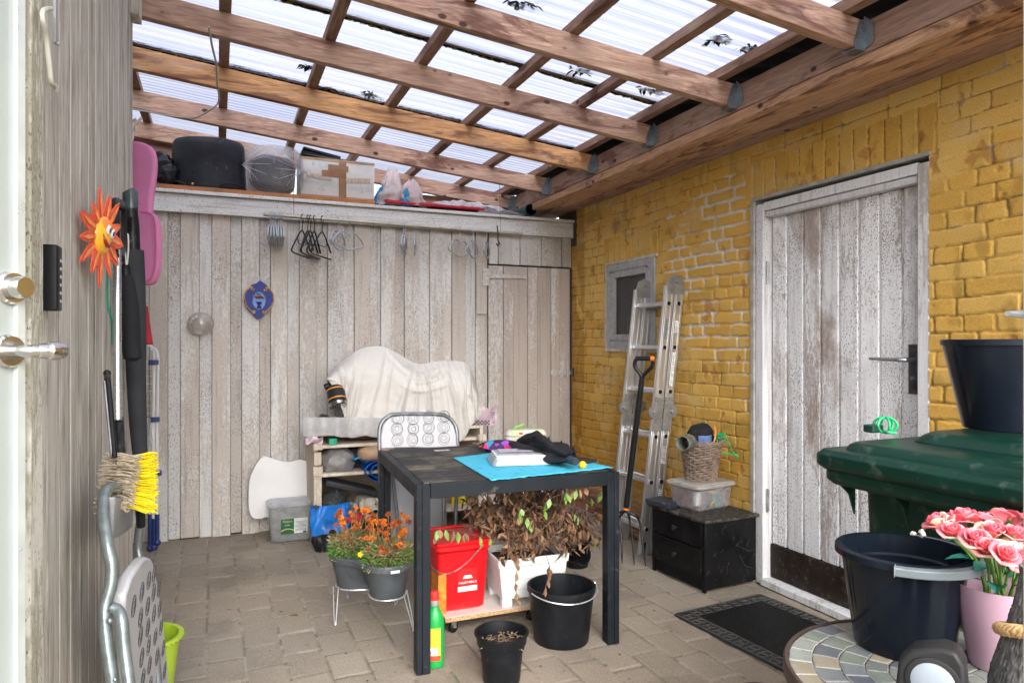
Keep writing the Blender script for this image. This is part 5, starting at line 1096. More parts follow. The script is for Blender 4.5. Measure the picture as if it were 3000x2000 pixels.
# ============================================================ FOLDED CHAIR BETWEEN TABLE AND BOOKCASE
c2=thing('folding_chair','folded grey metal chair with ring patterned backrest standing behind the dark table','chair',tuple(at(958,1250,Y=3.62)))
YC=3.62
def c2p(x,y,dy=0): 
    p=at(x,y,Y=YC+dy); return p
fr_pts=smooth([c2p(877,1262,-.10),c2p(876,1180,-.05),c2p(873,1080,-.02),c2p(871,1000),c2p(876,972,.01),c2p(892,956,.015),c2p(915,951,.02),c2p(1000,951,.02),c2p(1026,956,.02),c2p(1043,972,.015),c2p(1050,1000),c2p(1050,1080,-.02),c2p(1046,1200,-.08),c2p(1044,1290,-.12)],6)
m=MB(); m.tube(fr_pts,.011,12); m.build('frame_tube',plain('frame_grey',(.20,.21,.22),.4,.5,var=.2,scale=40),c2)
bp=[(874,1030),(874,1000),(880,975),(895,960),(918,955),(998,955),(1024,961),(1040,976),(1046,1000),(1046,1034),(1010,1030),(960,1027),(910,1028)]
O=c2p(874,1030); Zu=Vector((0,.12,1)).normalized(); poly=[((c2p(x,y)-O).x,(c2p(x,y)-O).z) for x,y in bp]
m=MB(); m.prism(poly,O,(1,0,0),Zu,.022); bk=m.build('backrest',seatm,c2,bevel=.006,seg=3)
rings=[]
for j,yy_ in enumerate((961,985,1011)):
    for i in range(4): rings.append(((c2p(913+i*35.5 -j*1.0,yy_)-O).x,(c2p(913,yy_)-O).z))
m=MB(); ringprint(m,O+Vector((0,-.0215,0)),Vector((1,0,0)),Zu,rings,.033,.0010,5); m.build('ring_print',ink,bk)
m=MB(); m.box((c2p(950,1140).x+.01,YC+.03,.42),(.36,.02,.48),Matrix.Rotation(rad(-3),3,'X')); m.build('seat_underside',plain('seat_grey',(.36,.37,.40),.6,var=.08,scale=6,bump=.3),c2,bevel=.008,seg=3)
m=MB(); m.tube([c2p(920,1250,-.05),c2p(905,1120,-.01),c2p(900,1060,.0)],.009,8); m.tube([c2p(1018,1250,-.05),c2p(1020,1120,-.01),c2p(1018,1060,0)],.009,8); m.build('inner_leg',MC['frame_grey'],c2)
# ============================================================ GARDEN TABLE
ta=-.059; TO=Vector((.688,2.555,0)); TU=Vector((math.cos(ta),math.sin(ta),0)); TV=Vector((-math.sin(ta),math.cos(ta),0)); TW,TL,THh=.859,.938,.72
MT=Matrix((TU,TV,Vector((0,0,1)))).transposed()
def tp_(u,v,z): return TO+TU*u+TV*v+Vector((0,0,z))
tbl=thing('garden_table','dark slatted garden table covered with dirt and odds and ends','table',tuple(tp_(TW/2,TL/2,0)),ta)
fm=plain('anthracite_metal',(.008,.011,.015),.5,0,var=.2,scale=8,bump=.2,bscale=120,dirt=(.09,.085,.07),dirt_amt=.06)
s=NT('slat_wood'); v=s.mp(scale=(1.5,14,3)); g=s.noise(9,6,v,.65); dn=s.noise(4.5,8,rough=.7); c=s.mix(s.ramp(g,[(.3,0),(.7,1)]),(.010,.010,.0095),(.028,.026,.024)); c=s.mix(s.ramp(dn,[(.50,0),(.66,.75)]),c,(.15,.13,.088)); s.set(col=c,rough=.75); s.bump(g,.4,.003); slm=s.m
for (u,v_) in ((0,0),(TW,0),(0,TL),(TW,TL)):
    su=1 if u==0 else -1; sv=1 if v_==0 else -1; m=MB()
    m.box(tp_(u+su*.012,v_+sv*.027,.36),(.022,.054,.715),MT); m.box(tp_(u+su*.0395,v_+sv*.026,.358),(.031,.050,.712),MT); m.build('leg',fm,tbl,bevel=.002)
for (a,b2_,d) in (((TW/2,.018),(TW-.112,.035),0),((TW/2,TL-.018),(TW-.112,.035),0),((.018,TL/2),(.035,TL-.112),0),((TW-.018,TL/2),(.035,TL-.112),0)):
    m=MB(); m.box(tp_(a[0],a[1],.691),(b2_[0],b2_[1],.054),MT); m.build('rail',fm,tbl,bevel=.002)
m=MB(); n=14; sw_=(TL-.075)/n
for k in range(n): m.box(tp_(TW/2,.0375+sw_*(k+.5),.7115),(TW-.076,sw_-.009,.014),MT)
m.build('tabletop',slm,tbl,bevel=.002)
m=MB(); m.box(tp_(TW/2,TL/2,.695),(TW-.09,TL-.09,.01),MT); m.build('under_panel',plain('under_dark',(.01,.01,.01),.8),tbl)
TZ=.7195
# blue paper napkins cloth
s=NT('turquoise_paper'); cr=s.n('ShaderNodeTexVoronoi'); cr.inputs['Scale'].default_value=26; cr.inputs['Randomness'].default_value=.8; rg1=s.ramp(cr.outputs['Distance'],[(.33,0),(.36,.7),(.39,0)]); cr2=s.n('ShaderNodeTexVoronoi'); cr2.inputs['Scale'].default_value=19; s.l(s.mp(loc=(3,2,0)),cr2.inputs['Vector']); bl2=s.ramp(cr2.outputs['Distance'],[(.20,.8),(.24,0)])
c=s.mix(rg1,(.05,.42,.58),(.015,.22,.34)); c=s.mix(bl2,c,(.02,.24,.38)); cs_=s.noise(8,4); c=s.mix(s.ramp(cs_,[(.4,0),(.7,.3)]),c,(.07,.47,.62)); s.set(col=c,rough=.8); s.bump(s.noise(90,3),.3,.002)
q=[at(1040,1052,Z=TZ),at(1129,1105,Z=TZ),at(1409,1075,Z=TZ),at(1215,1030,Z=TZ)]
def nap(u,v):
    a=q[0].lerp(q[3],u); b=q[1].lerp(q[2],u); p=a.lerp(b,v); e=max(0,v-.93)/.07
    return p+Vector((0,.006*mnoise.noise(Vector((u*20,v*3,1)))*v,.003+.003*max(0,mnoise.noise(Vector((u*8,v*8,5))))+ .004*mnoise.noise(Vector((u*26,v*2,7)))*e))
m=MB(); m.grid(nap,60,30); tag(m.build('paper_cloth',s.m,solid=.0012),'turquoise paper cloth with rings lying on the right part of the dark table','table paper')
# pack of white napkins
pc=at(1190,1064,Z=TZ); wpk=thing('napkin_pack','clear wrapped pack of white paper napkins on the turquoise paper','pack',(pc.x,pc.y,TZ+.006),rad(-14))
paper=plain('tissue_white',(.58,.585,.58),.9,var=.04)
m=MB()
for k in range(9): m.rbox((.002*((k*5)%3),0,.0035+k*.0046),(.225,.185,.0042),.012,None,3)
m.build('napkins',paper,wpk,world=False)
m=MB(); m.grid(lambda u,v:Vector(((-.128+.256*u),(-.108+.216*v),.004+.043*(min(1,8*u,8*(1-u))**.6)*(min(1,7*v,7*(1-v))**.6)+.0025*mnoise.noise(Vector((u*20,v*20,2))))),50,40); m.build('wrapper',clearish('pack_film',(.74,.74,.78),.50,.15,wr=.8),wpk,world=False)
m=MB(); m.box((-.01,.02,.0505),(.15,.09,.0006)); m.build('print',plain('print_grey',(.42,.40,.47),.5,var=.3,scale=40),wpk,world=False); m=MB(); m.box((.02,.03,.0515),(.04,.025,.0006)); m.build('emblem',plain('emblem_dark',(.1,.06,.06),.5,var=.5,scale=80),wpk,world=False)
# egg carton
ec=at(1207,1014,Z=TZ); eg=thing('egg_carton','pale green and white egg carton at the back edge of the dark table','egg carton',(ec.x,ec.y,TZ),rad(-12))
pulp=plain('egg_pulp',(.52,.49,.42),.9,var=.08,bump=.5,bscale=200); gp_=plain('egg_green',(.42,.52,.28),.7,var=.06,scale=30)
m=MB(); m.rbox((0,0,.016),(.225,.095,.032),.03,None,5,(1.06,1.06)); m.build('base',pulp,eg,world=False)
m=MB(); m.rbox((0,0,.050),(.235,.098,.036),.035,None,6,(.88,.72)); m.build('lid',pulp,eg,world=False)
m=MB(); m.box((0,-.0425,.052),(.17,.002,.030),Matrix.Rotation(rad(-22),3,'X')); m.box((0,0,.0688),(.165,.062,.001)); el=m.build('wrap_label',gp_,eg,world=False)
wl=MB(); wl.box((.012,-.0445,.050),(.062,.001,.032),Matrix.Rotation(rad(-22),3,'X')); wl=wl.build('white_panel',whp,eg,world=False)
EM=wmat(eg); EX=(EM.to_3x3()@Vector((1,0,0))); EZ=(EM.to_3x3()@Vector((0,.37,.93))); ep=lambda x,y,z:EM@Vector((x,y,z))
rp=plain('flag_red',(.60,.03,.04),.5)
text('lettering','ØKOLOGISKE ÆG',.008,ep(.014,-.0438,.055),EX,EZ,plain('text_green',(.1,.2,.08),.5),eg,off=.002,stretch=.048)
m=MB(); m.box((-.035,-.0458,.050),(.020,.0008,.013)); fl_=m.build('flag',rp,eg,world=False); m=MB(); m.box((-.035,-.0464,.050),(.020,.0006,.0022)); m.box((-.038,-.0466,.050),(.0022,.0006,.013)); m.build('flag_cross',whp,fl_)
m=MB(); m.lathe([(.011,0),(.011,.001),(0,.001)],(.072,-.0452,.047),16,Matrix.Rotation(rad(70),3,'X').to_3x3()); m.build('round_mark',orange,eg,world=False)
m=MB(); m.tube([(-.06,.0,.066),(-.057,0,.078),(-.045,0,.083),(-.01,-.005,.094)],[.004,.004,.004,.0055],8); tag(m.build('cable_tie',plain('bright_green',(.20,.55,.03),.4)),'bright green plastic stalk sticking up from the egg carton','stalk'); bpy.data.objects['cable_tie'].name='plastic_stalk'; bpy.data.objects['plastic_stalk'].matrix_basis=EM.copy()
# chequered colourful umbrella
cu=thing('checkered_umbrella','small folded umbrella in purple, orange, blue and black squares on the table','umbrella',tuple(at(1160,1030,Z=TZ)))
cm=NT('checks'); vv=cm.n('ShaderNodeTexVoronoi'); vv.distance='CHEBYCHEV'; vv.inputs['Scale'].default_value=34; vv.inputs['Randomness'].default_value=.25; cm.l(cm.co(),vv.inputs['Vector']); sp_c=cm.n('ShaderNodeSeparateColor'); cm.l(vv.outputs['Color'],sp_c.inputs[0])
cc=cm.ramp(sp_c.outputs[0],[(0,(.012,.010,.02)),(.28,(.25,.06,.42)),(.42,(.03,.22,.42)),(.54,(.02,.015,.03)),(.68,(.70,.03,.16)),(.78,(.75,.16,.04)),(.88,(.55,.62,.05)),(.93,(.06,.02,.08))],'CONSTANT'); cm.set(col=cc,rough=.7); cm.bump(cm.noise(60,3),.3,.003)
A=at(1104,1027,Z=TZ+.02); B=at(1222,1033,Z=TZ+.02)
m=MB()
def cuf(u,v):
    a=2*math.pi*v; r_=(.012+.026*math.sin(math.pi*min(1,u*1.02+.02))**.6); p=A.lerp(B,u)+Vector((.0,.0,0)); fl2=1+.15*math.sin(a*4+u*4)
    return p+Vector((-.3*0,r_*1.5*math.cos(a)*fl2,r_*.85*math.sin(a)*fl2+.006))
m.grid(lambda u,v:cuf(v,u),28,30,True); m.build('canopy',cm.m,cu)
m=MB(); m.tube([at(1086,1018,Z=TZ+.02),at(1110,1022,Z=TZ+.02)],.004,8); m.build('shaft',alu,cu)
# black umbrella with a yellow tip ball
bu=thing('black_umbrella','loosely folded black umbrella with yellow end ball across the turquoise paper','umbrella',tuple(at(1270,1060,Z=TZ)))
A=at(1188,1034,Z=TZ+.02); B=at(1312,1062,Z=TZ+.03)
def buf(u,v):
    a=2*math.pi*u; r_=.018+.055*math.sin(math.pi*min(1,.12+v*.86))**1.1*(1.0 if v<.75 else 1-(v-.75)*1.9)
    star=1+.38*math.sin(a*4+v*5)+.25*mnoise.noise(Vector((math.cos(a)*3,math.sin(a)*3,v*6)))
    r_*=star; d=(B-A).normalized(); sx_=d.cross(Vector((0,0,1))).normalized(); p=A.lerp(B,v)+sx_*r_*math.cos(a)*1.0+Vector((0,0,.022+max(-.038,r_*math.sin(a)*.85))); return p
m=MB(); m.grid(buf,64,36,True); m.build('canopy',fab,bu)
m=MB(); pk_=at(1288,1000,Z=TZ+.10)
for (x,y,zz,x2,y2,x3,y3) in ((1290,1022,.10,1300,1045,1270,1045),(1318,1035,.07,1326,1055,1296,1050),(1262,1012,.06,1268,1040,1240,1036)):
    a=at(x,y-12,Z=TZ+zz); b=at(x2,y2,Z=TZ+.02); c_3=at(x3,y3,Z=TZ+.02); m.add([a,b,c_3,a+Vector((.006,.012,-.002)),b+Vector((0,.02,0)),c_3+Vector((0,.02,0))],[(0,1,2),(3,5,4),(0,3,4,1),(1,4,5,2),(2,5,3,0)])
m.build('loose_fold',fab,bu)
d=(B-A).normalized()
m=MB(); m.tube([B-d*.015+Vector((0,0,.012)),B+d*.035+Vector((0,0,.008))],[.020,.016],14); m.build('end_cap',plain('grey_cap',(.03,.045,.055),.3),bu)
m=MB(); m.sphere(at(1338,1067,Z=TZ+.018),.0165,14,10); m.build('end_ball',plain('yellow_ball',(.85,.45,.01),.4),bu)
m=MB(); m.tube(smooth([at(1238,1022,Z=TZ+.05),at(1234,1036,Z=TZ+.045),at(1240,1046,Z=TZ+.03)]),.004,6); m.build('velcro_strap',plain('white_cord',(0,0,0)),bu)
m=MB(); a=at(1348,1062,Z=TZ+.004); m.rbox((a.x+.00,a.y+.03,TZ+.010),(.09,.10,.008),.015,Matrix.Rotation(.5,3,'Z')); m.jitter(.004,30); tag(m.build('glove',plain('dark_leather',(.03,.025,.02),.7,var=.4)),'flat dark glove under the umbrella end at the table edge','glove')
m=MB(); a=at(1015,1034,Z=TZ); m.box((a.x,a.y,TZ+.001),(.075,.035,.001),Matrix.Rotation(rad(-5),3,'Z')); tag(m.build('paper_scrap',plain('scrap_print',(.45,.42,.43),.6,var=.6,scale=90)),'small crumpled printed paper scrap on the bare table slats','paper')
# ============================================================ UNDER THE TABLE
def leafshape(mb,p,d,up,ln,wd,curl,rg):
    d=d.normalized(); s_=d.cross(up); s_=s_.normalized() if s_.length>1e-4 else Vector((1,0,0)); n=s_.cross(d)
    prof=((0,0),(.25,.7),(.5,1),(.78,.6),(1,0)); L_=[];R_=[];Cn=[]
    for t,w_ in prof:
        c=p+d*ln*t+n*curl*ln*(t*t)*-1; Cn.append(c); q=wd*w_*.5; lift=n*abs(curl)*wd*w_*.9; L_.append(c-s_*q+lift); R_.append(c+s_*q+lift)
    V=[Cn[0]]; 
    for i in (1,2,3): V+= [L_[i],Cn[i],R_[i]]
    V.append(Cn[4])
    mb.add(V,[(0,2,1),(0,3,2),(1,2,5,4),(2,3,6,5),(4,5,8,7),(5,6,9,8),(7,8,10),(8,9,10)])
# dolly
DA=at(1023,1420,Z=.085); DB=at(1228,1388,Z=.085); DU=(DB-DA); DU.z=0; dl=DU.length+.06; DU.normalize(); DVv=Vector((-DU.y,DU.x,0)); MD=Matrix((DU,DVv,Vector((0,0,1)))).transposed()
dol=thing('plant_dolly','white topped chipboard dolly on black castors under the table','dolly',tuple(DA.lerp(DB,.5)-Vector((0,0,.085))))
m=MB(); m.box(DA+DU*dl/2+DVv*.25+Vector((0,0,-.010)),(dl,.50,.018),MD); m.build('board',plain('chipboard',(.42,.27,.14),.9,var=.5,scale=120,bump=.5),dol,bevel=.0015)
m=MB(); m.box(DA+DU*dl/2+DVv*.25+Vector((0,0,.0005)),(dl-.002,.498,.002),MD); m.build('white_face',plain('melamine',(.62,.58,.54),.5,var=.1,dirt=(.35,.28,.2),dirt_amt=.15),dol)
for (a,b) in ((.05,.05),(dl-.06,.05),(.05,.45),(dl-.06,.45)):
    c=DA+DU*a+DVv*b; c.z=.024
    m=MB(); m.lathe([(0,-.011),(.020,-.011),(.0235,-.007),(.0235,.007),(.020,.011),(0,.011)],c,18,Matrix.Rotation(rad(90),3,'X')@Matrix.Rotation(.6,3,'Y')); ck=m.build('castor',black_pl,dol)
    m=MB(); m.box(c+Vector((.0,.014,.022)),(.022,.003,.044)); m.box(c+Vector((0,-.014,.022)),(.022,.003,.044)); m.box(c+Vector((0,0,.045)),(.035,.035,.004)); m.build('castor_fork',steel,ck)
DZ2=.087
# red waste bin
rb1=at(1011,1412,Z=DZ2); ry=-.0; redm=plain('bin_red',(.62,.004,.008),.35,var=.06,bump=.1,dirt=(.2,.03,.02),dirt_amt=.05)
bu_=DU; RC=rb1+DU*.108+DVv*.135
rbn=thing('waste_bin','red lidded bin with white hazardous waste label on the dolly','bin',(RC.x,RC.y,DZ2),math.atan2(DU.y,DU.x))
m=MB(); m.rbox((0,0,.135),(.205,.235,.27),.022,None,4,(1.17,1.17)); m.build('body',redm,rbn,world=False)
m=MB(); m.rbox((0,0,.282),(.262,.30,.030),.03,None,5); lid=m.build('lid',redm,rbn,world=False)
m=MB()
for (x,y,a,b) in ((0,-.138,.25,.012),(0,.138,.25,.012),(-.118,0,.012,.265),(.118,0,.012,.265)): m.rbox((x,y,.301),(a,b,.010),.004)
m.build('lid_rim',redm,lid,world=False)
def rl(x,y,z): return wmat(rbn)@Vector((x,y,z))
m=MB(); m.tube(smooth([(-.132,-.02,.235),(-.137,-.10,.205),(-.11,-.150,.185),(-.06,-.158,.185),(.0,-.157,.215),(.05,-.152,.255),(.085,-.148,.285)]),.0028,8); m.build('wire_handle',steel,rbn,world=False)
lb2=plain('label_red',(.50,.012,.015),.35)
tz=lambda z:-.1045-.0175*(z/.27)*1.0-.0135
m=MB(); m.box((.018,-.1300,.135),(.088,.0012,.100),Matrix.Rotation(rad(4.2),3,'X')); m.build('label',lb2,rbn,world=False)
m=MB(); m.box((.018,-.1282,.096),(.088,.0012,.022),Matrix.Rotation(rad(4.2),3,'X')); m.build('white_band',whp,rbn,world=False)
m=MB(); m.prism([(-.022,0),(.022,0),(0,.038)],(.018,-.1322,.142),(1,0,0),(0,.07,1),.0008*1); tr_=m.build('warning_triangle',whp,rbn,world=False)
RU=Vector((DU.x,DU.y,0)); 
text('mark','!',.030,rl(.018,-.1335,.156),RU,(0,0,1),redm,rbn,off=.0015)
text('lettering','FARLIGT AFFALD',.0125,rl(.018,-.1305,.124),RU,(0,0,1),whp,rbn,off=.0015,stretch=.082)
text('lettering','REFA',.011,rl(.040,-.129,.096),RU,(0,0,1),plain('logo_blue',(.02,.06,.25),.5),rbn,off=.0015,stretch=.028)
m=MB(); c=DA+DU*-.012+DVv*.10; m.box((c.x+.012,c.y,DZ2+.085),(.035,.11,.17),MD); tag(m.build('orange_carton',plain('orange_card',(.60,.20,.02),.6,var=.5,scale=40)),'narrow orange carton squeezed at the left side of the red bin','carton')
# white planter
WA=at(1150,1398,Z=DZ2); wpm=plain('planter_white',(.64,.66,.64),.45,var=.06,scale=10,dirt=(.35,.33,.28),dirt_amt=.10)
PU=(at(1300,1380,Z=DZ2)-WA); PU.z=0; PU.normalize(); PU=(PU*.4+DU*.6).normalized(); ang=math.atan2(PU.y,PU.x); PVv=Vector((-PU.y,PU.x,0)); PC=WA+PU*.155+PVv*.11
pl=thing('flower_box','white rectangular plastic planter on short feet holding the withered plant','planter',(PC.x,PC.y,DZ2),ang)
m=MB(); 
bw2,bd2=.29,.21
def bx4(z,k): return [(-bw2/2*k,-bd2/2*k,z),(bw2/2*k,-bd2/2*k,z),(bw2/2*k,bd2/2*k,z),(-bw2/2*k,bd2/2*k,z)]
def ringbox(mb,levels):
    V=[];F=[]
    for z,k in levels: V+=bx4(z,k)
    for i in range(len(levels)-1):
        for j in range(4): F.append((i*4+j,i*4+(j+1)%4,(i+1)*4+(j+1)%4,(i+1)*4+j))
    F.append((3,2,1,0)); F.append(tuple((len(levels)-1)*4+j for j in range(4))); mb.add(V,F)
ringbox(m,[(.035,.99),(.18,1.12),(.18,1.16),(.215,1.18),(.2155,1.10),(.17,1.08),(.169,1.0)])
m.build('body',wpm,pl,world=False,bevel=.003)
for sx in (-1,1):
    for sy in (-1,1):
        m=MB(); m.box((sx*(bw2/2-.024),sy*(bd2/2-.018),.0175),(.046,.034,.0352)); m.build('foot',wpm,pl,world=False,bevel=.002)
m=MB()
for z in (.075,.12): m.box((0,-bd2/2*(.99+.13*(z-.035)/.145)-.0008,z),(bw2*.9,.001,.0022))
for k,x in enumerate((-.08,.02,.09)): m.box((x,-bd2/2*1.07-.0008-.002,.097),(.0022,.001,.040),Matrix.Rotation(rad(5),3,'X'))
m.build('moulded_lines',plain('planter_groove',(.45,.46,.44),.5),pl,world=False)
m=MB(); m.grid(lambda u,v:Vector(((u-.5)*.30,(v-.5)*.215,.185+.012*mnoise.noise(Vector((u*9,v*9,0))))),20,16); m.build('soil',plain('dry_soil',(.05,.035,.025),.95,var=.5,scale=90,bump=.8),pl,world=False)
rg=random.Random(21)
dp_=thing('withered_plant','dried brown hydrangea-like plant with a few green leaves in the white planter','plant',(PC.x,PC.y,DZ2+.19))
brs=[plain('dead_leaf',(.145,.075,.038),.75,var=.35,scale=25),plain('dead_leaf_pale',(.235,.135,.07),.75,var=.3,scale=25),plain('dead_leaf_dark',(.065,.034,.020),.8,var=.3,scale=25)]
grn=plain('green_leaf',(.15,.26,.05),.5,var=.3,scale=30); stm=plain('brown_stem',(.10,.045,.035),.7,var=.3)
root=PC+Vector((0,0,DZ2+.18)); stems=MB(); lm_=[MB(),MB(),MB()]; gm_=MB()
ends=[]
for k in range(58):
    b=root+PU*rg.uniform(-.11,.11)+PVv*rg.uniform(-.06,.06); ux=rg.uniform(-1,1)**1; t=b+PU*(ux*.27+.03)+PVv*rg.uniform(-.16,.16)+Vector((0,0,rg.uniform(.10,.40)-.10*abs(ux)))
    t.z=min(t.z,.66); mid=b.lerp(t,.5)+Vector((rg.uniform(-.03,.03),rg.uniform(-.03,.03),.03)); P=smooth([b,mid,t],5); stems.tube(P,[.0028]*4+[.0020]*4+[.0014]*(len(P)-8),5); ends.append(P)
for k in range(34):   # drooping outer twigs
    side=rg.random(); b=root+PU*rg.uniform(-.12,.12)+PVv*rg.uniform(-.08,-.02); t=b+PU*rg.uniform(-.20,.30)-PVv*rg.uniform(.06,.17)+Vector((0,0,rg.uniform(-.05,.12))); mid=b.lerp(t,.5)+Vector((0,0,rg.uniform(.06,.16)))
    P=smooth([b,mid,t],5); stems.tube(P,.0018,5); ends.append(P)
for P in ends:
    for j in range(22):
        p=P[rg.randrange(2,len(P))]+Vector([rg.uniform(-.02,.02) for _ in range(3)])
        d=Vector((rg.uniform(-.8,.8),rg.uniform(-.8,.8),-rg.uniform(.25,1.4))); up=Vector([rg.uniform(-1,1) for _ in range(3)])
        leafshape(lm_[rg.choice((0,0,1,1,2))],p,d,up,rg.uniform(.022,.050),rg.uniform(.009,.025),rg.uniform(-1.1,1.2),rg)
# trailing shoots in front
def shoot(pts,D,n,green=.4,leaf=.034):
    P=smooth([at(x,y,D=D+dd) for x,y,dd in pts],6); stems.tube(P,.0014,5)
    for j in range(n):
        p=P[int(rg.uniform(.15,1)*(len(P)-1))]; d=Vector((rg.uniform(-.4,.4),rg.uniform(-.4,.1),-1)); up=Vector((rg.uniform(-.5,.5),-1,0))
        leafshape(gm_ if rg.random()<green else lm_[rg.choice((0,1))],p,d,up,leaf*rg.uniform(.8,1.3),leaf*.55,rg.uniform(-.3,.4),rg)
shoot([(1160,1240,0),(1110,1232,-.2),(1060,1222,-.3),(1010,1215,-.33),(1000,1232,-.33)],3.1,13,.55,.038)
shoot([(1185,1260,-.15),(1188,1300,-.2),(1183,1340,-.2),(1190,1385,-.2)],3.1,16,.08,.030)
shoot([(1250,1265,-.1),(1262,1300,-.2),(1258,1330,-.3),(1248,1365,-.35)],3.1,9,.0,.028)
shoot([(1290,1240,0),(1320,1180,-.1),(1352,1150,-.1),(1385,1125,-.1),(1390,1150,-.1)],3.2,12,.5,.04)
shoot([(1300,1240,0),(1340,1215,-.1),(1368,1230,-.15),(1378,1262,-.15)],3.2,14,.2,.036)
shoot([(1290,1240,0),(1250,1160,-.3),(1310,1128,-.3),(1350,1118,-.3)],3.2,10,.4,.038)
shoot([(1240,1240,0),(1200,1170,-.2),(1190,1190,-.25)],3.15,8,.7,.04)
stems.build('stems',stm,dp_); 
for mbb,mt in zip(lm_,brs): mbb.build('dry_leaves',mt,dp_)
gm_.build('green_leaves',grn,dp_)
# bottle of weed killer
gq=at(998,1528,Z=0); gb=thing('spray_bottle','bright green bottle with red cap and yellow label beside the front table leg','bottle',(gq.x,gq.y+.0,0),rad(-20))
gm2=plain('bottle_green',(.008,.27,.05),.3,var=.05)
m=MB(); m.lathe([(0,.0),(.030,0),(.033,.006),(.034,.02),(.034,.165),(.031,.19),(.022,.215),(.0155,.228),(.0155,.236),(0,.236)],(0,0,0),28,None,1.12,.8); m.build('body',gm2,gb,world=False)
m=MB(); m.lathe([(.0150,.236),(.0145,.262)],(0,0,0),20); m.build('neck',milky,gb,world=False)
m=MB(); m.lathe([(.0175,.258),(.0185,.262),(.0175,.286),(.014,.290),(0,.290)],(0,0,0),20); m.build('cap',plain('cap_red',(.62,.03,.02),.4),gb,world=False)
def lathe_patch(a0,a1,z0,z1,r,nm,mt,par,sx=1.12,sy=.8):
    mm=MB(); mm.grid(lambda u,v:Vector((r*sx*math.cos(rad(a0+(a1-a0)*u)),r*sy*math.sin(rad(a0+(a1-a0)*u)),z0+(z1-z0)*v)),14,3); return mm.build(nm,mt,par,world=False)
yl=lathe_patch(200,310,.03,.155,.0346,'label',plain('label_yellow',(.70,.58,.03),.5,var=.1),gb); 
lathe_patch(200,310,.030,.050,.0350,'label_base',plain('label_red2',(.60,.05,.02),.5),gb); lathe_patch(215,290,.052,.080,.0350,'label_panel',whp,gb)
m=MB()
for k in range(12): 
    a0=225; mm=[(a0+8*j) for j in range(8)]
    m.grid(lambda u,v,k=k:Vector((.0352*1.12*math.cos(rad(222+(60+9*(k%3))*u)),.0352*.8*math.sin(rad(222+(60+9*(k%3))*u)),.088+k*.0055+.0014*v)),10,2)
m.build('small_print',plain('print_olive',(.22,.18,.03),.6),gb,world=False)
m=MB()
for k in range(8): m.grid(lambda u,v,k=k:Vector((.0354*1.12*math.cos(rad(228+5*k+2.2*u)),.0354*.8*math.sin(rad(228+5*k+2.2*u)),.055+.014*v)),3,2)
m.build('barcode',ink,gb,world=False)
# plant pots
pq=at(1152,1562,Z=0); bkp=plain('pot_black',(.007,.008,.010),.42,var=.25,scale=18,bump=.2,dirt=(.04,.036,.03),dirt_amt=.08)
pp=bucket('plant_pot','small black plant pot with dry soil at the front of the table','',0,0,0,bkp) if False else thing('plant_pot','small black plant pot filled with dry soil in front of the table','pot',(pq.x,pq.y,0))
m=MB(); m.lathe([(0,0),(.066,0),(.068,.004),(.082,.140),(.092,.143),(.096,.176),(.102,.178),(.102,.184),(.094,.184),(.088,.15),(.084,.12),(0,.118)],(0,0,0),48); m.build('body',bkp,pp,world=False)
m=MB(); m.grid(lambda u,v:Vector((v*.086*math.cos(2*math.pi*u),v*.086*math.sin(2*math.pi*u),.135+.012*mnoise.noise(Vector((v*5*math.cos(6.283*u),v*5*math.sin(6.283*u),3))))),32,12,True); m.build('soil',plain('dry_soil',(0,0,0)),pp,world=False)
m=MB(); rg=random.Random(31)
for k in range(130):
    a=rg.uniform(0,6.28); r_=.08*math.sqrt(rg.random()); d=Vector((rg.uniform(-1,1),rg.uniform(-1,1),rg.uniform(-.1,.5))); leafshape(m,Vector((pq.x+r_*math.cos(a),pq.y+r_*math.sin(a),.142+rg.random()*.01)),d,Vector((0,0,1)),rg.uniform(.01,.03),rg.uniform(.002,.008),.3,rg)
m.build('dry_bits',plain('straw_bits',(.24,.17,.09),.9,var=.5,scale=90),pp)
bq=at(1289,1466,Z=0)
bb=bucket('black_bucket','large black bucket with thin wire handle under the right table corner',(bq.x,bq.y,0),.115,.140,.232,bkp,rim=.006,lip=.02)
m=MB(); m.tube([Vector((.152*math.cos(rad(a)),.152*math.sin(rad(a)),.222-.022*math.sin(rad((a-190)/160*180)))) for a in range(190,351,8)],.0028,6); m.sphere((.150,-.02,.222),.009,8,6); m.build('wire_handle',plain('wire_white',(.55,.58,.6),.3,.6),bb,world=False)
q3=at(1318,1300,Z=0); 
t=thing('plant_pot','black plant pot standing behind the white planter under dry leaves','pot',(q3.x+.02,q3.y,0))
m=MB(); m.lathe([(0,0),(.06,0),(.078,.15),(.084,.152),(.084,.17),(.078,.17),(.072,.12),(0,.11)],(0,0,0),32); m.build('body',bkp,t,world=False)
q4=at(1336,1272,D=3.45)
t=thing('plant_pot','small black pot tipped on its side facing the yellow wall side behind the planter','pot',tuple(q4)); Mx=Matrix.Rotation(rad(75),3,'X')@Matrix.Rotation(rad(18),3,'Y')
m=MB(); m.lathe([(0,-.10),(.035,-.10),(.047,0),(.053,.0),(.053,.012),(.047,.012),(.036,-.08),(0,-.085)],q4,28,Mx); m.build('body',bkp,t)
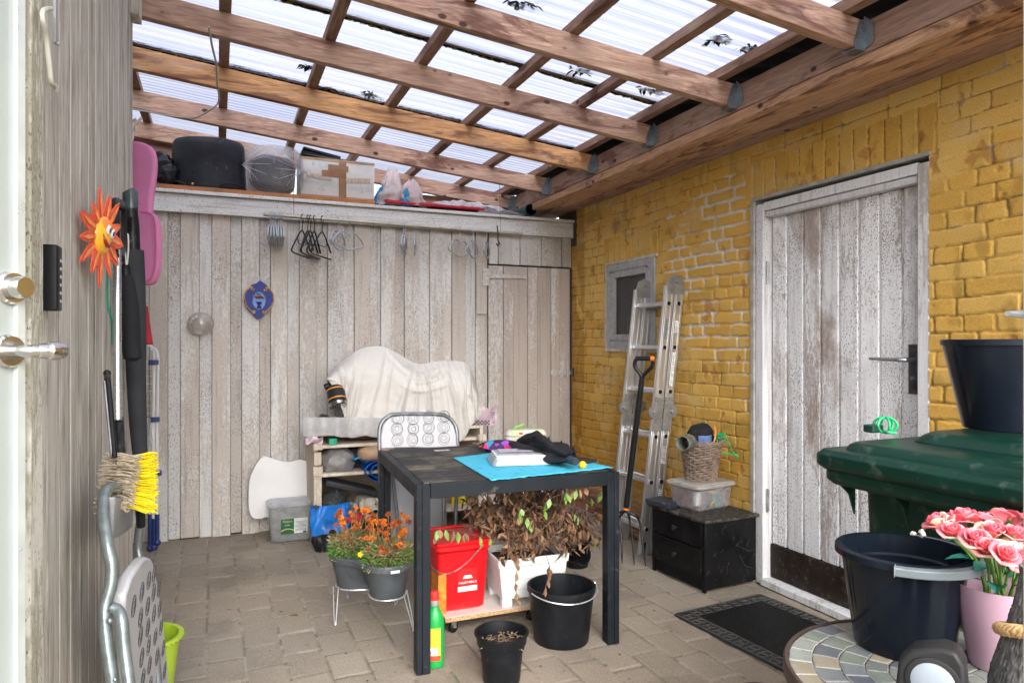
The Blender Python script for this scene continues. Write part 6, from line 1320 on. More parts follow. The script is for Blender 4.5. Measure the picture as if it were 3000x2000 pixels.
# ============================================================ MARIGOLDS ON WIRE STAND
ML=at(812,1300,D=3.10); MR=at(920,1318,D=2.93); MLc=Vector((ML.x,ML.y,0)); MRc=Vector((MR.x,MR.y,0)); MRc=MLc+(MRc-MLc).normalized()*.215
mp_=thing('twin_planter','charcoal double-lobed plastic planter sitting on the white wire stand','planter',tuple(MLc.lerp(MRc,.5)+Vector((0,0,.175))))
plg=plain('planter_charcoal',(.055,.062,.070),.5,var=.15,scale=12,bump=.2)
def peanut(r,n=144,c0=MLc,c1=MRc):
    ax=(c1-c0); h=ax.length/2; ax.normalize(); ay=Vector((-ax.y,ax.x,0)); c=(c0+c1)/2; out=[]
    for k in range(n):
        a=2*math.pi*k/n; ca,sa=math.cos(a),math.sin(a); 
        # smooth union of two circles by ray marching
        lo,hi=0,h+r+.05
        for _ in range(24):
            mid=(lo+hi)/2; x,y=mid*ca,mid*sa; d1=math.hypot(x-h,y)-r; d2=math.hypot(x+h,y)-r; kk=.14; hh=max(kk-abs(d1-d2),0)/kk; d=min(d1,d2)-hh*hh*kk*.25
            if d<0: lo=mid
            else: hi=mid
        out.append((c,ax*ca+ay*sa,lo))
    return out
def loft(levels,name,mt,par,cap0=True,cap1=False):
    mb=MB(); V=[];F=[];n=144
    for z,r in levels:
        for c,d,l in peanut(r): V.append(c+d*l+Vector((0,0,z)))
    for i in range(len(levels)-1):
        for k in range(n): F.append((i*n+k,i*n+(k+1)%n,(i+1)*n+(k+1)%n,(i+1)*n+k))
    if cap0: F.append(tuple(range(n))[::-1])
    if cap1: F.append(tuple((len(levels)-1)*n+k for k in range(n)))
    mb.add(V,F); return mb.build(name,mt,par)
loft([(.185,.068),(.19,.072),(.24,.080),(.30,.096),(.302,.105),(.322,.107),(.330,.103),(.331,.095),(.30,.090)],'body',plg,mp_)
loft([(.300,.093),(.302,.090)],'soil',plain('dry_soil',(0,0,0)),mp_,False,True)
m=MB(); e=at(908,1313,D=2.83); m.rbox(e,(.038,.002,.012),.005); m.build('sticker',plain('sticker_white',(.55,.58,.6),.5,var=.3,scale=120),mp_)
ws=thing('wire_stand','white wire plant stand with hairpin legs under the marigold planter','plant stand',tuple(MLc.lerp(MRc,.5)))
wm=plain('wire_white',(0,0,0))
m=MB(); m.tube([c+d*(l+.004)+Vector((0,0,.183+.006*math.sin(6*k/64*6.28)*0)) for k,(c,d,l) in enumerate(peanut(.073))],.0032,6,close=True); m.build('ring',wm,ws)
pn=peanut(.073)
for (fx,fy,k) in ((770,1437,0),(948,1450,0),(905,1365,1),(800,1350,1)):
    f=at(fx,fy,Z=0) if not k else at(fx,fy+25,Z=0); best=min(pn,key=lambda t:((t[0]+t[1]*t[2])-f).xy.length); bpnt=best[0]+best[1]*(best[2]+.004); tdir=Vector((-best[1].y,best[1].x,0))
    m=MB(); m.tube(smooth([bpnt+tdir*.022+Vector((0,0,.183)),f+tdir*.008+Vector((0,0,.03)),f+Vector((0,0,.004)),f-tdir*.008+Vector((0,0,.03)),bpnt-tdir*.022+Vector((0,0,.183))],5),.0028,6); m.build('hairpin_leg',wm,ws)
# plants
rg=random.Random(77)
orgm=[plain('marigold_orange',(.62,.17,.01),.7,var=.35,scale=60),plain('marigold_rust',(.33,.075,.012),.8,var=.35,scale=60)]
grm=[plain('marigold_green',(.07,.20,.02),.6,var=.35,scale=40),plain('marigold_dry',(.22,.17,.08),.8,var=.35,scale=40)]
def marigold(center,R,nflow,label,seed,greenish):
    nflow=int(nflow*1.35)
    t=thing('marigold_plant',label,'plant',(center.x,center.y,.305),0,'marigolds in the twin planter'); rg=random.Random(seed)
    st=MB(); lf=[MB(),MB()]; 
    heads=[]
    for k in range(nflow):
        a=rg.uniform(0,6.28); r_=R*.55*math.sqrt(rg.random()); b=center+Vector((r_*math.cos(a),r_*math.sin(a),.305)); R2_=R*1.12*math.sqrt(rg.random()); hgt=rg.uniform(.07,.20)
        tt=center+Vector((R2_*math.cos(a),R2_*math.sin(a),.305+hgt)); P=smooth([b,b.lerp(tt,.5)+Vector((rg.uniform(-.012,.012),rg.uniform(-.012,.012),.012)),tt],4); st.tube(P,.0013,4)
        heads.append((tt,(P[-1]-P[-3]).normalized()))
    for k in range(3200):
        a=rg.uniform(0,6.28); rr_=math.sqrt(rg.random()); z=rg.random()**1.6*.12*(1.1-rr_*.4); p=center+Vector((R*1.10*rr_*math.cos(a),R*1.10*rr_*math.sin(a),.308+z)); d=Vector((math.cos(a)+rg.uniform(-1,1),math.sin(a)+rg.uniform(-1,1),rg.uniform(-.4,1.0)))
        low=z<.055; leafshape(lf[0 if (rg.random()<(greenish if low else greenish*.35)) else 1],p,d,Vector([rg.uniform(-1,1) for _ in range(3)]),rg.uniform(.012,.026),rg.uniform(.003,.006),rg.uniform(-.2,.4),rg)
    st.build('stems',grm[1],t); lf[0].build('green_leaves',grm[0],t); lf[1].build('dry_leaves',grm[1],t)
    for (h,d) in heads:
        mb=MB(); kind=rg.random(); mt=orgm[0] if kind<.45 else orgm[1]
        sz=rg.uniform(.012,.019)
        mb.tube([h-d*.014,h-d*.004],[.002,.0045],6)
        for j in range(22):
            a=rg.uniform(0,6.28); el=rg.uniform(-.1,1.3); dd=Vector((math.cos(a)*math.cos(el),math.sin(a)*math.cos(el),math.sin(el)))
            leafshape(mb,h,dd,Vector([rg.uniform(-1,1) for _ in range(3)]),sz,sz*.6,rg.uniform(-.5,.5),rg)
        mb.flat=True; mb.build('flower',mt,t)
    return t
marigold(MLc,.092,30,'orange marigold plant with a yellow bloom in the left lobe of the planter',5,.75)
mgr=marigold(MRc,.092,34,'taller rusty orange marigold plant in the right lobe of the planter',9,.6)
yf=at(828,1272,D=2.98); mb=MB()
for j in range(8):
    a=2*math.pi*j/8; leafshape(mb,yf,Vector((math.cos(a),-.25,math.sin(a))),Vector((0,-1,0)),.014,.010,.1,rg)
o=mb.build('yellow_flower',plain('marigold_yellow',(.85,.55,.01),.6),[x for x in scene.objects if x.name=='marigold_plant'][0])
# ============================================================ RIGHT SIDE: LADDER
lx=lambda z:2.318+.118*z
lad=thing('folding_ladder','folded aluminium multi-joint ladder leaning on the yellow wall beside the window','ladder',(2.33,3.66,0))
s=NT('ladder_alu'); v=s.mp(scale=(1,1,.1)); g=s.noise(30,4,v); s.set(col=s.mix(s.ramp(g,[(.3,0),(.7,1)]),(.52,.53,.54),(.70,.71,.72)),metal=.85,rough=s.ramp(g,[(.3,.28),(.7,.42)])); s.bump(s.noise(60,3,v),.1,.002); lam=s.m
hzm=plain('hinge_zinc',(.30,.31,.32),.35,.6,var=.2,scale=30,bump=0)
YN,YF=3.50,3.83; LTz=1.60
zr=[1.494,1.230,.965,.698,.430,.155]
Ml=Matrix.Rotation(math.atan(.118),3,'Y')
holem=plain('hole_black',(.008,.008,.009),.8)
for yi,yy in enumerate((YN,YF)):
    for layer in (0,1):
        for (z0,z1) in ((.0,.80),(.86,LTz)):
            zc=(z0+z1)/2; xo=lx(zc)+layer*.072; m=MB(); m.box((xo,yy,zc),(.062,.024,z1-z0),Ml); 
            for k in (-.018,.018): m.box((xo+k,yy-.013,zc),(.006,.003,z1-z0-.01),Ml)
            rl_=m.build('rail',lam,lad,bevel=.002)
            if yi==0:
                for z in zr:
                    if z0<z<z1:
                        x=lx(z)+layer*.072; m=MB(); m.rbox((x,yy-.0135,z),(.030,.030,.006),.007,Ml@Matrix.Rotation(rad(90),3,'X'),4); m.build('rung_end',lam,rl_)
                        m=MB(); m.rbox((x,yy-.0170,z),(.022,.022,.003),.005,Ml@Matrix.Rotation(rad(90),3,'X'),4); m.build('rung_hole',holem,rl_)
for z in zr:
    for layer in (0,1):
        x=lx(z)+layer*.072; m=MB(); m.rbox((x,(YN+YF)/2,z),(.028,.026,YF-YN-.024),.006,Ml@Matrix.Rotation(rad(90),3,'X'),3); m.build('rung',lam,lad)
def disc(mb,c,r,th,n=28): mb.lathe([(0,-th),(r*.5,-th),(r*.55,-th+.001),(r*.9,-th+.001),(r,-th+.004),(r,0),(0,0)],c,n,Matrix.Rotation(rad(-90),3,'X').to_3x3()) 
for yy in (YN,YF):
    x=lx(1.62)+.036; m=MB()
    m.prism([(-.062,-.075),(.062,-.075),(.066,-.02),(.048,.028),(.0,.048),(-.048,.028),(-.066,-.02)],(x,yy-.012,1.625),(1,0,0),(0,0,1),.005); disc(m,(x+.01,yy-.0165,1.625),.034,-.006); m.lathe([(.010,0),(.010,.012),(0,.013)],(x+.01,yy-.017,1.625),12,Matrix.Rotation(rad(90),3,'X').to_3x3())
    m.build('top_hinge',hzm,lad,bevel=.0008)
    for layer in (0,1):
        x=lx(.83)+layer*.072; sg=-1 if layer==0 else 1; m=MB()
        m.prism([(-.031,-.10),(.031,-.10),(.031,.10),(-.031,.10)] ,(x,yy-.0128,.83),(1,0,-.118),(.118,0,1),.003); disc(m,(x+sg*.028+.0,yy-.017,.845),.036,-.007); m.lathe([(.012,0),(.012,.012),(.004,.014),(0,.014)],(x+sg*.028,yy-.018,.845),12,Matrix.Rotation(rad(90),3,'X').to_3x3())
        h=m.build('hinge',hzm,lad)
        if yy==YN:
            m=MB()
            for (a,b) in ((-.018,-.06),(.018,-.06),(-.018,-.085),(.018,-.085),(-.018,.065),(.018,.065),(-.018,.09),(.018,.09)): m.sphere((x+a+.118*b,yy-.017,.83+b),.0035,6,5)
            m.build('rivets',lam,h)
# stickers
def stick(z,layer,w_,h_,name='sticker',mt=None,dy=0): 
    x=lx(z)+layer*.072; m=MB(); m.box((x,YN-.0152-dy,z),(w_,.0008,h_),Ml); return m.build(name,mt or whp,lad)
for z,l,w_,h_ in ((1.355,1,.024,.07),(1.10,1,.024,.20),(.585,1,.030,.10),(.36,1,.026,.05)):
    sk=stick(z,l,w_,h_); m=MB(); x=lx(z)+l*.072
    for k in range(int(h_/.012)): m.box((x+.0+.118*(k*.012-h_/2+.008),YN-.0160,z-h_/2+.008+k*.012),(w_*.7,.0006,.0055 if k%3 else .003),Ml)
    m.build('sticker_print',plain('print_grey2',(.2,.2,.2),.6),sk)
text('lettering','SILKEBORG',.030,(lx(1.34),YN-.0155,1.34),Vector((-.118,0,-1)),Vector((1,0,-.118)),plain('ladder_blue',(.05,.16,.26),.5),lad,off=.0012,stretch=.12)
# slots at the foot
for layer in (0,1):
    m=MB(); m.box((lx(.04)+layer*.072,YN-.0148,.045),(.012,.002,.07),Ml); m.build('foot_slot',holem,lad)
# ============================================================ GARDEN FORK
gf=thing('garden_fork','black garden fork with orange rings leaning upright in front of the ladder','garden fork',tuple(at(1430,1240,Z=0)))
ft=at(1474,872,D=3.93); fb=at(1438,1165,D=4.02); fd=(ft-fb).normalized(); fs_=fd.cross(Vector((0,1,0))).normalized(); fs_=(RV*.8+Vector((0,-.35,0))).normalized()
m=MB(); m.tube([fb,fb.lerp(ft,.15),fb.lerp(ft,.95),ft],[.017,.0165,.0165,.015],14); m.build('shaft',plain('fork_black',(.012,.012,.013),.3,bump=.05),gf)
m=MB(); P=smooth([ft,ft+fd*.03-fs_*.01,ft+fd*.075-fs_*.047,ft+fd*.11-fs_*.048,ft+fd*.122-fs_*.035],4); m.tube(P,.011,10); P=smooth([ft,ft+fd*.03+fs_*.01,ft+fd*.075+fs_*.047,ft+fd*.11+fs_*.048,ft+fd*.122+fs_*.035],4); m.tube(P,.011,10); m.tube([ft+fd*.122-fs_*.05,ft+fd*.122+fs_*.045],.0135,12); m.build('grip',MC['fork_black'],gf)
fo=plain('fork_orange',(.80,.20,.02),.4); m=MB(); m.tube([ft+fd*.122+fs_*.035,ft+fd*.12+fs_*.055],.0145,12); m.build('grip_end',fo,gf)
m=MB(); m.tube([fb,fb-fd*.012],.0185,14); m.build('collar',fo,gf)
hb=fb-fd*.02
for k,s_ in enumerate((-.085,-.03,.03,.085)):
    m=MB(); tip=Vector((fb.x-.03,fb.y-.02,.004))+fs_*s_*1.15+Vector((0,-.05,0)); m.tube(smooth([hb,hb-fd*.02+fs_*s_*.6,hb-fd*.055+fs_*s_,hb.lerp(tip,.6)+fs_*s_*.35,tip],5),[.0075]*10+[.006]*9+[.004,.002],8); m.build('tine',MC['fork_black'],gf)
# planks and pole at the wall foot
wb=[brown_wood('plank_tan','Y',light=(.36,.22,.11),dark=(.15,.07,.03),amt=.4),brown_wood('plank_red','Y',light=(.30,.13,.07),dark=(.1,.04,.02),amt=.3)]
for k,(z,th_,a,b,mt) in enumerate(((.03,.06,3.72,4.80,1),(.095,.06,3.75,4.86,0),(.165,.07,3.8,4.84,0))):
    m=MB(); m.box((2.565-.01*k,(a+b)/2,z),(.03,b-a,th_)); tag(m.build('wood_plank',wb[mt],bevel=.003),('lowest reddish board','middle tan board','topmost tan board')[k]+' stacked on edge along the foot of the yellow wall','board',group='boards along the yellow wall')
m=MB(); m.tube([(2.49,4.35,.026),(2.475,3.30,.026)],.025,14); tag(m.build('wood_pole',brown_wood('pole_tan','Y',light=(.40,.27,.13),dark=(.2,.1,.05),amt=.2)),'round wooden pole lying on the pavers behind the ladder feet','pole')
# ============================================================ BLACK CABINET WITH BOXES
cb3=thing('bedside_cabinet','scuffed black two-drawer cabinet with cobwebs against the yellow wall','cabinet',(2.405,3.06,0),rad(4))
cbk=plain('cabinet_black',(.006,.006,.0065),.38,var=.4,scale=10,bump=.3,bscale=50,dirt=(.05,.047,.042),dirt_amt=.08)
m=MB(); m.box((.005,0,.1825),(.34,.42,.335)); m.build('carcass',cbk,cb3,world=False,bevel=.002)
m=MB(); m.box((0,0,.358),(.375,.455,.018)); m.build('top',plain('cabinet_top',(.02,.019,.018),.6,var=.5,scale=20,dirt=(.19,.16,.12),dirt_amt=.45),cb3,world=False,bevel=.007,seg=3)
for z,h in ((.285,.125),(.145,.135)):
    m=MB(); m.box((-.171,0,z),(.014,.375,h)); d=m.build('drawer',cbk,cb3,world=False,bevel=.002)
    m=MB(); m.lathe([(.006,0),(.006,.010),(.014,.016),(.014,.022),(.008,.027),(0,.028)],(-.178,0,z),18,Matrix.Rotation(rad(-90),3,'Y').to_3x3()); k_=m.build('knob',plain('knob_black',(.02,.02,.022),.25),d,world=False)
m=MB(); m.box((-.165,-.198,.18),(.012,.022,.36)); m.box((-.165,.198,.18),(.012,.022,.36)); m.box((-.160,0,.035),(.010,.375,.05)); m.build('front_frame',cbk,cb3,world=False,bevel=.0015)
web=plain('cobweb',(.09,.08,.065),.9); m=MB(); rg=random.Random(12)
def webv(x,z): return Vector((x,-.2115,z))
for k in range(11):
    x=rg.uniform(-.05,.165); z=rg.uniform(.02,.33); P=[webv(x,z)]
    for j in range(rg.randint(2,4)): P.append(P[-1]+Vector((rg.uniform(-.02,.02),-.001,rg.uniform(-.03,.02))))
    m.tube(P,.0006,3)
m.tube([webv(.06,.16),webv(.10,.10),webv(.15,.085)],.0009,3); m.tube([webv(.08,.20),webv(.12,.175),webv(.165,.18)],.0009,3)
m.build('cobwebs',web,cb3,world=False)
# folded black bag on the cabinet
m=MB(); c=at(1522,1150,Z=.39)
for k in range(3): m.rbox((c.x+.02-.006*k,c.y-.01+.004*k,.375+k*.009),(.16-.01*k,.16,.009),.01,Matrix.Rotation(.35,3,'Z'))
m.jitter(.004,18); tag(m.build('folded_bag',plain('dark_vinyl',(.025,.03,.038),.45,var=.3,dirt=(.3,.25,.2),dirt_amt=.1)),'folded dark vinyl bag at the far end of the black cabinet top','bag')
# clear box
cx=thing('storage_box','cloudy lidded plastic box of tools on the black cabinet','box',(2.415,3.085,.369),rad(9))
m=MB(); m.rbox((0,0,.062),(.245,.20,.122),.025,None,5,(1.10,1.10)); m.build('box_body',clearish('box_milky',(.66,.69,.70),.38,.25,wr=.1),cx,world=False)
m=MB(); m.rbox((0,0,.132),(.300,.252,.020),.035,None,6); m.rbox((0,0,.143),(.27,.22,.006),.03,None,6); m.build('lid',clearish('lid_dusty',(.60,.57,.52),.80,.5,wr=.1),cx,world=False)
m=MB(); m.tube([(-.085,-.05,.03),(-.085,-.05,.10)],.022,12); cA=m.build('white_bottle',white_pl,cx,world=False)
m=MB(); m.lathe([(.020,-.01),(.038,-.01),(.038,.01),(.020,.01),(.020,-.01)],(.035,-.075,.055),20,Matrix.Rotation(rad(80),3,'X').to_3x3()); m.build('tape_roll',plain('teal_tape',(.03,.25,.27),.4),cx,world=False)
m=MB(); m.tube([(-.02,-.085,.025),(.02,-.085,.055)],.006,8); m.tube([(-.03,-.085,.10),(.02,-.085,.088)],.007,8); m.build('yellow_tool',plain('tool_yellow',(.75,.38,.02),.4),cx,world=False)
m=MB(); m.box((.085,-.03,.05),(.03,.10,.07)); m.box((.05,.05,.04),(.1,.06,.06)); m.box((-.04,.03,.035),(.08,.08,.05)); m.build('tool_bits',plain('tool_pink',(.45,.12,.16),.5,var=.5,scale=40),cx,world=False)
# wicker basket
bkz=.369+.147; wk=thing('wicker_basket','round brown wicker basket on the lid of the cloudy plastic box','basket',(2.415,3.085,bkz))
wik=plain('willow',(.20,.145,.11),.7,var=.45,scale=30,bump=.3); 
NS=22; m=MB(); HB=.205
def brad(z): return .078+.028*(z/HB)
for r_ in range(19):
    z=.008+r_*.0104; P=[]; n=NS*4
    for k in range(n):
        a=2*math.pi*k/n; w_=math.cos(NS/2*a+(math.pi if r_%2 else 0)+r_*.0)*.0045; P.append((( brad(z)+w_)*math.cos(a),(brad(z)+w_)*math.sin(a),z+.0018*math.sin(a*7+r_*2)))
    m.tube(P,.0046,6,close=True)
m.build('weave',wik,wk,world=False)
m=MB()
for k in range(NS): a=2*math.pi*k/NS; m.tube([(brad(0)*math.cos(a),brad(0)*math.sin(a),0),(brad(HB)*math.cos(a),brad(HB)*math.sin(a),HB)],.003,6)
m.build('stakes',wik,wk,world=False)
m=MB()
for ph in (0,math.pi): m.tube([((brad(HB)+.005*math.cos(a*11+ph))*math.cos(a),(brad(HB)+.005*math.cos(a*11+ph))*math.sin(a),HB+.004+.006*math.sin(a*11+ph)) for a in [2*math.pi*k/120 for k in range(120)]],.0055,6,close=True)
for ph in (0,math.pi): m.tube([((brad(0)+.004*math.cos(a*9+ph))*math.cos(a),(brad(0)+.004*math.cos(a*9+ph))*math.sin(a),.004+.004*math.sin(a*9+ph)) for a in [2*math.pi*k/90 for k in range(90)]],.005,6,close=True)
m.build('braided_rim',wik,wk,world=False)
for a0,nm in ((200,'handle'),(20,'handle')):
    a=rad(a0-20); b=rad(a0+20); m=MB(); m.tube(smooth([(brad(HB)*math.cos(a),brad(HB)*math.sin(a),HB-.01),(brad(HB)*1.12*math.cos(a+.1),brad(HB)*1.12*math.sin(a+.1),HB+.03),(brad(HB)*1.15*math.cos(rad(a0)),brad(HB)*1.15*math.sin(rad(a0)),HB+.048),(brad(HB)*1.12*math.cos(b-.1),brad(HB)*1.12*math.sin(b-.1),HB+.03),(brad(HB)*math.cos(b),brad(HB)*math.sin(b),HB-.01)]),.006,8); m.build(nm,wik,wk,world=False)
m=MB(); m.lathe([(0,0),(.074,0),(.10,.17),(0,.17)],(0,0,.01),24); m.build('liner',plain('basket_dark',(.03,.022,.018),.9),wk,world=False)
# basket contents
bz=bkz+HB; BC=Vector((2.415,3.085,bz))
m=MB(); a=at(1567,1018,D=3.60); b=at(1598,1012,D=3.78); m.tube([a,a.lerp(b,.4),b],[.036,.034,.03],18,cap=False); o=m.build('glove_cuff',plain('grey_rubber',(.10,.11,.09),.5,var=.3),solid=.004); tag(o,'dark rubber glove cuff hanging over the left rim of the wicker basket','glove')
m=blob(BC+Vector((.0,.0,.035)),(.07,.06,.055),.016,14,5,30,20); tag(m.build('cloth',fab),'bunched black cloth stuffed in the top of the wicker basket','cloth')
m=MB(); m.grid(lambda u,v:BC+Vector((-.075+.085*u,-.075-.02*math.sin(u*3.14),-.01+.055*v)),12,5); o=m.build('blue_band',plain('denim_blue',(.09,.15,.32),.8,var=.15,scale=60),solid=.006); tag(o,'dusty blue fabric band at the front of the wicker basket','band')
text('lettering','10',.016,BC+Vector((-.06,-.0985,.025)),(1,-.2,0),(0,0,1),ink,o)
m=MB(); m.tube(smooth([BC+Vector((.01,-.09,-.01)),BC+Vector((.03,-.085,.045)),BC+Vector((.045,-.06,.085))]),.0045,8); tag(m.build('orange_twine',plain('cord_orange',(.75,.22,.02),.5)),'orange cord in front of the black cloth in the basket','cord')
grope=plain('green_rope',(.01,.36,.12),.5,bump=.4)
m=MB(); rg=random.Random(3); hc=BC+Vector((.105,-.04,.02))
m.tube(smooth([hc+Vector([rg.uniform(-.028,.028),rg.uniform(-.02,.02),rg.uniform(-.022,.03)]) for _ in range(15)],5),.0036,6)
e1=at(1692,1046,D=3.7); e0=at(1665,1040,D=3.62); m.tube(smooth([hc,at(1672,1012,D=3.66),at(1682,1036,D=3.68),e1]),.0036,6); m.tube(smooth([e0+Vector((-.02,0,0)),e0,e1]),.0036,6); m.sphere(e1,.010,10,8)
tag(m.build('green_rope',grope),'green knotted rope tangled around the right handle of the wicker basket','rope')
# ============================================================ DOOR MAT
Mm=Matrix.Rotation(rad(5),3,'Z'); mc=Vector((2.245,2.262,.004)); mat_=thing('door_mat','black rubber door mat with ornamental border in front of the plank door','mat',(mc.x,mc.y,0),rad(5))
rub=plain('mat_rubber',(.028,.028,.026),.6,var=.35,scale=12,dirt=(.13,.12,.10),dirt_amt=.18)
mw,ml_=.56,.86
m=MB(); m.rbox((0,0,.007),(mw,ml_,.008),.02,None,4); m.build('base',rub,mat_,world=False)
m=MB(); nx=30; ny=52; iw,il=mw-.17,ml_-.17
for i in range(nx+1): x=-iw/2+iw*i/nx; m.box((x,0,.0135),(.0042,il,.006))
for j in range(ny+1): y=-il/2+il*j/ny; m.box((0,y,.0130),(iw,.0036,.0055))
m.build('grid',plain('mat_grid',(.016,.016,.016),.5,var=.2),mat_,world=False)
m=MB()
def scroll(cx_,cy_,fl):
    for s1 in (-1,1):
        for ph in (0,1):
            P=[]
            for k in range(9): t=k/8; a=t*4.2; r_=.026*(1-t*.72); P.append((cx_+s1*(.010+r_*math.cos(a)*.9) if not fl else cx_+r_*math.sin(a)*.9*(1 if ph else -1),cy_+(r_*math.sin(a)*(1 if ph else -1) if not fl else s1*(.010+r_*math.cos(a)*.9)),.0125))
            m.tube(P,.0024,4)
for y in np.arange(-ml_/2+.05,ml_/2-.03,.062): scroll(-mw/2+.042,y,0); scroll(mw/2-.042,y,0)
for x in np.arange(-mw/2+.10,mw/2-.08,.062): scroll(x,-ml_/2+.042,1); scroll(x,ml_/2-.042,1)
for (x0,y0,x1,y1) in ((-mw/2+.008,-ml_/2+.02,-mw/2+.008,ml_/2-.02),(mw/2-.008,-ml_/2+.02,mw/2-.008,ml_/2-.02),(-mw/2+.02,ml_/2-.008,mw/2-.02,ml_/2-.008),(-mw/2+.02,-ml_/2+.008,mw/2-.02,-ml_/2+.008),(-mw/2+.078,-ml_/2+.08,-mw/2+.078,ml_/2-.08),(mw/2-.078,-ml_/2+.08,mw/2-.078,ml_/2-.08),(-mw/2+.08,ml_/2-.078,mw/2-.08,ml_/2-.078)): m.tube([(x0,y0,.012),(x1,y1,.012)],.003,5)
m.build('border_relief',plain('mat_relief',(.075,.073,.065),.55,var=.3,scale=20),mat_,world=False)
q=at(1757,1602,Z=.14); bucket('plant_pot','black round pot on the pavers whose rim just shows at the bottom edge',(q.x,q.y,0),.075,.10,.14,bkp,rim=.006,cat='pot')
# ============================================================ WHEELED BIN
gn=plain('bin_green',(.003,.024,.016),.36,var=.25,scale=7,bump=.15,bscale=40,dirt=(.06,.085,.065),dirt_amt=.22)
WX0,WX1,WY0_,WY1_=1.49,2.20,.83,1.42
wb_=thing('wheelie_bin','dark green wheeled rubbish bin standing in front of the white plank door','bin',((WX0+WX1)/2,(WY0_+WY1_)/2,0))
cxm,cym=(WX0+WX1)/2,(WY0_+WY1_)/2
m=MB(); m.rbox((cxm+.03,cym,.475),(.50,.44,.90),.05,None,5,(1.12,1.14)); bd=m.build('body',gn,wb_)
m=MB(); m.rbox((cxm,cym,.905),(.70,.565,.055),.04,None,5); m.build('rim',gn,wb_,bevel=.006)
for yy in np.linspace(WY0_+.06,WY1_-.06,4):
    m=MB(); m.prism([(-.01,0),(-.065,0),(-.03,-.03),(-.01,-.085)],(WX0+.085,yy,.882),(1,0,0),(0,0,1),.006); m.build('rib',gn,wb_)
for xx in (WX0+.13,WX0+.3,WX0+.47):
    m=MB(); m.prism([(.0,0),(.045,0),(.02,-.03),(.0,-.07)],(xx,WY1_-.075,.882),(0,1,0),(0,0,1),.006); m.build('rib',gn,wb_)
m=MB()
lipx=WX0-.01
m.rbox((cxm-.005,cym,.944),(.73,.60,.052),.045,None,6); m.rbox((cxm+.01,cym,.975),(.655,.525,.028),.05,None,6,(.95,.95)); m.rbox((cxm+.08,cym-.0,1.0),(.46,.40,.034),.06,None,6,(.84,.84))
m.build('lid',gn,wb_,bevel=.006,seg=3)
for yy in (WY0_+.02,WY1_-.02):
    m=MB(); m.lathe([(0,-.025),(.10,-.025),(.10,.025),(0,.025)],(WX1-.02,yy,.10),28,Matrix.Rotation(rad(90),3,'X').to_3x3()); m.build('wheel',black_pl,wb_)
# bucket on the bin
q=at(2308,985,D=1.92)
bt=bucket('black_bucket','tall glossy black bucket standing on the green bin lid',(q.x,q.y,1.018),.098,.148,.245,plain('bucket_gloss',(.008,.011,.018),.22,var=.15,scale=6,bump=.06),rim=.006,lip=.016)
# green strap on the lid
q=at(2028,992,D=1.98); sg=thing('green_strap','bright green plastic strap coiled around a dark clip on the bin lid','strap',tuple(q))
m=MB(); c=Vector((q.x,q.y,.998)); 
for k in range(3):
    a0=k*1.05; P=[c+Vector((.030*math.cos(t)*math.cos(a0)+.01,.030*math.cos(t)*math.sin(a0),.022+.022*math.sin(t))) for t in [2*math.pi*i/20 for i in range(20)]]; m.tube(P,.0038,6,close=True)
m.tube(smooth([c+Vector((-.02,-.02,.006)),c+Vector((-.03,-.04,.008)),c+Vector((-.01,-.05,.005))]),.004,6); m.build('coil',grope,sg)
m=MB(); m.rbox(c+Vector((-.02,.015,.012)),(.045,.035,.022),.006); m.build('clip',plain('clip_dark',(.01,.04,.03),.35),sg,bevel=.002)
# ============================================================ MOSAIC TABLE AND ITS THINGS
MC0=Vector((1.205,.845,0)); MR0=.272; MZ=.65
mt_=thing('mosaic_table','small round bistro table with stone mosaic top in the lower right corner','table',tuple(MC0))
def mosaic():
    n=520; xs=np.linspace(-MR0,MR0,n); X,Y=np.meshgrid(xs,xs); R=np.hypot(X,Y); A=np.arctan2(Y,X)
    R=R+(vn(X*40+50,Y*40+50,71)-.5)*.004
    rings=np.array([0,.030,.062,.094,.132,.176,.224,.2665,.30]); ri=np.searchsorted(rings,R)-1; ri=np.clip(ri,0,7); cnt=np.array([1,7,12,16,20,24,28,32])[ri]
    fa=(A/(2*np.pi)+.5+ri*.37)*cnt; ai=np.floor(fa); fr_=fa-ai; w_=2*np.pi*R/cnt; da=np.minimum(fr_,1-fr_)*w_; dr=np.minimum(R-rings[ri],rings[np.minimum(ri+1,8)]-R)
    d=np.minimum(da,dr)+(vn(X*120+9,Y*120+9,72)-.5)*.0015; t=sst(.0012,.003,d)
    idn=LAT[(ai.astype(int)*31+ri*57)%256,(ri*19+ai.astype(int)*3)%256]; id2=LAT[(ai.astype(int)*11+ri*7+5)%256,(ri*23)%256]
    pal=np.array([[.19,.21,.175],[.16,.175,.175],[.25,.26,.215],[.115,.125,.14],[.20,.22,.185],[.27,.235,.17],[.175,.19,.18],[.22,.235,.205]])
    C=pal[(idn*8).astype(int)%8]*(.85+.3*id2)[...,None]*(.8+.4*fbm(X*60+20,Y*25+20,73))[...,None]
    C=C*t[...,None]+np.array([.34,.325,.285])*(1-t[...,None]); Z=MZ-.002+.002*t+.0008*(id2-.5)*t
    V=np.stack([X,Y,Z],-1).reshape(-1,3); i=np.arange(n*n).reshape(n,n); F=np.stack([i[:-1,:-1],i[:-1,1:],i[1:,1:],i[1:,:-1]],-1); rc=np.hypot((X[:-1,:-1]+X[1:,1:])/2,(Y[:-1,:-1]+Y[1:,1:])/2)
    np_mesh('mosaic_top',V,F[rc<MR0-.004],vcol_mat('slate_mosaic',.45,200,.15,.5),mt_,col=C.reshape(-1,3))
mosaic()
rim_=plain('rust_rim',(.07,.045,.035),.6,.3,var=.3)
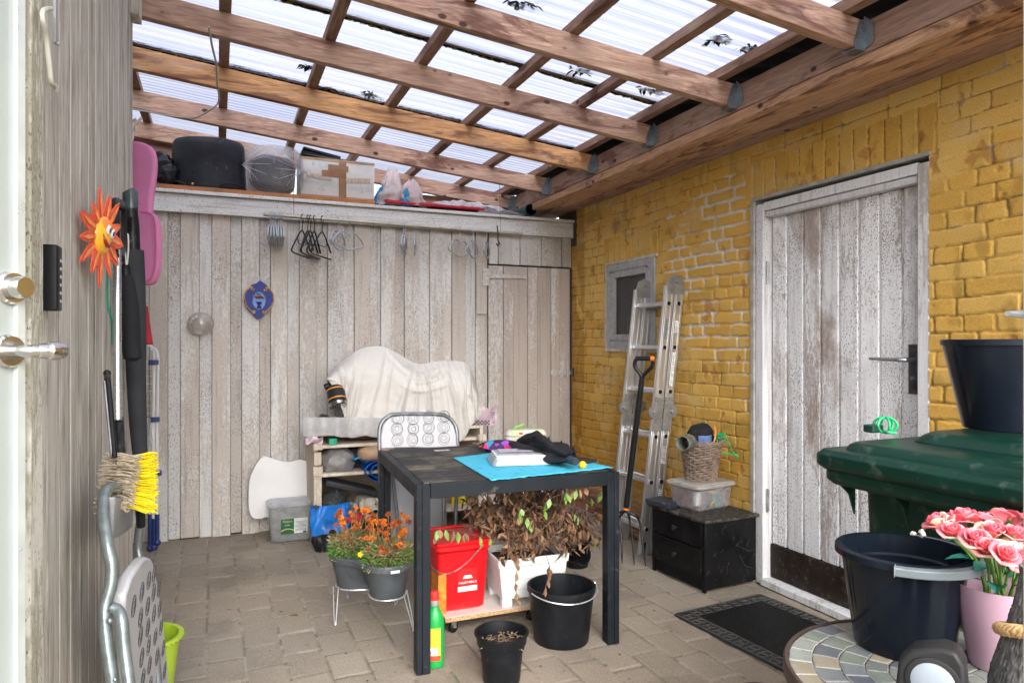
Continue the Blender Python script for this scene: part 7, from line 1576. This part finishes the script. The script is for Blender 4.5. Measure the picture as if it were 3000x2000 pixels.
m=MB(); m.lathe([(MR0-.006,-.002),(MR0-.006,.0015),(MR0+.001,.0025),(MR0+.004,-.002),(MR0+.004,-.024),(MR0-.004,-.024),(MR0-.004,-.012),(0,-.012)],(0,0,MZ),64); m.build('rim',rim_,mt_,world=False)
for k in range(3):
    a=2*math.pi*k/3+.4; m=MB(); m.tube(smooth([(MR0*.8*math.cos(a),MR0*.8*math.sin(a),MZ-.02),(.06*math.cos(a+.3),.06*math.sin(a+.3),.40),(.06*math.cos(a+.3),.06*math.sin(a+.3),.30),(MR0*.85*math.cos(a),MR0*.85*math.sin(a),.005)]),.007,8); m.build('leg',rim_,mt_,world=False)
q=at(2072,1478,Z=MZ); q=Vector((1.222,.955,MZ+.001)); q=at(2074,1478,D=1.39); q.z=MZ+.001
nb=bucket('navy_bucket','dark navy bucket with grey grip handle on the mosaic table',(q.x,q.y,MZ+.001),.088,.112,.192,plain('navy_gloss',(.006,.009,.015),.16,var=.15,scale=6,bump=.05),rim=.012,lip=.014,ribs=.78,n=72)
m=MB(); pts=[]
for k in range(25):
    a=rad(-148+k*7.3); pts.append((.1325*math.cos(a),.1325*math.sin(a),.183))
V=[];F=[]
for k,(x,y,z) in enumerate(pts):
    a=math.atan2(y,x); cx_,sy_=math.cos(a),math.sin(a)
    for (dr,dz) in ((-.006,-.009),(.008,-.009),(.008,.007),(-.006,.009)): V.append((x+cx_*dr,y+sy_*dr,z+dz))
for k in range(24):
    for j in range(4): F.append((k*4+j,k*4+(j+1)%4,(k+1)*4+(j+1)%4,(k+1)*4+j))
F+=[(0,1,2,3),(96+3,96+2,96+1,96)]; m.add(V,F); m.build('handle',plain('handle_grey',(.13,.155,.17),.45,var=.08),nb,world=False,bevel=.002)
# solar lamp
q=at(2150,1600,Z=MZ); q=at(2152,1515,D=1.10); fw=(Vector((0,0,q.z))-q); fw.z=0; fw=Vector((-.86,-.50,0)).normalized()
sl=thing('solar_spotlight','small black solar spotlight with round frosted lens on the mosaic table','lamp',(q.x,q.y,MZ+.001))
sd_=Vector((-fw.y,fw.x,0)); Oc=Vector((q.x,q.y,MZ)); 
m=MB(); pol=[(-.040,0),(.048,0),(.052,.06),(.047,.105),(.028,.128),(-.012,.140),(-.030,.138),(-.040,.12),(-.044,.06)]
m.prism([(-a,b) for a,b in pol][::-1],Oc,sd_,(0,0,1),.050); m.build('housing',plain('lamp_black',(.022,.022,.023),.45,var=.2),sl,bevel=.006,seg=3)
nn=sd_.cross(Vector((0,0,1))).normalized(); ML_=Matrix((sd_,Vector((0,0,1)),nn)).transposed()
m=MB(); m.lathe([(.0375,0),(.0375,.003),(.034,.0045)],Oc+nn*.050+Vector((0,0,.086)),36,ML_); m.build('bezel',MC['lamp_black'],sl)
m=MB(); m.lathe([(.034,0),(.034,.002),(.026,.006),(.012,.008),(0,.0085)],Oc+nn*.0505+Vector((0,0,.086)),36,ML_); m.build('lens',plain('frosted_lens',(.26,.30,.35),.35,var=.05),sl)
m=MB(); m.box(Oc+nn*.0505+Vector((0,0,.022)),(.045,.03,.002),ML_); m.build('sensor_window',plain('sensor_black',(.005,.005,.006),.15),sl)
# pink pot and roses
q=at(2292,1450,D=1.30); vs_=thing('pink_flowerpot','tapering dusty pink flowerpot of artificial roses on the mosaic table','flowerpot',(q.x,q.y,MZ+.001))
m=MB(); m.lathe([(0,0),(.044,0),(.046,.003),(.072,.150),(.0725,.152),(.069,.152),(.045,.006),(0,.005)],(0,0,0),56); m.build('pot',plain('pot_pink',(.50,.31,.40),.45,var=.05,bump=.1),vs_,world=False)
PCn=Vector((q.x,q.y,MZ+.15)); rg=random.Random(6)
petm=[plain('rose_pink',(.78,.13,.17),.6,var=.2,scale=20,bump=0),plain('rose_light',(.78,.25,.26),.6,var=.2,scale=20,bump=0),plain('rose_cream',(.78,.62,.42),.6,var=.1,bump=0)]
stg=plain('rose_stem',(.10,.20,.03),.5); sep=plain('rose_leaf',(.012,.12,.09),.5,var=.3)
bq=thing('rose_bouquet','bouquet of coral pink artificial roses in the dusty pink pot','flowers',tuple(PCn-Vector((0,0,.10))))
def rose(c,d,R,seed):
    rg=random.Random(seed); d=d.normalized(); x=d.cross(Vector((.2,.3,1))).normalized(); y=d.cross(x); mbs=[MB(),MB(),MB()]
    for lay,(rr_,hh,nn_,op) in enumerate(((.20,.62,3,.05),(.42,.66,4,.18),(.68,.62,5,.45),(.98,.50,5,.95))):
        for k in range(nn_):
            a0=2*math.pi*(k+lay*.4)/nn_; w_=2*math.pi/nn_*.78
            def fn(u,v,a0=a0,w_=w_,rr_=rr_,hh=hh,op=op,lay=lay):
                a=a0+(u-.5)*w_*(.35+.9*math.sin(math.pi*min(.62,.12+v*.5)))*1.3; r_=R*rr_*(.25+.75*v**.7)+R*op*.35*v**3; z=R*(-.45+ (hh+.45)*v*1.35)-R*op*.45*v**3-R*.28*(2*u-1)**2*v
                return c+x*r_*math.cos(a)+y*r_*math.sin(a)+d*z
            t_=0 if lay<2 else (1 if (k+lay)%2 else 0)
            if (lay==3 and k==0 and seed%2) or (seed%5==0 and lay>1 and k%2): t_=2
            mbs[t_].grid(fn,7,7)
    h=None
    for mb_,mt in zip(mbs,petm):
        if mb_.v: o=mb_.build('rose_petals' ,mt,bq,solid=.0006)
rc=[(2160,1205,1.34),(2186,1225,1.27),(2215,1197,1.38),(2240,1243,1.22),(2258,1205,1.36),(2280,1228,1.30),(2305,1275,1.16),(2300,1198,1.42),(2330,1232,1.28),(2340,1205,1.4),(2345,1285,1.2),(2265,1262,1.2),(2385,1240,1.3),(2400,1290,1.22)]
stm2=MB()
for k,(x,y,D) in enumerate(rc):
    p=at(x,y,D=D); d=(p-PCn).normalized()+Vector((0,-.3,.6)); rose(p,d+Vector((.35*math.sin(k*2.3),.3*math.cos(k*1.7),0)),(.024,.019,.027,.021,.025)[k%5],k+40); stm2.tube(smooth([PCn+Vector((.02*math.cos(k),.02*math.sin(k),-.08)),PCn.lerp(p,.45),p-d.normalized()*.012]),.0028,6)
stm2.build('stems',stg,bq)
m=MB()
for k,(x,y,D) in enumerate(rc):
    p=at(x,y,D=D); 
    for j in range(3): leafshape(m,p-(p-PCn).normalized()*.015,Vector((math.cos(k+j*2.1),math.sin(k+j*2.1),.5)),Vector((0,0,1)),.03,.010,-.4,rg)
m.build('sepals',stg,bq)
m=MB()
for k in range(16):
    a=k*2.4; p=PCn+Vector((.03*math.cos(a),.03*math.sin(a),.01+.03*(k%3))); leafshape(m,p,Vector((math.cos(a),math.sin(a),.25)),Vector((0,0,1)),.055,.034,.25,rg)
m.build('leaves',sep,bq)
# white dried twists behind the navy bucket
m=MB()
for (x,y,x2,y2) in ((2090,1245,2098,1222),(2130,1248,2112,1218)):
    a=at(x,y,D=1.5); b=at(x2,y2,D=1.5); m.tube(smooth([a,a.lerp(b,.5)+Vector((.004,0,.002)),b]),[.003]*4+[.006]*4+[.004],5)
m.jitter(.004,90); tag(m.build('paper_twist',plain('twist_cream',(.62,.57,.50),.7)),'cream paper twists poking up behind the navy bucket','paper twist')
# grey textured bottle vase with rope
q=Vector((1.150,.652,MZ+.001)); gv=thing('stone_vase','rough dark grey bottle vase with a tan rope around its neck','vase',tuple(q))
m=MB(); n=72; prof=[(.064,0),(.074,.04),(.073,.085),(.063,.125),(.050,.17),(.040,.21),(.034,.245),(.034,.262)]
P3=smooth([(a,0,b) for a,b in prof],6)
def vf(u,v):
    f=v*(len(P3)-1); i=min(int(f),len(P3)-2); p=P3[i].lerp(P3[i+1],f-i); a=2*math.pi*u; r_=p.x+.0022*mnoise.noise(Vector((math.cos(a)*22,math.sin(a)*22,v*22)))+.0014*mnoise.noise(Vector((math.cos(a)*50,math.sin(a)*50,v*70))); return Vector((r_*math.cos(a),r_*math.sin(a),p.z))
m.grid(vf,220,90,True); m.build('body',plain('stone_grey',(.075,.072,.070),.6,var=.6,scale=70,bump=.6,bscale=160),gv,world=False)
rope=plain('hemp_rope',(.48,.30,.13),.9,var=.3,scale=90,bump=.6,bscale=200)
m=MB()
for ph in (0,2.09,4.19): m.tube([((.058+.0052*math.cos(a*16+ph))*math.cos(a),(.058+.0052*math.cos(a*16+ph))*math.sin(a),.165+.018*math.cos(a+2.2)+.0045*math.sin(a*16+ph)) for a in [2*math.pi*k/160 for k in range(160)]],  .0062,7,close=True)
m.build('rope',rope,gv,world=False)
# ============================================================ NEAR DOOR POST AT THE RIGHT
P_=at(2347,790,D=.62); dn=thing('door_post','white door frame post at the extreme right edge with a steel latch','door frame',(P_.x,P_.y,0))
m=MB(); c=P_+RV*.053; m.box((c.x,c.y,1.25),(.07,.05,2.6),Matrix.Rotation(-TH,3,'Z')); m.build('post',plain('frame_white',(.60,.62,.57),.4,var=.05),dn,bevel=.003)
m=MB(); a=at(2313,720,D=.60); b=at(2352,722,D=.62); m.tube([a,b],[.0022,.004],8); m.build('latch_pin',steel,dn)
# ============================================================ FALLEN LEAVES
rg=random.Random(55); lfm=[plain('fallen_leaf',(.22,.10,.045),.8,var=.4,scale=50),plain('fallen_dark',(.07,.035,.02),.8,var=.4,scale=50)]
spots=[(1423,1288),(686,1413),(742,1228),(620,1240),(715,1300),(640,1405),(1650,1380),(1700,1400),(1350,1330),(1480,1290),(1560,1330),(1690,1345),(845,1560),(905,1500),(560,1330),(600,1345),(1300,1540),(1420,1500),(1500,1400),(1540,1450),(1620,1470),(1470,1340),(700,1480),(790,1500),(520,1400),(1440,1560),(1395,1530),(1245,1530),(1200,1420),(880,1420),(500,1290)]
marks=[('the front table leg',972,1560),('the small plant pot',1150,1560),('the large black bucket',1290,1485),('the door mat',1700,1430),('the black cabinet',1600,1370),('the ladder feet',1465,1285),('the wire plant stand',860,1440),('the lime green basket',385,1470),('the cloudy tub',665,1245),('the right table leg',1408,1473),('the soil sack',760,1268)]
near={}; lbl={}
for k,(x,y) in enumerate(spots):
    if k<3: continue
    mk=min(marks,key=lambda t:math.hypot(t[1]-x,t[2]-y)); near.setdefault(mk,[]).append((math.hypot(mk[1]-x,mk[2]-y),k))
for mk,l in near.items():
    for r_,(d_,k) in enumerate(sorted(l)): lbl[k]='small dry leaf on the pavers '+('closest to ','second closest to ','third closest to ','fourth closest to ','fifth closest to ','sixth closest to ')[r_]+mk[0]
for k,(x,y) in enumerate(spots):
    p=at(x,y,Z=.003); big=k in (0,1,2); mb=MB(); leafshape(mb,p,Vector((rg.uniform(-1,1),rg.uniform(-1,1),.12)),Vector((0,0,1)),.07 if k==0 else (.05 if big else rg.uniform(.012,.028)),.035 if k==0 else (.02 if big else .010),.25,rg)
    o=mb.build('fallen_leaf',lfm[0 if big or rg.random()<.5 else 1]); tag(o,('large orange brown fallen leaf beside the ladder foot','brown fallen leaf on the open pavers at the left centre','dark curled leaf near the cloudy tub')[k] if big else lbl.get(k),'leaf',group='fallen leaves on the pavers')
# dark scraps lying on the sheets
for k,(x,y,w_,h_) in enumerate(((760,203,.05,.10),(850,213,.04,.07),(1335,158,.07,.10),(1495,203,.05,.16),(1645,84,.05,.07),(1720,108,.05,.08),(705,150,.03,.06),(1200,3,.06,.12))):
    a=(x-1176)/1600;b=(790-y)/1600; d=Vector((FX+a*RX,FY+a*RY,b)); z0=2.36+.11+.075; t=(z0+SL*XL-CH)/(d.z+SL*d.x); p=Vector((0,0,CH))+d*t; mb=MB()
    for q_ in range(46): leafshape(mb,Vector((p.x+rg.gauss(0,h_*.28),p.y+rg.gauss(0,w_*.26),p.z-.014+rg.uniform(-.003,.006))),Vector((rg.uniform(-1,1),rg.uniform(-.6,.6),rg.uniform(-.15,.15))),Vector((0,0,1)),rg.uniform(.02,.045),rg.uniform(.008,.02),.2,rg)
    tag(mb.build('roof_debris',plain('wet_leaves',(.015,.02,.02),.8)),('second','third','fifth','sixth','seventh','rightmost','leftmost','fourth')[k]+' dark clump of wet leaves on the roof sheets, counted from the left','debris',group='clumps of leaves on the roof sheets')

rg=random.Random(91); m=MB()
for k in range(700):
    x=rg.uniform(-.5,2.55); y=rg.uniform(2.0,4.85)
    if rg.random()<.45: y=4.9-abs(rg.gauss(0,.12)); 
    elif rg.random()<.3: x=2.57-abs(rg.gauss(0,.12))
    leafshape(m,Vector((x,y,.003)),Vector((rg.uniform(-1,1),rg.uniform(-1,1),.1)),Vector((0,0,1)),rg.uniform(.004,.014),rg.uniform(.002,.006),.2,rg)
tag(m.build('crumbs',plain('crumb_brown',(.10,.065,.04),.9,var=.6,scale=30)),'scattered crumbs of dry leaf and grit on the pavers','litter',kind='stuff')
